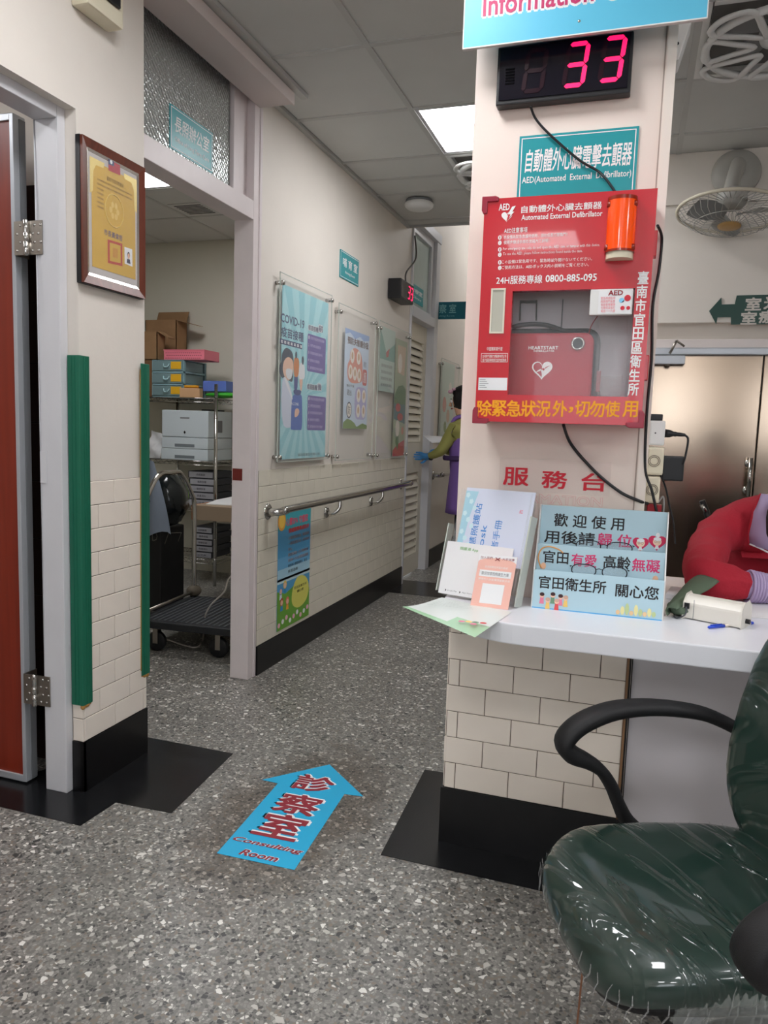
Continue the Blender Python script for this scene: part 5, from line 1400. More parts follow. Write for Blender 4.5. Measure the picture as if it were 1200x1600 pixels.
rg = mat('orange_ring_print', (226, 160, 90), .5)
pp = spline([F2.P(*F2.px(x, y), .0008) for x, y in ((846, 888), (841, 872), (846, 858), (858, 854), (872, 858), (880, 864))], 5)
MB().sweep(pp, .0018, 6).build('printed_arc', rg, rk)
for x, y in ((849, 884), (1024, 905)):
    c = F2.px(x, y); disc(rk, F2, c[0], c[1], .007, .009, mat('peach_figure', (238, 186, 150), .5), .0009)
for i, (x, y) in enumerate(((847, 930), (856, 938), (864, 930), (870, 940), (876, 933), (884, 935))):
    c = F3.px(x, y)
    disc(rk, F3, c[0], c[1], .0062, .0062, prskin, .0012); disc(rk, F3, c[0], c[1] + .003, .0062, .0048, mat('cartoon_hair_%d' % (i % 2), ((60, 30, 34), (210, 170, 150))[i % 2], .5), .0014)
    col = ((230, 130, 160), (240, 200, 110), (110, 150, 120), (220, 80, 80))[i % 4]
    patch(rk, F3, [(c[0] - .006, c[1] - .022), (c[0] + .006, c[1] - .022), (c[0] + .004, c[1] - .005), (c[0] - .004, c[1] - .005)], mat('cartoon_cloth_%d' % (i % 4), col, .5), .001)
for i in range(9):
    c = F3.px(965 + i * 7, 960 + i * .6); hh = (.012, .022, .030, .012, .028, .018, .012, .022, .014)[i]
    disc(rk, F3, c[0], c[1] + hh / 2, .005, hh / 2, mat('plant_print_%d' % (i % 3), ((232, 196, 150), (230, 222, 160), (190, 206, 150))[i % 3], .5), .0008)
MB().fbox(F3, RX0, RX1, .0, .003, .0002, .0008).build('blue_base_line', mat('azure_line', (90, 170, 220), .5), rk)
# glasses resting behind the lower boards
def glasses(F, n, xl, xr, y0, y1, label):
    a = F.px(xl, y0, n); b = F.px(xr, y1, n)
    Fn = F.shift(n)
    gv = (a[1] + b[1]) / 2; w_ = b[0] - a[0]
    ang = (b[1] - a[1]) * .0
    t = thing('reading_glasses', Fn.P((a[0] + b[0]) / 2, gv - .01), label, 'glasses')
    fr_ = MB(); ln = MB()
    cu = (a[0] + b[0]) / 2
    for sgn in (-1, 1):
        cx_ = cu + sgn * w_ * .27; rx, ry = w_ * .215, .0155
        pts = [Fn.P(cx_ + rx * math.copysign(abs(math.cos(t_)) ** .8, math.cos(t_)), gv + ry * math.copysign(abs(math.sin(t_)) ** .8, math.sin(t_))) for t_ in [2 * math.pi * i / 24 for i in range(24)]]
        fr_.sweep(pts, .0014, 6, closed=True)
        ln.ell(Fn, cx_, gv, rx, ry, -.0005, .0005, 20)
        hx = cu + sgn * w_ * .49
        fr_.sweep([Fn.P(hx, gv + .009), Fn.P(hx + sgn * .004, gv + .008, -.004), Fn.P(hx + sgn * .002, gv + .004, -.022)], .0013, 6)
    fr_.sweep([Fn.P(cu - w_ * .07, gv + .004), Fn.P(cu, gv + .007, .002), Fn.P(cu + w_ * .07, gv + .004)], .0011, 6)
    fr_.build('glasses_frame', mat('dark_spectacle_frame', (48, 50, 58), .3, metal=.5), t)
    ln.build('lens', clear('lens_glass', (210, 225, 235), .10), t)
glasses(F2, .012, 892, 981, 888, 898, 'dark-framed reading glasses in the lowest step of the blue rack')
glasses(F, .012, 899, 989, 850, 860, 'thin-rimmed reading glasses in the middle step of the blue rack')

# --- acrylic leaflet holder with boards leaning left of the rack
LV = V3(.016 * 0 + .035, .055, .30)          # lean of the holder
def leanF(o, ux_, lv): return Frame(o, ux_, lv)
ob = onC(712, 934); o2 = onC(808, 952)
bd = thing('leaflet_holder', (-.37, 2.0, CT), 'clear acrylic leaflet holder leaning on the column at the left end of the counter', 'holder')
UX = V3(.99, -.09, 0)
# board plane: bottom edge on the counter, leaning back and to the right
B0 = V3(-.475, 1.992, CT + .003)
BFm = Frame(B0, V3(.205, -.055, 0), V3(.030, .058, .29))
MB().fbox(BFm, -.005, .205, .0, .30, -.006, -.003).fbox(BFm, .205, .208, 0, .30, -.03, .006).fbox(BFm, -.005, .205, .0, .004, -.03, .004).build('acrylic_back', M['acrylic'], bd)
for q_ in ((-.03, -.027, .01, .20, -.04, -.008), (.214, .218, 0, .24, -.034, .008)): MB().fbox(BFm, *q_).build('acrylic_side', mat('acrylic_edge', (200, 206, 198), .2), bd)
def quad_board(px4, base, label, name, mt, cat='board', th=.002, dn=0.0):
    pass
b1 = MB().fbox(BFm, .012, .214, .10, .304, -.003, -.001).build('health_station_board', mat('pale_lilac_board', (214, 220, 238), .4))
tag(b1, 'large white and pale blue board with sideways blue writing in the leaflet holder', 'board')
Fb = BFm.shift(-.001)
patch(b1, Fb, [(.012, .10), (.012, .295), (.05, .295), (.035, .22), (.03, .16), (.026, .10)], mat('ice_blue_wash', (170, 212, 228), .45), .0004)
for i in range(10): disc(b1, Fb, .02 + .013 * ((i * 5) % 3), .13 + .017 * i, .007, .008, mat('ice_blue_light', (206, 232, 240), .45), .0007, k=5)
bl = mat('cornflower_letter', (84, 146, 214), .45)
FbR = Frame(Fb.P(0, 0), Fb.v, -Fb.u)          # writing turned sideways
def side_text(s_, v0, v1, uc, hh, mt):
    F_ = Frame(Fb.o, Fb.v, -Fb.u)
    text(b1, s_, F_, v0, v1, -uc - hh, -uc + hh, mt, n=.0006, bold=.01)
side_text('智慧照護站', .112, .262, .058, .010, bl)
side_text('Kiosk', .112, .205, .085, .008, bl)
side_text('長者手冊', .112, .222, .125, .010, bl)
text(b1, '紅', Fb, .178, .188, .245, .255, pinkl)
b2 = MB().fbox(BFm, -.012, .185, .004, .150, .006, .008).build('white_leaflet_card', M['paper'])
tag(b2, 'white card with a small green heading standing behind the pink card', 'card')
F_ = BFm.shift(.008)
text(b2, '照護通 App', F_, .030, .085, .128, .138, mat('leaf_green_ink', (110, 180, 90), .5))
for u0_, s_ in ((.014, 'Google Play'), (.06, 'App Store')): text(b2, s_, F_, u0_, u0_ + .03, .012, .017, M['inkg'], res=1)
for u_ in (.008, .052): patch(b2, F_, [(u_, .011), (u_ + .004, .0145), (u_, .018)], M['ink'], .0005)
P0 = onC(735, 946); P1 = onC(794, 953)
PFm = Frame(P0, P1 - P0, V3(.012, .035, .13))
pc = MB().fbox(PFm, 0, (P1 - P0).length, .0, .138, 0, .0018).build('pink_card', mat('salmon_card', (240, 186, 172), .45))
tag(pc, 'small salmon pink card with white band standing at the front of the counter', 'card')
F_ = PFm.shift(.0018); Wd = (P1 - P0).length
patch(pc, F_, [(0, .138), (0, .118)] + [(Wd * .5 - Wd * .5 * math.cos(t), .118 + .012 * math.sin(t)) for t in [math.pi * i / 8 for i in range(9)]][::1] + [(Wd, .138)], M['paper'], .0004)
text(pc, '加入我們', F_, .004, .036, .126, .133, mat('dark_rose_ink', (150, 50, 60), .5)); text(pc, '大家健康', F_, .062, Wd - .006, .126, .133, mat('dark_rose_ink', (150, 50, 60), .5))
MB().sweep([F_.P(.044, .132, .001), F_.P(.056, .124, .001)], .001, 5).sweep([F_.P(.056, .132, .001), F_.P(.044, .124, .001)], .001, 5).build('printed_cross_mark', mat('dark_rose_ink', (150, 50, 60), .5), pc)
patch(pc, F_, rect(F_, .008, Wd - .008, .080, .097), M['paper'], .0004)
text(pc, '歡迎加官田照護生力軍', F_, .014, Wd - .014, .084, .093, M['inkg'], n=.0008)
text(pc, '官田區衛生所官方帳號', F_, .02, Wd - .02, .103, .109, M['inkw'], n=.0006, res=1)
text(pc, '掃描加入好友獲得最新訊息', F_, .008, Wd - .008, .070, .076, M['inkw'], n=.0006, res=1)
patch(pc, F_, rect(F_, .022, Wd - .02, .010, .062), M['paper'], .0004)
# --- curled leaflet lying over the corner
lf_ = thing('curled_leaflet', (-.42, 1.80, CT), 'curled pale green leaflet drooping over the front left corner of the counter', 'leaflet')
c00, c10, c11, c01 = onC(632, 962), onC(746, 994), onC(850, 955), onC(690, 934)
c11 = onC(800, 957); c00 = W(628, 962, 2, CT - .010); c10 = W(742, 996, 2, CT + .001)
vs = []; fs = []; NI, NJ = 14, 8
for j in range(NJ + 1):
    v_ = j / NJ
    for i in range(NI + 1):
        u_ = i / NI
        p = (c00 * (1 - u_) + c10 * u_) * (1 - v_) + (c01 * (1 - u_) + c11 * u_) * v_
        z = CT + .0012 + .000 * u_
        hang = max(0.0, (1 - v_)) ** 1.6 * (1 - u_ ** 2 * .4)
        sag = -.022 * math.sin(math.pi * min(1, u_ * 1.0)) * (1 - v_) ** 2 * 0
        vs.append(V3(p.x, p.y, max(CT + .0012, CT + .0012) + .016 * (1 - v_) ** 2 * math.sin(math.pi * u_) * 0 + .012 * (1 - v_) ** 3 * (1 - u_)))
for j in range(NJ):
    for i in range(NI): fs.append((j * (NI + 1) + i, j * (NI + 1) + i + 1, (j + 1) * (NI + 1) + i + 1, (j + 1) * (NI + 1) + i))
mb = MB(); 
half_ = len(fs)
mb.add(vs, fs, True)
for k, f in enumerate(mb.f):
    j, i = divmod(k, NI)
    mb.mi[k] = 1 if (j < 1 or (j < 3 and i > NI * .5) ) else 0
mb.build('leaflet_sheet', [mat('white_glossy_sheet', (226, 234, 230), .25), mat('mint_printed_border', (172, 216, 176), .25)], lf_, recalc=False)
for k in range(6):
    p = c01 * .55 + c00 * .45; q = c11 * .55 + c10 * .45
    a = p.lerp(q, .12) + (c01 - c00) * (.07 * k - .16); FFl = FZ(CT + .009)
    text(lf_, '衛教資訊宣導單張請自行取閱', FFl, a.x, a.x + .12 - .01 * k, a.y, a.y + .009, mat('faint_ink', (170, 180, 176), .6), n=.0008 + .0002 * k, res=1)
cc = W(725, 978, 2, CT + .004)
for i, (dx, dy) in enumerate(((0, 0), (.016, .004), (.032, .006), (.05, .006), (.03, -.012))):
    disc(lf_, FZ(CT + .008), cc.x + dx - .01, cc.y + dy + .02, .008, .008, MATS['cartoon_cloth_%d' % (i % 4)], .0012)

# --- card reader, pen, papers, green pouch
rd = thing('card_reader', tuple(onC(1112, 975)), 'white rounded card reader on the counter in front of the red sweater', 'card reader')
a = onC(1066, 966); b = onC(1158, 984)
RF = Frame(a + V3(0, 0, .002), b - a, (0, 0, 1)); L_ = (b - a).length
prof = [(.0, .0), (.004, .040), (.018, .055), (.045, .058), (.062, .046), (.068, .0)]
Fp = Frame(RF.P(0, 0, 0), -RF.n, RF.v)       # cross-section frame: depth, height
mb = MB()
vs = []; 
for uu in (0.0, L_):
    for dpt, hh in prof: vs.append(RF.P(uu, hh, -dpt))
n_ = len(prof)
mb.add(vs, [tuple(range(n_)), tuple(range(2 * n_ - 1, n_ - 1, -1))] + [(i, (i + 1) % n_, n_ + (i + 1) % n_, n_ + i) for i in range(n_)])
mb.build('reader_case', mat('ivory_plastic', (228, 224, 214), .3), rd, bevel=.006)
MB().fbox(RF, .026, .0272, .002, .05, .0, .0006).build('case_seam', M['inkg'], rd)
MB().fbox(RF, .004, .016, .026, .040, .0, .004).build('cable_socket', M['blackp'], rd)
MB().sweep([RF.P(L_ - .002, .014, -.03), RF.P(L_ + .010, .014, -.03)], .006, 8).build('side_knob', M['blackp'], rd)
tag(MB().sweep(spline([RF.P(.010, .030, .004), RF.P(.012, .012, .016), RF.P(-.004, .001, .020), RF.P(-.016, .001, .012), RF.P(-.02, .001, .002), RF.P(-.03, .002, -.02)], 6), .0018, 6).build('reader_cord', mat('dark_grey_cord', (70, 74, 80), .5)), 'thin dark cord curling from the left side of the card reader', 'cord')
pn = thing('ballpoint_pen', tuple(onC(1140, 980)), 'blue-capped ballpoint pen lying in front of the card reader', 'pen')
a = onC(1106, 983) + V3(0, 0, .0045); b = onC(1176, 976) + V3(0, 0, .0045); dd = (b - a)
MB().sweep([a.lerp(b, t) for t in (0, .02, .35)], [.0018, .0038, .0042], 8).build('pen_cap', mat('royal_blue_plastic', (40, 76, 200), .3), pn)
MB().sweep([a.lerp(b, t) for t in (.35, .94)], .0036, 8).build('pen_barrel', mat('cream_pen_barrel', (226, 216, 200), .3), pn)
MB().sweep([a.lerp(b, t) for t in (.94, 1)], .0038, 8).build('pen_plug', mat('royal_blue_plastic', (40, 76, 200), .3), pn)
MB().sweep([a.lerp(b, t) + V3(0, 0, .005) for t in (.05, .3)], .0012, 6).build('pen_clip', mat('royal_blue_plastic', (40, 76, 200), .3), pn)
gp = thing('folded_cap', tuple(onC(1050, 950)), 'soft olive green cap with curved brim lying behind the card reader', 'cap')
gm = mat('olive_fabric', (98, 114, 94), .85, bump=.2, bscale=300)
a = onC(1042, 966); 
bc_ = V3(.150, 2.13, CT)
q0_ = onC(1040, 972) + V3(.016, .05, .016); q1_ = onC(1102, 948) + V3(0, .045, .040)
brm = MB(); vs = []; fs = []
for i in range(15):
    t_ = i / 14; c_ = q0_.lerp(q1_, t_); rr = .014 + .026 * t_ ** .8
    dv_ = (q1_ - q0_).normalized(); sd_ = dv_.cross(V3(0, 0, 1)).normalized(); upv = sd_.cross(dv_)
    for k in range(19):
        a_ = math.radians(42 + 190 * k / 18)
        vs.append(c_ + sd_ * rr * 1.25 * math.cos(a_) + upv * rr * math.sin(a_) + V3(0, 0, .0015 * math.sin(i + k)))
fs = [(i * 19 + k, (i + 1) * 19 + k, (i + 1) * 19 + k + 1, i * 19 + k + 1) for i in range(14) for k in range(18)]
bo_ = brm.add(vs, fs, True).build('cap_brim', gm, gp, recalc=False)
md_ = bo_.modifiers.new('t', 'SOLIDIFY'); md_.thickness = .004
MB().blob(q0_ + V3(.03, .05, .003), (.04, .045, .018), 18, 8, lambda d: 1 + .08 * math.sin(6 * d.x + 4 * d.y)).build('cap_crown', gm, gp)
for i, (px4, lab) in enumerate(((((1130, 962), (1205, 968), (1215, 940), (1120, 935)), 'white sheet of paper under the red sleeve on the counter'),)):
    q = [onC(*p) for p in px4]
    o_ = MB().prism(FZ(CT + .0006), [(p.x, p.y) for p in q], 0, .0012).build('paper_sheet', M['paper']); tag(o_, lab, 'paper')
q = [onC(*p) for p in ((1040, 935), (1064, 938), (1070, 925), (1048, 922))]
tag(MB().prism(FZ(CT + .0006), [(p.x, p.y) for p in q], 0, .012).build('white_note_block', M['paper']), 'small white note block between the rack and the red sleeve', 'note block')

# ================================================================== green chair in the foreground
ch = thing('office_chair', (.20, 1.37, 0), 'dark green vinyl office chair in clear plastic wrap with black loop arms', 'chair')
fd = V3(-.9, -.434, 0).normalized(); ld = V3(.434, -.9, 0).normalized(); up = V3(0, 0, 1)
cc = V3(.165, 1.385, .40) - V3(0,0,0)
def wrapmat():
    m = bpy.data.materials.new('wrapped_green_vinyl'); m.use_nodes = True; nt = m.node_tree; b = nt.nodes['Principled BSDF']
    b.inputs['Base Color'].default_value = rgb(14, 44, 36); b.inputs['Roughness'].default_value = .42
    b.inputs['Coat Weight'].default_value = 1.0; b.inputs['Coat Roughness'].default_value = .06; b.inputs['Coat IOR'].default_value = 1.55
    tc = nt.nodes.new('ShaderNodeTexCoord'); mp = nt.nodes.new('ShaderNodeMapping')
    mp.vector_type = 'TEXTURE'; mp.inputs['Rotation'].default_value = (0, 0, math.radians(-52)); mp.inputs['Scale'].default_value = (.5, .085, .5)
    n = nt.nodes.new('ShaderNodeTexNoise'); n.inputs['Scale'].default_value = 1.6; n.inputs['Detail'].default_value = 3; n.inputs['Distortion'].default_value = .8
    nt.links.new(tc.outputs['Object'], mp.inputs[0]); nt.links.new(mp.outputs[0], n.inputs['Vector'])
    bp = nt.nodes.new('ShaderNodeBump'); bp.inputs['Strength'].default_value = .6; bp.inputs['Distance'].default_value = .02
    rp = nt.nodes.new('ShaderNodeValToRGB'); rp.color_ramp.elements[0].position = .50; rp.color_ramp.elements[1].position = .62
    nt.links.new(n.outputs['Fac'], rp.inputs[0]); nt.links.new(rp.outputs[0], bp.inputs['Height'])
    nt.links.new(bp.outputs[0], b.inputs['Coat Normal'])
    n3 = nt.nodes.new('ShaderNodeTexNoise'); n3.inputs['Scale'].default_value = 6; nt.links.new(tc.outputs['Object'], n3.inputs['Vector'])
    b2 = nt.nodes.new('ShaderNodeBump'); b2.inputs['Strength'].default_value = .35; b2.inputs['Distance'].default_value = .02
    nt.links.new(n3.outputs['Fac'], b2.inputs['Height']); nt.links.new(b2.outputs[0], b.inputs['Normal'])
    return m
vinyl = wrapmat()
def superpad(c, ax, ay, az, rx, ry, rz, e=.42, ez=.62, su=40, sv=18, dish=0.0, fn=None):
    mb = MB(); vs = []; fs = []
    sg = lambda x, p: math.copysign(abs(x) ** p, x)
    for i in range(sv + 1):
        ph = -math.pi / 2 + math.pi * i / sv
        for k in range(su):
            th = 2 * math.pi * k / su
            cx_ = sg(math.cos(ph), ez); 
            x, y, z = rx * cx_ * sg(math.cos(th), e), ry * cx_ * sg(math.sin(th), e), rz * sg(math.sin(ph), ez)
            if z > 0 and dish: z -= dish * max(0, 1 - (x / rx) ** 2) * max(0, 1 - (y / ry) ** 2)
            if fn: x, y, z = fn(x, y, z)
            vs.append(c + ax * x + ay * y + az * z)
    for i in range(sv):
        for k in range(su):
            l = (k + 1) % su; fs.append((i * su + k, i * su + l, (i + 1) * su + l, (i + 1) * su + k))
    return mb.add(vs, fs, True)
def seatfn(x, y, z):
    t = x / .26
    if t > .45: z -= .05 * (t - .45) ** 2 / .3          # waterfall front edge
    y *= 1 - .10 * max(0, -t)
    return x, y, z
superpad(cc + up * .0, fd, ld, up, .255, .226, .052, .52, .6, dish=.014, fn=seatfn).build('seat', vinyl, ch)
superpad(cc - up * .040, fd, ld, up, .24, .212, .022, .55, .6, fn=seatfn).build('seat_pan', M['blackm'], ch)
# crumpled clear wrap gathered along the rim
wr = MB()
for k in range(46):
    th = 2 * math.pi * k / 46 + random.uniform(-.03, .03)
    ex, ey = math.copysign(abs(math.cos(th)) ** .52, math.cos(th)) * .255, math.copysign(abs(math.sin(th)) ** .52, math.sin(th)) * .226
    p = cc + fd * ex + ld * ey
    if ex > .1: p -= up * .035
    out = (fd * ex + ld * ey).normalized()
    tg = out.cross(up)
    pts = [p + up * (.018 - .016 * j) + out * (.004 + random.uniform(0, .003)) + tg * (.004 * j + random.uniform(-.004, .004)) for j in range(4)]
    wr.sweep(pts, [(.0006, .0006), (.0016, .001), (.0014, .001), (.0005, .0005)], 5)
wr.build('wrap_creases', M['film'], ch)['kind'] = 'stuff'
# crumpled translucent band of wrap low on the near side
cb = MB(); vs = []; NI, NJ = 60, 7
for j in range(NJ + 1):
    for i in range(NI + 1):
        x_ = .16 - .26 * i / NI; v_ = j / NJ
        q_ = .004 * math.sin(i * 1.9 + j * .6) + .003 * math.sin(i * 3.7 - j * 1.3)
        vs.append(cc + fd * x_ + ld * (.222 + .008 * math.sin(v_ * 3.1) + q_ - .02 * max(0, x_ - .08) / .08) + up * (.005 - .062 * v_ + .002 * math.sin(i * 2.3)))
cb.add(vs, [(j * (NI + 1) + i, j * (NI + 1) + i + 1, (j + 1) * (NI + 1) + i + 1, (j + 1) * (NI + 1) + i) for j in range(NJ) for i in range(NI)], True)
cb.build('wrap_gather', clear('crumpled_clear_wrap', (225, 230, 225), .22, .08), ch, recalc=False)
# backrest
rake = (up - fd * .24).normalized(); bn = (fd + up * .24).normalized()
bc0 = cc - fd * .285 + up * .255
def backfn(x, y, z):
    z += .05 * (y / .22) ** 2; y *= 1 - .12 * abs(x / .28) ** 2
    return x, y, z
superpad(bc0, rake, ld, bn, .285, .248, .045, .62, .6, fn=backfn).build('backrest', vinyl, ch)
superpad(bc0 - bn * .03, rake, ld, bn, .26, .22, .03, .62, .6, fn=backfn).build('back_shell', M['blackm'], ch)
# loop arms
tip = V3(-.10, 1.595, 0)
AFr = Frame(tip, -fd, up)
apx = [(975, 1284), (966, 1255), (955, 1228), (938, 1203), (915, 1188), (893, 1178), (881, 1162), (893, 1142), (920, 1124), (960, 1110), (1010, 1105), (1060, 1108), (1105, 1117), (1150, 1138), (1166, 1150)]
aw = [.016, .0135, .0135, .013, .016, .020, .018, .018, .0185, .0175, .016, .015, .0145, .014, .013]
auv = [AFr.px(*p) for p in apx]
auv[0] = (auv[0][0] + .005, .385)
auv.insert(0, (auv[0][0] + .035, .352)); aw.insert(0, .016)
wid = [.018, .02, .02, .021, .023, .026, .029, .031, .031, .03, .029, .028, .027, .026, .024, .022]
def arm(off):
    pts = spline([V3(*tip) + AFr.u * a_ + up * b_ + ld * off for a_, b_ in auv], 4)
    rr = lerps([(wid[i], aw[i]) for i in range(len(aw))], 4)
    mb = MB().sweep(pts, [(a_, b_) for a_, b_ in rr], 14)
    return mb
def sweepflat(off):
    """flat oval section: wide across the seat, thin in the arm's own plane"""
    pts = spline([V3(*tip) + AFr.u * a_ + up * b_ + ld * off for a_, b_ in auv], 4)
    rr = lerps([(wid[i], aw[i]) for i in range(len(aw))], 4)
    n = len(pts); vs = []; fs = []; sg_ = 14
    for i in range(n):
        t = (pts[min(i + 1, n - 1)] - pts[max(i - 1, 0)]).normalized(); a_ = ld; b_ = a_.cross(t).normalized()
        for k in range(sg_):
            th = 2 * math.pi * k / sg_
            vs.append(pts[i] + a_ * rr[i][0] * math.copysign(abs(math.cos(th)) ** .8, math.cos(th)) + b_ * rr[i][1] * math.copysign(abs(math.sin(th)) ** .8, math.sin(th)))
    for i in range(n - 1):
        for k in range(sg_):
            l = (k + 1) % sg_; fs.append((i * sg_ + k, (i + 1) * sg_ + k, (i + 1) * sg_ + l, i * sg_ + l))
    fs += [tuple(range(sg_)), tuple((n - 1) * sg_ + k for k in range(sg_ - 1, -1, -1))]
    return MB().add(vs, fs, True)
sweepflat(0).build('armrest', M['blackm'], ch)
sweepflat(.655).build('armrest', M['blackm'], ch)
# column, base, castors
b0 = V3(cc.x, cc.y, 0)
MB().lathe(b0 + up * .10, up, [(0, 0), (.028, 0), (.028, .12), (.018, .122), (.018, .235), (.06, .24), (.06, .255), (0, .256)], 20).build('gas_column', mat('grey_column_paint', (120, 122, 126), .3, metal=.6), ch)
for k in range(5):
    a_ = math.radians(72 * k + 43); dv = V3(math.cos(a_), math.sin(a_), 0)
    lg = MB().sweep(spline([b0 + dv * .02 + up * .115, b0 + dv * .12 + up * .11, b0 + dv * .25 + up * .07], 4), [(.024 - .0012 * i, .02 - .001 * i) for i in range(9)], 10).build('base_leg', M['blackm'], ch)
    cpos = b0 + dv * .25; side = V3(-dv.y, dv.x, 0)
    w2 = MB()
    for s_ in (-1, 1): w2.lathe(cpos + up * .026 + side * (s_ * .012 - .007), side, [(0, 0), (.022, 0), (.026, .003), (.026, .011), (.022, .014), (0, .014)], 16)
    w2.sweep([cpos + up * .03, cpos + up * .075], .006, 8).build('castor', M['blackp'], lg)
# ================================================================== the office behind the doorway
RYf, RYb = 4.88, 5.28
RX_ = FC(RYf)
xl = RX_.px(230, 700)[0]; xr = RX_.px(337, 700)[0]
zt_ = RX_.px(290, 621)[1]; zm_ = RX_.px(290, 719)[1]; zq_ = RX_.px(290, 786)[1]; zl_ = RX_.px(300, 872)[1]
wr_ = thing('wire_shelving_rack', ((xl + xr) / 2, (RYf + RYb) / 2, 0), 'chrome wire shelving rack against the office back wall', 'rack')
for x in (xl, xr):
    for y in (RYf, RYb):
        pb_ = MB().sweep([(x, y, .0), (x, y, zt_ + .10)], .013, 10)
        for k in range(9): pb_.sweep([(x, y, .2 + .15 * k), (x, y, .204 + .15 * k)], .0142, 10)
        pb_.build('pole', M['chrome'], wr_)
def wire_shelf(x0, x1, y0, y1, z):
    mb = MB()
    for yy in (y0, y1):
        for zz in (z - .003, z - .032): mb.sweep([(x0, yy, zz), (x1, yy, zz)], .0032, 6)
        n = 12; p = []
        for k in range(n * 2 + 1): p.append((x0 + (x1 - x0) * k / (2 * n), yy, z - .005 if k % 2 else z - .030))
        mb.sweep(p, .0026, 5)
    for xx in (x0, x1):
        for zz in (z - .003, z - .032): mb.sweep([(xx, y0, zz), (xx, y1, zz)], .0032, 6)
    for k in range(1, 20):
        xx = x0 + (x1 - x0) * k / 20; mb.sweep([(xx, y0, z - .002), (xx, y1, z - .002)], .002, 5)
    return mb.build('wire_shelf', M['chrome'], wr_)
for z in (zt_, zm_, zl_ + .0): wire_shelf(xl, xr, RYf, RYb, z)
wire_shelf(xl, xr, RYf, RYb, zq_ - .02)
def R(y, px0, px1): a = FC(y).px(*px0); b = FC(y).px(*px1); return a[0], b[0], b[1], a[1]
# printer
a0, a1, b0, b1 = R(4.90, (253, 640), (325, 716)); b0 = zm_ + .0005
pr = thing('laser_printer', ((a0 + a1) / 2, 5.05, b0), 'white laser printer with two paper trays on the middle shelf of the wire rack', 'printer')
pwm = mat('cool_white_plastic', (206, 216, 222), .4)
h_ = b1 - b0
MB().box(a0, a1, 4.90, 5.25, b0 + h_ * .46, b1).build('printer_body', pwm, pr, bevel=.006)
for k in range(2):
    z0_, z1_ = b0 + h_ * .23 * k, b0 + h_ * .23 * (k + 1) - .003
    tr = MB().box(a0 + (-.006 if k == 0 else 0), a1 + .0, 4.898, 5.25, z0_, z1_).build('paper_tray', pwm, pr, bevel=.004)
    m_ = (a0 + a1) / 2
    MB().box(m_ - .085, m_ + .085, 4.8965, 4.898, z0_ + .012, z0_ + .034).build('tray_handle_recess', mat('tray_recess_grey', (120, 128, 134), .5), tr)
Fp_ = FC(4.8995)
MB().fbox(Fp_, (a0 + a1) / 2 - .04, (a0 + a1) / 2 + .04, b1 - .062, b1 - .052, 0, .001).build('front_slot', M['inkg'], pr)
patch(pr, Fp_, [((a0 + a1) / 2, b0 + h_ * .56 - .012), ((a0 + a1) / 2 + .010, b0 + h_ * .56), ((a0 + a1) / 2, b0 + h_ * .56 + .012), ((a0 + a1) / 2 - .010, b0 + h_ * .56)], M['ink'], .0014)
MB().box(a1, a1 + .001, 5.02, 5.10, b1 - .16, b1 - .07).build('side_grip', M['inkg'], pr)
MB().box(a1 - .12, a1 - .04, 5.0, 5.2, b1, b1 + .012).build('top_vent', M['blackp'], pr)
# crumpled white sheets left of the printer
a = R(4.93, (233, 672), (252, 714))
cr_ = MB(); vs = []; 
for j in range(6):
    for i in range(5):
        u_, v_ = i / 4, j / 5
        vs.append((a[0] + (a[1] - a[0]) * (u_ * .8 + .2 * v_) , 4.92 + .04 * u_ + .02 * math.sin(9 * v_ + 4 * u_), zm_ + .001 + (a[3] - zm_) * v_ * (1 - .12 * u_)))
cr_.add(vs, [(j * 5 + i, j * 5 + i + 1, (j + 1) * 5 + i + 1, (j + 1) * 5 + i) for j in range(5) for i in range(4)], True)
tag(cr_.build('paper_bundle', M['paper'], None, recalc=False), 'leaning bundle of crumpled white papers left of the laser printer', 'paper')
# three-drawer organiser
a0, a1, b0, b1 = R(4.90, (237, 562), (286, 619)); b0 = zt_ + .0005
a_org = a0
og = thing('drawer_organiser', ((a0 + a1) / 2, 5.0, b0), 'translucent blue three-drawer organiser with yellow labels on top of the wire rack', 'organiser')
tq = mat('translucent_aqua_plastic', (150, 186, 194), .3, alpha=.93)
tqd = mat('aqua_drawer_plastic', (120, 146, 150), .3)
mb = MB(); hh = (b1 - b0) / 3
for k in range(4): mb.box(a0, a1, 4.905, 5.22, b0 + k * hh - (.004 if k else 0), b0 + k * hh + (.010 if k < 3 else .0))
mb.box(a0, a0 + .006, 4.905, 5.22, b0, b1).box(a1 - .006, a1, 4.905, 4.93, b0, b1).box(a1 - .006, a1, 5.20, 5.22, b0, b1).box(a0, a1, 5.212, 5.22, b0, b1)
mb.build('organiser_frame', tq, og)
ylw = mat('yellow_label', (232, 178, 40), .5)
for k in range(3):
    z0_ = b0 + hh * k + .012
    dr = MB().box(a0 + .009, a1 - .009, 4.898, 5.19, z0_, z0_ + hh - .020).build('drawer', tqd, og, bevel=.003)
    xm = a0 + (a1 - a0) * .52; Fd = FC(4.897)
    MB().sweep(spline([Fd.P(xm - .035, z0_ + hh * .55, .001), Fd.P(xm - .025, z0_ + hh * .32, .012), Fd.P(xm + .005, z0_ + hh * .32, .012), Fd.P(xm + .015, z0_ + hh * .55, .001)], 4), .0045, 6).build('drawer_handle', mat('pale_blue_handle', (180, 214, 222), .3), dr)
    MB().fbox(Fd, xm + .028, a1 - .016, z0_ + .012, z0_ + hh * .72, 0, .0015).build('drawer_label', ylw, dr)
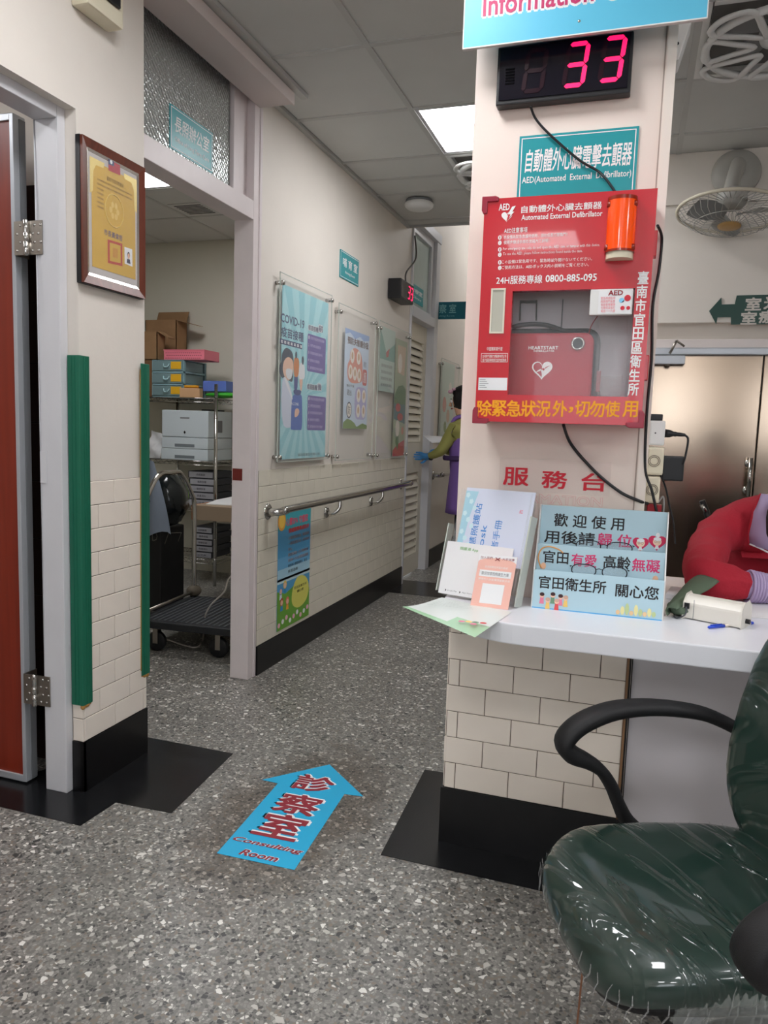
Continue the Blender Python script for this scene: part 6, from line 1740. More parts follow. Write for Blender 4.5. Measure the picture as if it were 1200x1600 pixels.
# pink basket
a0, a1, b0_, b1_ = R(4.90, (255, 546), (318, 562)); zb0 = b1 + .0005; otop = b1
bk = thing('pink_basket', ((a0 + a1) / 2, 5.0, zb0), 'shallow pink perforated plastic basket on top of the drawer organiser', 'basket')
pkm = mat('pink_basket_plastic', (232, 126, 144), .4)
hb = max(.035, b1_ - zb0)
mb = MB().box(a0, a1, 4.91, 5.12, zb0, zb0 + .003)
for (x0_, x1_, y0_, y1_) in ((a0, a1, 4.91, 4.914), (a0, a1, 5.116, 5.12), (a0, a0 + .004, 4.914, 5.116), (a1 - .004, a1, 4.914, 5.116)): mb.box(x0_, x1_, y0_, y1_, zb0, zb0 + hb)
mb.build('basket_wall', pkm, bk)
hl = MB()
for r_ in range(3):
    for k in range(18):
        x = a0 + .015 + (a1 - a0 - .03) * (k + .5 * (r_ % 2)) / 18.5
        hl.box(x, x + .007, 4.9090, 4.9102, zb0 + .010 + r_ * (hb - .018) / 3, zb0 + .010 + r_ * (hb - .018) / 3 + .006)
hl.build('basket_hole', mat('basket_hole_shade', (110, 50, 62), .8), bk)
rimb = MB().box(a0 - .003, a1 + .003, 4.906, 4.916, zb0 + hb - .006, zb0 + hb).build('basket_rim', pkm, bk)
# cardboard boxes
def carton(x0, x1, y0, y1, z0, z1, label, flaps=True):
    t = thing('cardboard_box', ((x0 + x1) / 2, (y0 + y1) / 2, z0), label, 'box')
    e = .005; mb = MB().box(x0, x1, y0, y1, z0, z0 + e).box(x0, x1, y0, y0 + e, z0, z1).box(x0, x1, y1 - e, y1, z0, z1).box(x0, x0 + e, y0, y1, z0, z1).box(x1 - e, x1, y0, y1, z0, z1)
    mb.build('box_body', M['card'], t)
    return t
FBx = FC(5.0)
a0, a1, b0_, b1_ = R(4.99, (222, 492), (268, 540))
u = R(5.02, (214, 497), (263, 545))
big = carton(u[0], u[1] , 5.125, 5.27, otop + .001, u[3], 'large open cardboard box with raised flaps topmost on the wire rack')
mb = MB()
mb.hexa([(u[0], 5.265, u[3]), (u[1], 5.265, u[3]), (u[1], 5.27, u[3]), (u[0], 5.27, u[3]), (u[0], 5.30, u[3] + .085), (u[1], 5.30, u[3] + .085), (u[1], 5.304, u[3] + .085), (u[0], 5.304, u[3] + .085)])
mb.hexa([(u[1], 5.13, u[3] - .004), (u[1] + .15, 5.13, u[3] - .04), (u[1] + .15, 5.26, u[3] - .04), (u[1], 5.26, u[3] - .004), (u[1], 5.13, u[3]), (u[1] + .15, 5.13, u[3] - .036), (u[1] + .15, 5.26, u[3] - .036), (u[1], 5.26, u[3])])
mb.build('flap', M['card'], big)
u2 = R(4.92, (216, 518), (246, 559))
sm_ = carton(u2[0] - .05, u2[1], 4.915, 5.02, otop + .001, u2[3], 'small cardboard box with lifted flap in front of the large open box')
MB().hexa([(u2[1] - .004, 4.92, u2[3]), (u2[1] + .09, 4.92, u2[3] - .05), (u2[1] + .09, 5.01, u2[3] - .05), (u2[1] - .004, 5.01, u2[3]), (u2[1], 4.92, u2[3] + .004), (u2[1] + .094, 4.92, u2[3] - .046), (u2[1] + .094, 5.01, u2[3] - .046), (u2[1], 5.01, u2[3] + .004)]).build('flap', M['card'], sm_)
tag(MB().box(u2[0] - .06, a_org - .006, 4.915, 5.265, zt_ + .001, otop).build('stacked_carton', M['cardd'], None, bevel=.002), 'closed brown carton left of the drawer organiser under the small cardboard box', 'box')
# small things at the right of the top shelf
a0, a1, b0_, b1_ = R(4.95, (316, 590), (352, 607))
gb = R(4.90, (313, 606), (362, 620))
grn = MB().blob(((gb[0] + gb[1]) / 2, 5.0, zt_ + .026), ((gb[1] - gb[0]) / 2, .09, .022), 18, 8, lambda d: 1 + .1 * math.sin(9 * d.x + 7 * d.y))
tag(grn.build('green_bag', mat('vivid_green_bag', (60, 176, 40), .4)), 'crumpled bright green bag at the right end of the top shelf', 'bag')
tag(MB().box(a0, a1, 4.96, 5.12, zt_ + .052, zt_ + .052 + (b1_ - b0_)).build('blue_box', mat('periwinkle_box', (96, 120, 200), .5), None, bevel=.003), 'periwinkle blue box lying on the green bag', 'box')
tb = R(4.895, (281, 606), (312, 619))
tag(MB().box(tb[0], tb[1], 4.893, 4.94, zt_ + .001, tb[3]).build('tan_box', mat('tan_box_card', (206, 164, 124), .7), None, bevel=.002), 'small flat tan box at the front of the top shelf', 'box')
tag(MB().sweep([(tb[0] + .03, 4.915, tb[3] + .012), (tb[0] + .035, 4.915, tb[3] + .012), (tb[1] - .03, 4.918, tb[3] + .012), (tb[1] - .025, 4.918, tb[3] + .012)], [.011, .010, .010, .011], 10).build('tape_roll', mat('amber_tape', (214, 154, 40), .4)), 'amber tape roll lying on the small tan box', 'tape')
# stacks of labelled file boxes
ORD = ('bottom', 'second lowest', 'middle', 'second highest', 'topmost')
def files(px0, px1, zb0_, n, label, grp):
    a0, a1, b0_, b1_ = R(4.92, px0, px1); hh = (b1_ - zb0_) / n
    for k in range(n):
        j = (-.006, .004, 0, .007, -.003, .002)[k % 6]
        t = thing('file_box', ((a0 + a1) / 2, 5.0, zb0_ + hh * k), ORD[k] + ' ' + label, 'file box', grp)
        z_ = zb0_ + hh * k
        MB().box(a0 + j, a1 + j, 4.925, 5.2, z_ + .001, z_ + hh - .003).build('box_body', mat('charcoal_file_box', (44, 46, 54), .5), t, bevel=.002)
        MB().box(a0 + j + .01, a1 + j - .004, 4.9225, 4.925, z_ + .004, z_ + hh - .007).build('spine_label', mat('grey_spine_label', (166, 166, 172), .6), t)
        Fq = FC(4.922); mm = (a0 + a1) / 2 + j
        text(t, ('公文夾', '照護資料', '健康促進', '報表存檔', '長照服務', '訪視紀錄')[k % 6], Fq, mm - .035, mm + .04, z_ + hh * .3, z_ + hh * .62, M['ink'], res=1)
zsh = zq_ - .02
files((294, 735), (333, 786), zsh + .0, 5, 'charcoal file box in the stack above the tan office table on the rack', 'file boxes in the upper stack')
files((301, 822), (331, 870), zl_ + .0, 5, 'charcoal file box in the stack below the tan office table on the rack', 'file boxes in the lower stack')
a0, a1, b0_, b1_ = R(4.93, (306, 815), (331, 822))
# table edge cutting in from the right
TYa, TYb = 4.35, 4.78
a = FC(TYa).px(302, 789); b = FC(TYa).px(302, 812)
tbx = thing('work_table', (-2.5, 4.5, 0), 'small tan table top with white paper cutting across the front of the wire rack', 'table')
MB().box(a[0], -2.05, TYa, TYb, b[1], a[1]).build('table_top', mat('tan_table_board', (160, 140, 118), .6), tbx, bevel=.003)
MB().box(a[0] - .012, a[0], TYa, TYb, b[1], a[1]).build('edge_band', mat('orange_edge_band', (196, 116, 60), .6), tbx)
MB().box(-2.48, -2.10, 4.40, 4.74, 0, b[1]).build('table_pedestal', M['blackp'], tbx)
q = [W(x, y, 2, a[1] + .001) for x, y in ((322, 788), (364, 790), (362, 777), (338, 782))]
tag(MB().prism(FZ(a[1]), [(p.x, p.y) for p in q], .0005, .006).build('paper_stack', M['paper']), 'white papers lying on the small tan office table', 'paper')
# platform hand truck
pz = .175
A_ = W(214, 966, 2, pz); B_ = W(296, 931, 2, pz); 
C_ = W(362, 972, 2, pz)
ax_ = (B_ - A_); ax_.z = 0; wd_ = ax_.length; ax_.normalize(); bx_ = V3(ax_.y, -ax_.x, 0)
ln_ = .56
tk = thing('platform_trolley', tuple(A_ + ax_ * wd_ / 2 + bx_ * ln_ / 2 - V3(0, 0, pz)), 'black ribbed platform trolley with folding chrome handle on the office floor', 'trolley')
TFt = Frame(A_ - ax_ * .03, bx_, ax_)
if TFt.n.z < 0: TFt = Frame(A_ - ax_ * .03, ax_, bx_); LU, LV2 = wd_ + .06, ln_
else: LU, LV2 = ln_, wd_ + .06
MB().fbox(TFt, 0, LU, 0, LV2, -.040, 0).build('platform', mat('black_rubber_deck', (34, 36, 40), .45), tk, bevel=.008)
rb_ = MB()
lenU = LU > LV2 
for k in range(16):
    t = .03 + k * (LU - .06) / 16 
    tv = .03 + k * (LV2 - .06) / 16
    if lenU: rb_.fbox(TFt, .03, LU - .03, tv, tv + .008, 0, .003)
    else: rb_.fbox(TFt, t, t + .008, .03, LV2 - .03, 0, .003)
rb_.build('deck_rib', mat('worn_rubber_rib', (92, 96, 100), .5), tk)
for q, s_ in ((A_ + bx_ * .10 + ax_ * .03, 1), (B_ + bx_ * .10 - ax_ * .03, 1), (A_ + bx_ * (ln_ - .1) + ax_ * .03, 1), (B_ + bx_ * (ln_ - .1) - ax_ * .03, 1)):
    c_ = V3(q.x, q.y, .055)
    cs = MB().lathe(c_ - ax_ * .014, ax_, [(0, 0), (.045, 0), (.053, .004), (.053, .024), (.045, .028), (0, .028)], 18).build('wheel', M['blackp'], tk)
    MB().fbox(Frame(c_, ax_, V3(0, 0, 1)), -.020, -.017, -.01, .078, -.014, .014).fbox(Frame(c_, ax_, V3(0, 0, 1)), .017, .020, -.01, .078, -.014, .014).build('wheel_fork', M['steel'], cs)
pA, pB = A_ + ax_ * .0 + bx_ * .03, B_ + bx_ * .03
hz = W(262, 739, 1, (A_.y + B_.y) / 2).z
hp_ = [V3(pA.x, pA.y, pz - .0), V3(pA.x, pA.y, hz * .55), V3(pA.x, pA.y, hz * .82)] + [pA.lerp(pB, t) * 1 for t in ()]
def up_to(p, z): return V3(p.x, p.y, z)
hp_ = [up_to(pB, pz), up_to(pB, .45), up_to(pB, .72), up_to(pB.lerp(pA, .06), .80), up_to(pB.lerp(pA, .28), hz - .01), up_to(pB.lerp(pA, .5), hz), up_to(pB.lerp(pA, .72), hz - .01), up_to(pA.lerp(pB, .06), .80), up_to(pA, .72), up_to(pA, .45), up_to(pA, pz)]
MB().sweep(spline(hp_, 5), .0135, 12).build('handle_tube', M['chrome'], tk)
MB().sweep([up_to(pA, pz + .03), up_to(pB, pz + .03)], .010, 8).build('hinge_bar', M['steel'], tk)
for p in (pA, pB): MB().blob(up_to(p, pz + .035), (.045, .045, .035), 12, 8).build('handle_bracket', mat('grimy_bracket', (96, 88, 76), .7), tk)
# black crate and bags between the trolley handle and the rack
cxy = V3(A_.x - .06, B_.y + .10, 0)
ck = thing('black_crate', (cxy.x, cxy.y, 0), 'tall scuffed black crate behind the trolley handle', 'crate')
c0, c1 = W(232, 830, 1, cxy.y).x - .08, W(288, 830, 1, cxy.y + .26).x
zc_ = W(250, 826, 1, cxy.y).z
MB().box(c0, c1, cxy.y, cxy.y + .26, .02, zc_).build('crate_shell', mat('scuffed_black_plastic', (26, 26, 28), .5, noise=.3, nscale=12), ck, bevel=.01)
Fcr = FC(cxy.y - .001)
MB().fbox(Fcr, c0, c1, zc_ - .02, zc_, 0, .012).build('crate_rim', M['blackp'], ck)
sw_ = mat('faded_grey_mark', (96, 94, 86), .7)
p = Fcr.px(242, 838); text(ck, 'D', Fcr, p[0] - .02, p[0] + .02, p[1] - .03, p[1] + .03, sw_, n=.001)
MB().sweep([Fcr.P(*Fcr.px(*q_), .004) for q_ in ((258, 850), (264, 833), (284, 832), (279, 846))], .002, 5).build('scratch_mark', sw_, ck)
bl_ = W(258, 790, 1, cxy.y + .1)
tag(MB().blob((bl_.x, bl_.y, zc_ + .172), (.15, .14, .17), 20, 14, lambda d: 1 + .06 * math.sin(11 * d.x + 5 * d.z) + .04 * math.sin(17 * d.y)).build('black_plastic_bag', mat('glossy_black_bag', (20, 26, 28), .15, bump=.6, bscale=9)), 'glossy black plastic bag bulging above the black crate', 'bag')
cl = W(243, 790, 1, cxy.y - .02)
vs = []; NI, NJ = 8, 14
for j in range(NJ + 1):
    for i in range(NI + 1):
        u_, v_ = i / NI, j / NJ
        wv_ = .5 + .5 * v_
        vs.append((cl.x - .12 + .24 * u_ * (.55 + .45 * v_), cxy.y - .045 - .02 * math.sin(u_ * 9 + v_ * 3), hz + .03 - (hz + .03 - zc_ + .03) * v_ - .02 * math.sin(u_ * 6)))
tag(MB().add(vs, [(j * (NI + 1) + i, j * (NI + 1) + i + 1, (j + 1) * (NI + 1) + i + 1, (j + 1) * (NI + 1) + i) for j in range(NJ) for i in range(NI)], True).build('grey_blue_cloth', mat('grey_blue_cloth', (142, 154, 172), .8), None, recalc=False), 'wrinkled grey-blue cloth hanging over the trolley handle', 'cloth')
lm = W(285, 760, 1, 4.8)
tag(MB().blob((lm.x - .085, 5.08, zsh + .095), (.085, .09, .09), 14, 10, lambda d: 1 + .08 * math.sin(8 * d.x + 6 * d.z)).build('lime_bag', mat('lime_green_bag', (142, 190, 30), .5)), 'lime green bag on the rack shelf behind the trolley handle', 'bag')
# white power cord across the office floor
wpts = [W(234, 1001, 2, .006), W(262, 1000, 2, .006), W(302, 1010, 2, .006), W(317, 990, 2, .006), W(320, 960, 2, .03) , W(332, 940, 2, .10), W(352, 920, 2, .14), W(362, 900, 2, .2)]
wpts = [W(228, 1003, 2, .006), W(242, 1003, 2, .006), W(262, 1000, 2, .006), W(290, 1009, 2, .006), W(308, 1011, 2, .006), W(317, 998, 2, .008), W(320, 965, 1, 3.46), W(330, 945, 1, 3.44), W(350, 925, 1, 3.42), W(357, 905, 1, 3.40), W(372, 890, 1, 3.38)]
tag(MB().sweep(spline(wpts, 6), .0045, 8).build('floor_cable', mat('dirty_white_cord', (190, 184, 178), .5)), 'off-white power cord snaking from the office floor up behind the door jamb', 'cord')
# air vent in the office ceiling
vt_ = W(305, 326, 2, CO); vn = thing('ceiling_vent', (vt_.x, vt_.y, CO), 'small slatted air vent in the office ceiling behind the light panel', 'vent')
MB().box(vt_.x - .13, vt_.x + .13, vt_.y - .13, vt_.y + .13, CO - .006, CO - .001).build('vent_frame', M['ceil'], vn)
mb = MB()
for k in range(7): mb.box(vt_.x - .10, vt_.x + .10, vt_.y - .10 + .03 * k, vt_.y - .088 + .03 * k, CO - .0075, CO - .006)
mb.build('vent_slot', mat('vent_slot_dark', (60, 60, 60), .8), vn)

# ================================================================== rear right: wall fan, arrow sign
Yw = 4.36
fc_ = W(1142, 331, 1, 4.10)
wf = thing('wall_fan', (fc_.x, Yw, fc_.z + .14), 'grey wall-mounted fan with round wire cage and yellowed hub on the rear wall', 'fan')
fm = mat('aged_grey_plastic', (176, 174, 168), .45); fmr = mat('aged_cream_ring', (214, 206, 186), .4)
bs = W(1150, 272, 1, Yw)
MB().lathe((bs.x, Yw, bs.z), (0, -1, 0), [(.115, 0), (.118, .01), (.105, .035), (.06, .05), (0, .05)], 28).build('wall_base', fm, wf)
mtp = V3(fc_.x, fc_.y, fc_.z + .035)
MB().sweep(spline([(bs.x, Yw - .03, bs.z - .01), (bs.x - .005, Yw - .12, bs.z + .01), (mtp.x, mtp.y + .06, mtp.z + .10), tuple(mtp + V3(0, .02, .05))], 5), [.035] * 16, 12).build('swivel_arm', fm, wf)
ax = V3(-.05, -.14, -1).normalized()
MB().lathe(mtp + V3(0, 0, .07), ax, [(0, 0), (.045, .004), (.068, .02), (.072, .06), (.060, .085), (.03, .09), (0, .09)], 24).build('motor_housing', fm, wf)
RR = .245
e1 = ax.cross(V3(0, 1, 0)).normalized(); e2 = ax.cross(e1).normalized()
ring = [fc_ + e1 * (RR * math.cos(t)) + e2 * (RR * math.sin(t)) for t in [2 * math.pi * i / 56 for i in range(56)]]
MB().sweep(ring, .0085, 8, closed=True).build('outer_ring', fmr, wf)
cage = MB()
for k in range(36):
    t = 2 * math.pi * k / 36; dv = e1 * math.cos(t) + e2 * math.sin(t); tw = (e2 * math.cos(t) - e1 * math.sin(t))
    cage.sweep([fc_ + dv * RR, fc_ + dv * RR * .8 + ax * .045 + tw * .02, fc_ + dv * RR * .5 + ax * .066 + tw * .03, fc_ + dv * .05 + ax * .07], .0016, 5)
    cage.sweep([fc_ + dv * RR, fc_ + dv * RR * .7 - ax * .03, fc_ + dv * .07 - ax * .035], .0016, 5)
for r_, h_ in ((.16, .062),): cage.sweep([fc_ + (e1 * math.cos(t) + e2 * math.sin(t)) * r_ + ax * h_ for t in [2 * math.pi * i / 40 for i in range(40)]], .0018, 5, closed=True)
cage.build('wire_cage', fm, wf)
MB().lathe(fc_ + ax * .066, ax, [(.055, 0), (.052, .008), (.02, .012), (0, .012)], 24).build('hub_badge', mat('yellowed_hub', (196, 156, 96), .45), wf)
for k in range(3):
    t0 = 2 * math.pi * k / 3 + .5; vs = []
    for r_, wd__, lift in ((.03, .03, 0), (.10, .075, .004), (.17, .09, .006), (.215, .06, .004)):
        for s_ in (-1, -.3, .4, 1):
            t = t0 + s_ * wd__ / r_ * .8 if r_ > .05 else t0 + s_ * .6
            vs.append(fc_ + (e1 * math.cos(t) + e2 * math.sin(t)) * r_ + ax * (.022 + s_ * .018))
    fs = [(i * 4 + j, i * 4 + j + 1, (i + 1) * 4 + j + 1, (i + 1) * 4 + j) for i in range(3) for j in range(3)]
    MB().add(vs, fs, True).build('fan_blade', mat('smoke_grey_blade', (140, 142, 142), .3), wf, recalc=False)
# arrow sign
FA = FC(Yw - .001)
def fp(x, y): return FA.px(x, y)
pts = [fp(*p) for p in ((1108, 486), (1127, 464), (1127, 476), (1148, 475), (1151, 462))]
r_end = fp(1262, 460)[0]; zt2 = fp(1170, 461.5)[1]; zb2_ = fp(1170, 507)[1]
pts = [fp(1108, 486), fp(1127, 465), fp(1127.5, 476), fp(1148, 475.5), (fp(1151, 463)[0], zt2), (r_end, zt2), (r_end, zb2_), (fp(1142, 506)[0], zb2_), fp(1142, 495.5), fp(1121, 496), fp(1119, 507)]
k = sum(0 for _ in pts)
asg = MB().prism(FA, pts, 0, .006).build('arrow_sign', mat('dark_green_sign', (12, 62, 52), .4))
tag(asg, 'dark green arrow sign with pale characters pointing left on the rear wall', 'sign')
Fz_ = FA.shift(.006); pl_ = mat('pale_sign_letter', (206, 200, 192), .5)
for ch_, x, y in (('室', 1177, 475), ('光', 1206, 473), ('X', 1232, 473), ('室', 1170, 497), ('療', 1198, 495), ('診', 1226, 495)):
    quadtext(asg, ch_, Fz_, (x - 11, y - 9.5), (x + 11, y + 9.5), pl_, bold=.05, n=.0004)

# ================================================================== people
def skin_body(name, J, E, parent, mats, pick, root, sub=2):
    """one continuous surface grown round a jointed skeleton"""
    keys = list(J); me = bpy.data.meshes.new(name)
    me.from_pydata([J[k][0] for k in keys], [(keys.index(a), keys.index(b)) for a, b in E], [])
    o = bpy.data.objects.new(name, me); _tsc.collection.objects.link(o)
    md = o.modifiers.new('s', 'SKIN'); md.use_smooth_shade = True
    sv = me.skin_vertices[0].data
    for i, k in enumerate(keys):
        r_ = J[k][1]; sv[i].radius = r_ if isinstance(r_, tuple) else (r_, r_); sv[i].use_root = (k == root)
    m2 = o.modifiers.new('d', 'SUBSURF'); m2.levels = sub; m2.render_levels = sub
    _tvl.update()
    nm = bpy.data.meshes.new_from_object(o.evaluated_get(_tvl.depsgraph)); nm.name = name
    bpy.data.objects.remove(o)
    nm.materials.clear()
    for m_ in mats: nm.materials.append(m_)
    for p_ in nm.polygons: p_.material_index = pick(p_.center); p_.use_smooth = True
    return link(name, nm, parent)
from mathutils import noise as mnoise
def fold_cloth(o, slots, amp):
    me = o.data; vs_ = set()
    for p in me.polygons:
        if p.material_index in slots: vs_.update(p.vertices)
    for i in vs_:
        v = me.vertices[i]; c = v.co
        q = mnoise.noise(Vector((c.x * 9 + c.z * 5, c.y * 7, c.z * 16))) + .5 * mnoise.noise(Vector((c.x * 22, c.y * 18, c.z * 30 + 4)))
        q = -abs(q) * 1.6 + .5
        v.co = c + v.normal * (amp * q)
def chain(J, E, pts, pre, start):
    prev = start
    for i, (p_, r_) in enumerate(pts):
        k = pre + str(i); J[k] = (Vector(p_), r_); E.append((prev, k)); prev = k
    return prev
def hand(J, E, wrist, pre, fwd, side, nrm, s=1.0, curl=.5):
    """palm with four fingers of unequal length and a thumb off its side"""
    w_ = Vector(J[wrist][0]); fwd = fwd.normalized(); side = side.normalized(); nrm = nrm.normalized()
    J[pre + 'p'] = (w_ + fwd * .045 * s, (.030 * s, .016 * s)); E.append((wrist, pre + 'p'))
    for i, (off, ln) in enumerate(((-.030, .060), (-.010, .072), (.010, .068), (.028, .052))):
        b_ = w_ + fwd * .080 * s + side * off * s
        J[pre + 'k%d' % i] = (b_, .0098 * s); E.append((pre + 'p', pre + 'k%d' % i))
        d_ = (fwd - nrm * curl * .6).normalized(); m_ = b_ + d_ * ln * .5 * s
        J[pre + 'm%d' % i] = (m_, .0088 * s); E.append((pre + 'k%d' % i, pre + 'm%d' % i))
        d2_ = (fwd - nrm * curl * 2.2).normalized()
        J[pre + 't%d' % i] = (m_ + d2_ * ln * .5 * s, .0075 * s); E.append((pre + 'm%d' % i, pre + 't%d' % i))
    tb_ = w_ + fwd * .030 * s - side * .030 * s; J[pre + 'h0'] = (tb_, .012 * s); E.append((pre + 'p', pre + 'h0'))
    J[pre + 'h1'] = (tb_ + (fwd * .6 - side * .7 - nrm * .3).normalized() * .032 * s, .010 * s); E.append((pre + 'h0', pre + 'h1'))
    J[pre + 'h2'] = (J[pre + 'h1'][0] + (fwd * .9 - side * .2 - nrm * .4).normalized() * .026 * s, .008 * s); E.append((pre + 'h1', pre + 'h2'))
def face(parent, c, f, u_, s=1.0, skin=None):
    """eyes, brows, nose, mouth and ears on a head of radius ~.09 centred at c, looking along f"""
    f = f.normalized(); u_ = (u_ - f * u_.dot(f)).normalized(); r_ = f.cross(u_)
    sk = skin or M['skin']
    MB().sweep([c + f * .088 * s + u_ * .018 * s, c + f * .100 * s - u_ * .010 * s, c + f * .108 * s - u_ * .022 * s, c + f * .092 * s - u_ * .030 * s], [.008, .010, .013, .008], 8).build('nose', sk, parent)
    MB().sweep([c + f * .088 * s - u_ * .052 * s - r_ * .022 * s, c + f * .096 * s - u_ * .054 * s, c + f * .088 * s - u_ * .052 * s + r_ * .022 * s], [.003, .006, .003], 8).build('mouth', mat('lip', (176, 96, 90), .5), parent)
    for sg in (-1, 1):
        e_ = c + f * .080 * s + u_ * .006 * s + r_ * sg * .030 * s
        ey = MB().blob(e_, (.011, .011, .011), 10, 8).build('eye', M['paper'], parent)
        MB().blob(e_ + f * .007, (.0055, .0055, .0055), 8, 6).build('iris', M['hair'], ey)
        MB().sweep([e_ + u_ * .018 - r_ * .014, e_ + u_ * .022 + f * .004, e_ + u_ * .018 + r_ * .014], .0025, 6).build('eyebrow', M['hair'], parent)
        a_ = c + r_ * sg * .074 * s - f * .008 * s
        MB().sweep(spline([a_ - u_ * .025, a_ - u_ * .01 + r_ * sg * .012, a_ + u_ * .018 + r_ * sg * .014, a_ + u_ * .028], 3), .008, 8).build('ear', sk, parent)
# --- seated person in the red sweater
red_s = mat('red_fleece', (176, 34, 52), .85, noise=.08, nscale=10, bump=.25, bscale=120)
lav = mat('lavender_knit', (178, 160, 196), .8)
pA_ = thing('person', (.60, 3.0, 0), 'person in a red sweater with lavender cuffs leaning over the counter at the right edge', 'person')
el = onC(1092, 944) + V3(.0, .055, .060); wrp = onC(1182, 946) + V3(0, .03, .046)
sh = W(1133, 828, 1, 2.74)
J = {}; E = []
J['hip'] = (V3(.62, 3.06, .53), (.165, .12)); J['waist'] = (V3(.58, 2.98, .70), (.17, .125)); E.append(('hip', 'waist'))
J['chest'] = (V3(.53, 2.86, .83), (.20, .13)); E.append(('waist', 'chest'))
J['upper'] = (V3(.52, 2.78, .925), (.18, .115)); E.append(('chest', 'upper'))
J['neck'] = (V3(.55, 2.735, 1.045), .062); E.append(('upper', 'neck'))
J['head0'] = (V3(.545, 2.70, 1.11), .066); E.append(('neck', 'head0'))
J['head1'] = (V3(.55, 2.665, 1.175), (.082, .092)); E.append(('head0', 'head1'))
J['head2'] = (V3(.555, 2.67, 1.235), .070); E.append(('head1', 'head2'))
J['shR'] = (V3(sh.x + .05, 2.79, sh.z + .02), .088); E.append(('upper', 'shR'))
J['sideR'] = (V3(sh.x + .11, 2.76, .85), .115); E.append(('chest', 'sideR'))
J['uaR'] = (V3((sh.x + el.x) / 2 + .01, 2.66, (sh.z + el.z) / 2 + .03), .066); E.append(('shR', 'uaR'))
J['elR'] = (el, .060); E.append(('uaR', 'elR'))
J['faR'] = (el.lerp(wrp, .55) + V3(0, 0, .004), .052); E.append(('elR', 'faR'))
J['wrR'] = (wrp, .036); E.append(('faR', 'wrR'))
wd0 = wrp + (wrp - el).normalized() * .06; wd0.z = CT + .030
J['whR'] = (wd0, (.024, .018)); E.append(('wrR', 'whR'))
hand(J, E, 'whR', 'hR', V3(1, -.25, -.05), V3(.25, 1, 0), V3(0, 0, 1), .95, .5)
J['shL'] = (V3(.80, 2.80, .93), .075); E.append(('upper', 'shL'))
J['uaL'] = (V3(.88, 2.66, .86), .062); E.append(('shL', 'uaL'))
J['elL'] = (V3(.92, 2.50, CT + .058), .056); E.append(('uaL', 'elL'))
J['wrL'] = (V3(.74, 2.36, CT + .045), .036); E.append(('elL', 'wrL'))
J['whL'] = (V3(.69, 2.33, CT + .030), (.024, .018)); E.append(('wrL', 'whL'))
hand(J, E, 'whL', 'hL', V3(-1, -.25, -.05), V3(-.25, 1, 0), V3(0, 0, 1), .95, .5)
for sg, n in ((-1, 'R'), (1, 'L')):
    J['th' + n] = (V3(.62 + sg * .10, 2.98, .52), .092); E.append(('hip', 'th' + n))
    J['kn' + n] = (V3(.62 + sg * .12, 2.62, .53), .066); E.append(('th' + n, 'kn' + n))
    J['ca' + n] = (V3(.62 + sg * .12, 2.62, .28), .052); E.append(('kn' + n, 'ca' + n))
    J['an' + n] = (V3(.62 + sg * .12, 2.64, .09), .038); E.append(('ca' + n, 'an' + n))
    J['to' + n] = (V3(.62 + sg * .12, 2.52, .04), (.042, .034)); E.append(('an' + n, 'to' + n))
trs = mat('dark_trousers', (40, 42, 54), .8); shoe = mat('dark_shoe', (30, 28, 30), .5)
def pickA(c):
    if c.z > 1.04 and c.y < 2.80: return 3
    if c.z < .12: return 5
    if c.z < .60: return 4
    if c.z < .95 and c.y < 2.60:
        for w_, e_ in ((wrp, el), (V3(.74, 2.36, .81), V3(.92, 2.50, .82))):
            ax2 = (w_ - e_).normalized(); t = (c - e_).dot(ax2); L2 = (w_ - e_).length
            if (c - w_).length < .22 and t > L2 + .055: return 3
            if (c - w_).length < .14 and t > L2 - .03: return 1
    return 0
bodyA = skin_body('body', J, E, pA_, [red_s, lav, lav, M['skin'], trs, shoe], pickA, 'hip', 3)
fold_cloth(bodyA, (0,), .008)
# collar with white edge, hair, strand
hc_ = V3(.548, 2.672, 1.18); fwdA = V3(-.05, -.55, -.62)
face(pA_, hc_, V3(-.05, -.86, -.5), V3(0, -.5, .86), .98)
colp = [W(1190, 772, 1, 2.66), W(1178, 800, 1, 2.655), W(1171, 835, 1, 2.66), W(1172, 850, 1, 2.66)]
cin = [W(1215, 775, 1, 2.64), W(1205, 805, 1, 2.62), W(1203, 840, 1, 2.62), W(1212, 862, 1, 2.62)]
vs = [p for ab_ in zip(colp, cin) for p in ab_]
def sheet(name, vs, fs, mt, par, th=.006):
    o_ = MB().add(vs, fs, True).build(name, mt, par, recalc=False)
    md = o_.modifiers.new('t', 'SOLIDIFY'); md.thickness = th; return o_
sheet('shirt_collar', vs, [(0, 1, 3, 2), (2, 3, 5, 4), (4, 5, 7, 6)], lav, pA_)
MB().sweep(spline(colp, 4), .0065, 8).build('sweater_collar_edge', red_s, pA_)
MB().sweep([W(1171, 850, 1, 2.65), W(1186, 856, 1, 2.645), W(1210, 868, 1, 2.64)], .0028, 6).build('white_collar_trim', M['paper'], pA_)
hr_ = mat('dark_grey_brown_hair', (44, 38, 42), .55, bump=.6, bscale=160)
MB().blob(hc_ + V3(.0, .035, .035), (.098, .105, .098), 22, 14, lambda d: 1.0 + .02 * math.sin(14 * d.x) if not (d.y < -.35 and d.z < .35) else .84).build('hair', hr_, pA_)
MB().sweep(spline([V3(.49, 2.66, 1.13), W(1208, 790, 1, 2.60), W(1203, 825, 1, 2.59), W(1207, 858, 1, 2.59)], 4), [(.012, .006)] * 3 + [(.014, .007)] * 7 + [(.006, .004)] * 3, 8).build('hair_strand', hr_, pA_)
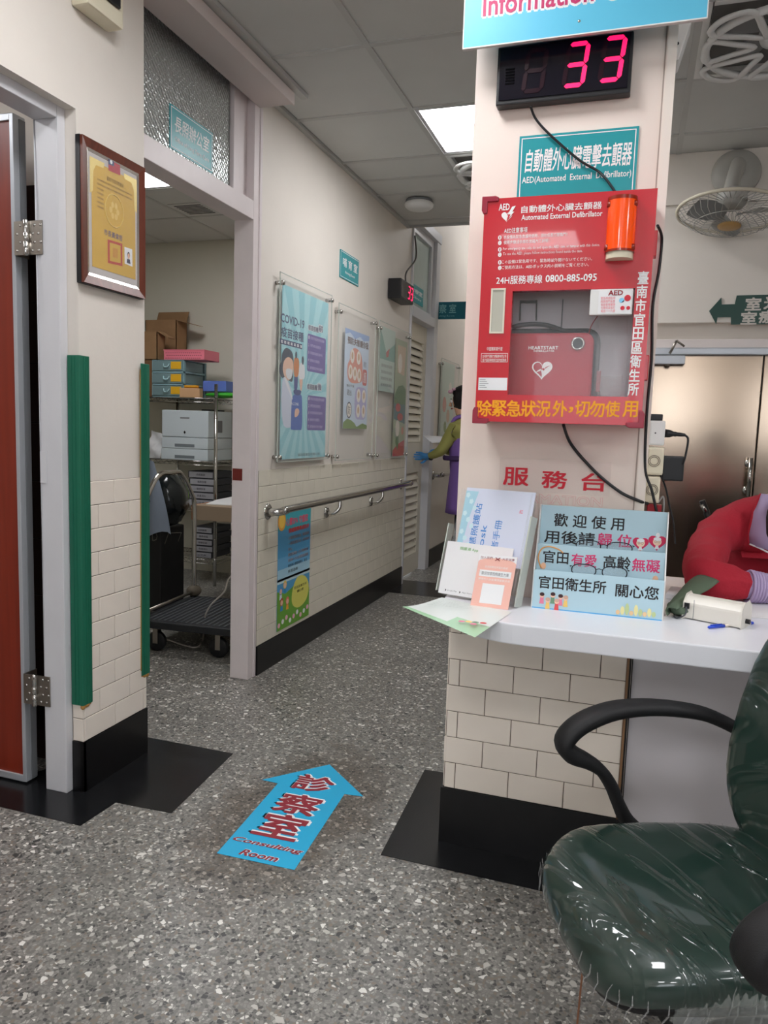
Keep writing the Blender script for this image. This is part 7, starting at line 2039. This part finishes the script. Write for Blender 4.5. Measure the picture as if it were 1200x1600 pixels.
# striped ribbing of the cuff
ax2 = (wrp - el).normalized(); cf = MB()
for k in range(9):
    c_ = wrp + ax2 * (-.020 + .0085 * k); r__ = .0455 - .0009 * k
    s1 = ax2.cross(V3(0, 0, 1)).normalized(); s2 = s1.cross(ax2)
    cf.sweep([c_ + s1 * r__ * math.cos(t) + s2 * r__ * .95 * math.sin(t) for t in [2 * math.pi * i / 24 for i in range(24)]], .0042, 6, closed=True)
cf.build('cuff_ribbing', lav, pA_)
# chair behind that person
sc_ = thing('office_chair', (.62, 3.10, 0), 'black office chair under the person in the red sweater', 'chair')
superpad(V3(.62, 3.04, .41), V3(0, -1, 0), V3(1, 0, 0), V3(0, 0, 1), .23, .24, .035).build('seat', M['blackm'], sc_)
superpad(V3(.60, 3.33, .66), V3(0, .1, 1).normalized(), V3(1, 0, 0), V3(0, -1, .1).normalized(), .24, .22, .03).build('backrest', M['blackm'], sc_)
MB().sweep([(.6, 3.24, .40), (.60, 3.36, .50), (.60, 3.37, .64)], .02, 8).sweep([(.62, 3.04, .40), (.62, 3.04, .09)], .025, 12).build('support', M['blackm'], sc_)
for k in range(5):
    a_ = math.radians(72 * k + 54); MB().sweep([(.62, 3.04, .10), (.62 + .27 * math.cos(a_), 3.04 + .27 * math.sin(a_), .05)], .018, 8).sweep([(.62 + .27 * math.cos(a_), 3.04 + .27 * math.sin(a_), .05), (.62 + .27 * math.cos(a_), 3.04 + .27 * math.sin(a_), .0)], .022, 8).build('base_leg', M['blackm'], sc_)
q = W(1100, 795, 1, 3.18)
chr_ = MB().sweep(spline([W(1097, 782, 1, 3.2), W(1104, 800, 1, 3.2), W(1112, 815, 1, 3.2), V3(.47, 3.34, .74)], 4), [(.016, .012)] * 13, 8).build('back_bar', M['blackp'], sc_)
p_ = W(1096, 788, 1, 3.19); MB().sweep([p_, p_ + V3(.02, 0, -.03)], .009, 8).build('chrome_tip', M['chrome'], sc_)

# --- person in the purple apron down the corridor
pB_ = thing('person', (-1.28, 5.95, 0), 'person in olive sleeves and purple apron reaching for the louvred door handle', 'person')
YB = 5.95
def wb_(x, y, yy=YB): return W(x, y, 1, yy)
J = {}; E = []
J['hip'] = (V3(-1.25, YB, .86), (.14, .12)); J['waist'] = (V3(-1.26, YB, 1.00), (.125, .105)); E.append(('hip', 'waist'))
J['chest'] = (V3(-1.285, YB, 1.16), (.135, .115)); E.append(('waist', 'chest'))
J['upper'] = (V3(-1.30, YB, 1.27), (.11, .09)); E.append(('chest', 'upper'))
J['neck'] = (V3(-1.315, YB, 1.335), .055); E.append(('upper', 'neck'))
J['head0'] = (V3(-1.33, YB, 1.39), .062); E.append(('neck', 'head0'))
J['head1'] = (V3(-1.335, YB, 1.46), (.080, .088)); E.append(('head0', 'head1'))
J['head2'] = (V3(-1.33, YB, 1.52), .066); E.append(('head1', 'head2'))
sR = V3(-1.35, YB - .12, 1.235); eR = wb_(689, 706, YB - .10); wR = wb_(670, 713, YB + .0)
J['sR'] = (sR, .062); E.append(('upper', 'sR')); J['uR'] = (sR.lerp(eR, .55), .053); E.append(('sR', 'uR')); J['eR'] = (eR, .046); E.append(('uR', 'eR'))
J['wR'] = (wR, .028); E.append(('eR', 'wR'))
hand(J, E, 'wR', 'g', V3(-1, .35, 0), V3(0, 0, 1), V3(0, 1, 0), .95, .5)
sL = V3(-1.29, YB + .16, 1.24); J['sL'] = (sL, .060); E.append(('upper', 'sL'))
J['eL'] = (V3(-1.36, YB + .22, 1.03), .045); E.append(('sL', 'eL')); J['wL'] = (V3(-1.48, YB + .12, 1.05), .027); E.append(('eL', 'wL'))
hand(J, E, 'wL', 'q', V3(-1, -.25, .1), V3(0, 1, 0), V3(0, 0, 1), .95, .5)
for sg, n in ((-1, 'a'), (1, 'b')):
    J['t' + n] = (V3(-1.25, YB + sg * .09, .78), .088); E.append(('hip', 't' + n))
    J['k' + n] = (V3(-1.27, YB + sg * .09, .45), .060); E.append(('t' + n, 'k' + n))
    J['c' + n] = (V3(-1.26, YB + sg * .09, .27), .052); E.append(('k' + n, 'c' + n))
    J['n' + n] = (V3(-1.25, YB + sg * .09, .08), .036); E.append(('c' + n, 'n' + n))
    J['f' + n] = (V3(-1.37, YB + sg * .09, .035), (.040, .030)); E.append(('n' + n, 'f' + n))
olv = mat('olive_yellow_sleeve', (168, 166, 96), .8, noise=.06); glv = mat('blue_glove', (70, 140, 200), .4); pnk = mat('dusty_pink_slipper', (176, 132, 120), .7)
def pickB(c):
    if c.z > 1.35: return 1
    if c.z < .09: return 4
    if c.z < .82: return 3
    if (c - wR).dot(V3(-1, .2, 0)) > -.012 and abs(c.z - wR.z) < .09 and c.x < wR.x + .012: return 2
    if c.x < -1.475 and c.y > YB: return 2
    return 0
bodyB = skin_body('body', J, E, pB_, [olv, M['skin'], glv, trs, pnk], pickB, 'hip')
fold_cloth(bodyB, (0, 3), .005)
face(pB_, V3(-1.335, YB, 1.455), V3(-1, .1, -.15), V3(-.15, 0, 1), .92)
MB().blob((-1.315, YB, 1.475), (.108, .100, .108), 22, 14, lambda d: .80 if (d.x < -.72 and abs(d.y) < .62 and d.z < .3) else 1.0).sweep([(-1.27, YB, 1.45), (-1.245, YB, 1.38), (-1.25, YB, 1.33)], [.075, .06, .03], 12).build('hair', M['hair'], pB_)
MB().blob(wb_(704, 612, YB - .06), (.022, .022, .016), 8, 6).blob(wb_(709, 608, YB - .06), (.016, .016, .012), 8, 6).build('hair_ornament', mat('pale_pink_ornament', (214, 170, 186), .6), pB_)
ppl = mat('purple_apron', (128, 96, 172), .75); pdk = mat('dark_purple_strap', (66, 44, 92), .75)
# apron: a wrapped sheet round the front of the body
vs = []; NI, NJ = 14, 12
for j in range(NJ + 1):
    z = 1.22 - .66 * j / NJ
    rx = .135 + .045 * (j / NJ); ry = .135 + .06 * (j / NJ)
    for i in range(NI + 1):
        t = math.radians(95 + 170 * i / NI); cxb = -1.29 + .05 * min(1, j / 6)
        vs.append(V3(cxb + rx * math.cos(t) * 1.02 + .004 * math.sin(i * 2.2 + j * .4), YB + ry * math.sin(t), z))
sheet('apron', vs, [(j * (NI + 1) + i, (j + 1) * (NI + 1) + i, (j + 1) * (NI + 1) + i + 1, j * (NI + 1) + i + 1) for j in range(NJ) for i in range(NI)], ppl, pB_, .008)
MB().sweep(spline([(-1.40, YB - .10, 1.20), (-1.36, YB - .10, 1.31), (-1.28, YB - .06, 1.33), (-1.22, YB - .03, 1.27)], 4), (.016), 8).build('apron_strap', ppl, pB_)
MB().sweep([(-1.32 + .15 * math.cos(t) * .9, YB + .15 * math.sin(t), 1.0) for t in [math.radians(180 + 10 * i) for i in range(16)]], [(.010, .020)] * 16, 8).build('waist_tie', pdk, pB_)
MB().sweep([wR + V3(.012, 0, 0), wR + V3(.026, -.004, 0)], .033, 12).build('dark_cuff', M['blackp'], pB_)
# sheet of paper held in the other hand
a = wb_(661, 680, YB + .1); b = wb_(690, 689, YB + .12)
vs = [a, wb_(675, 692, YB + .02), wb_(700, 690, YB + .10), wb_(692, 682, YB + .20)]
o_ = sheet('held_paper', vs, [(0, 1, 2, 3)], M['paper'], None, .0015)
tag(o_, 'curved white sheet of paper held by the person in the purple apron', 'paper')

GR = {'acrylic_poster_holder': 'acrylic poster holders on the corridor wall', 'corner_guard': 'green corner guards on the pier', 'wall_socket': 'outlet boxes beside the column',
      'cardboard_box': 'cardboard boxes on the wire rack', 'reading_glasses': 'reading glasses in the blue rack', 'handrail': 'steel handrails along the corridor',
      'queue_display': 'red number displays', 'ceiling_circulation_fan': 'square ceiling fans', 'cable': 'cables on the column', 'poster': 'posters on the corridor wall', 'leaflet': 'sheets in the furthest holder'}
for o_ in list(bpy.data.objects):
    k_ = o_.name.split('.')[0]
    if o_.parent is None and k_ in GR and 'group' not in o_.keys(): o_['group'] = GR[k_]
bpy.data.scenes.remove(_tsc)
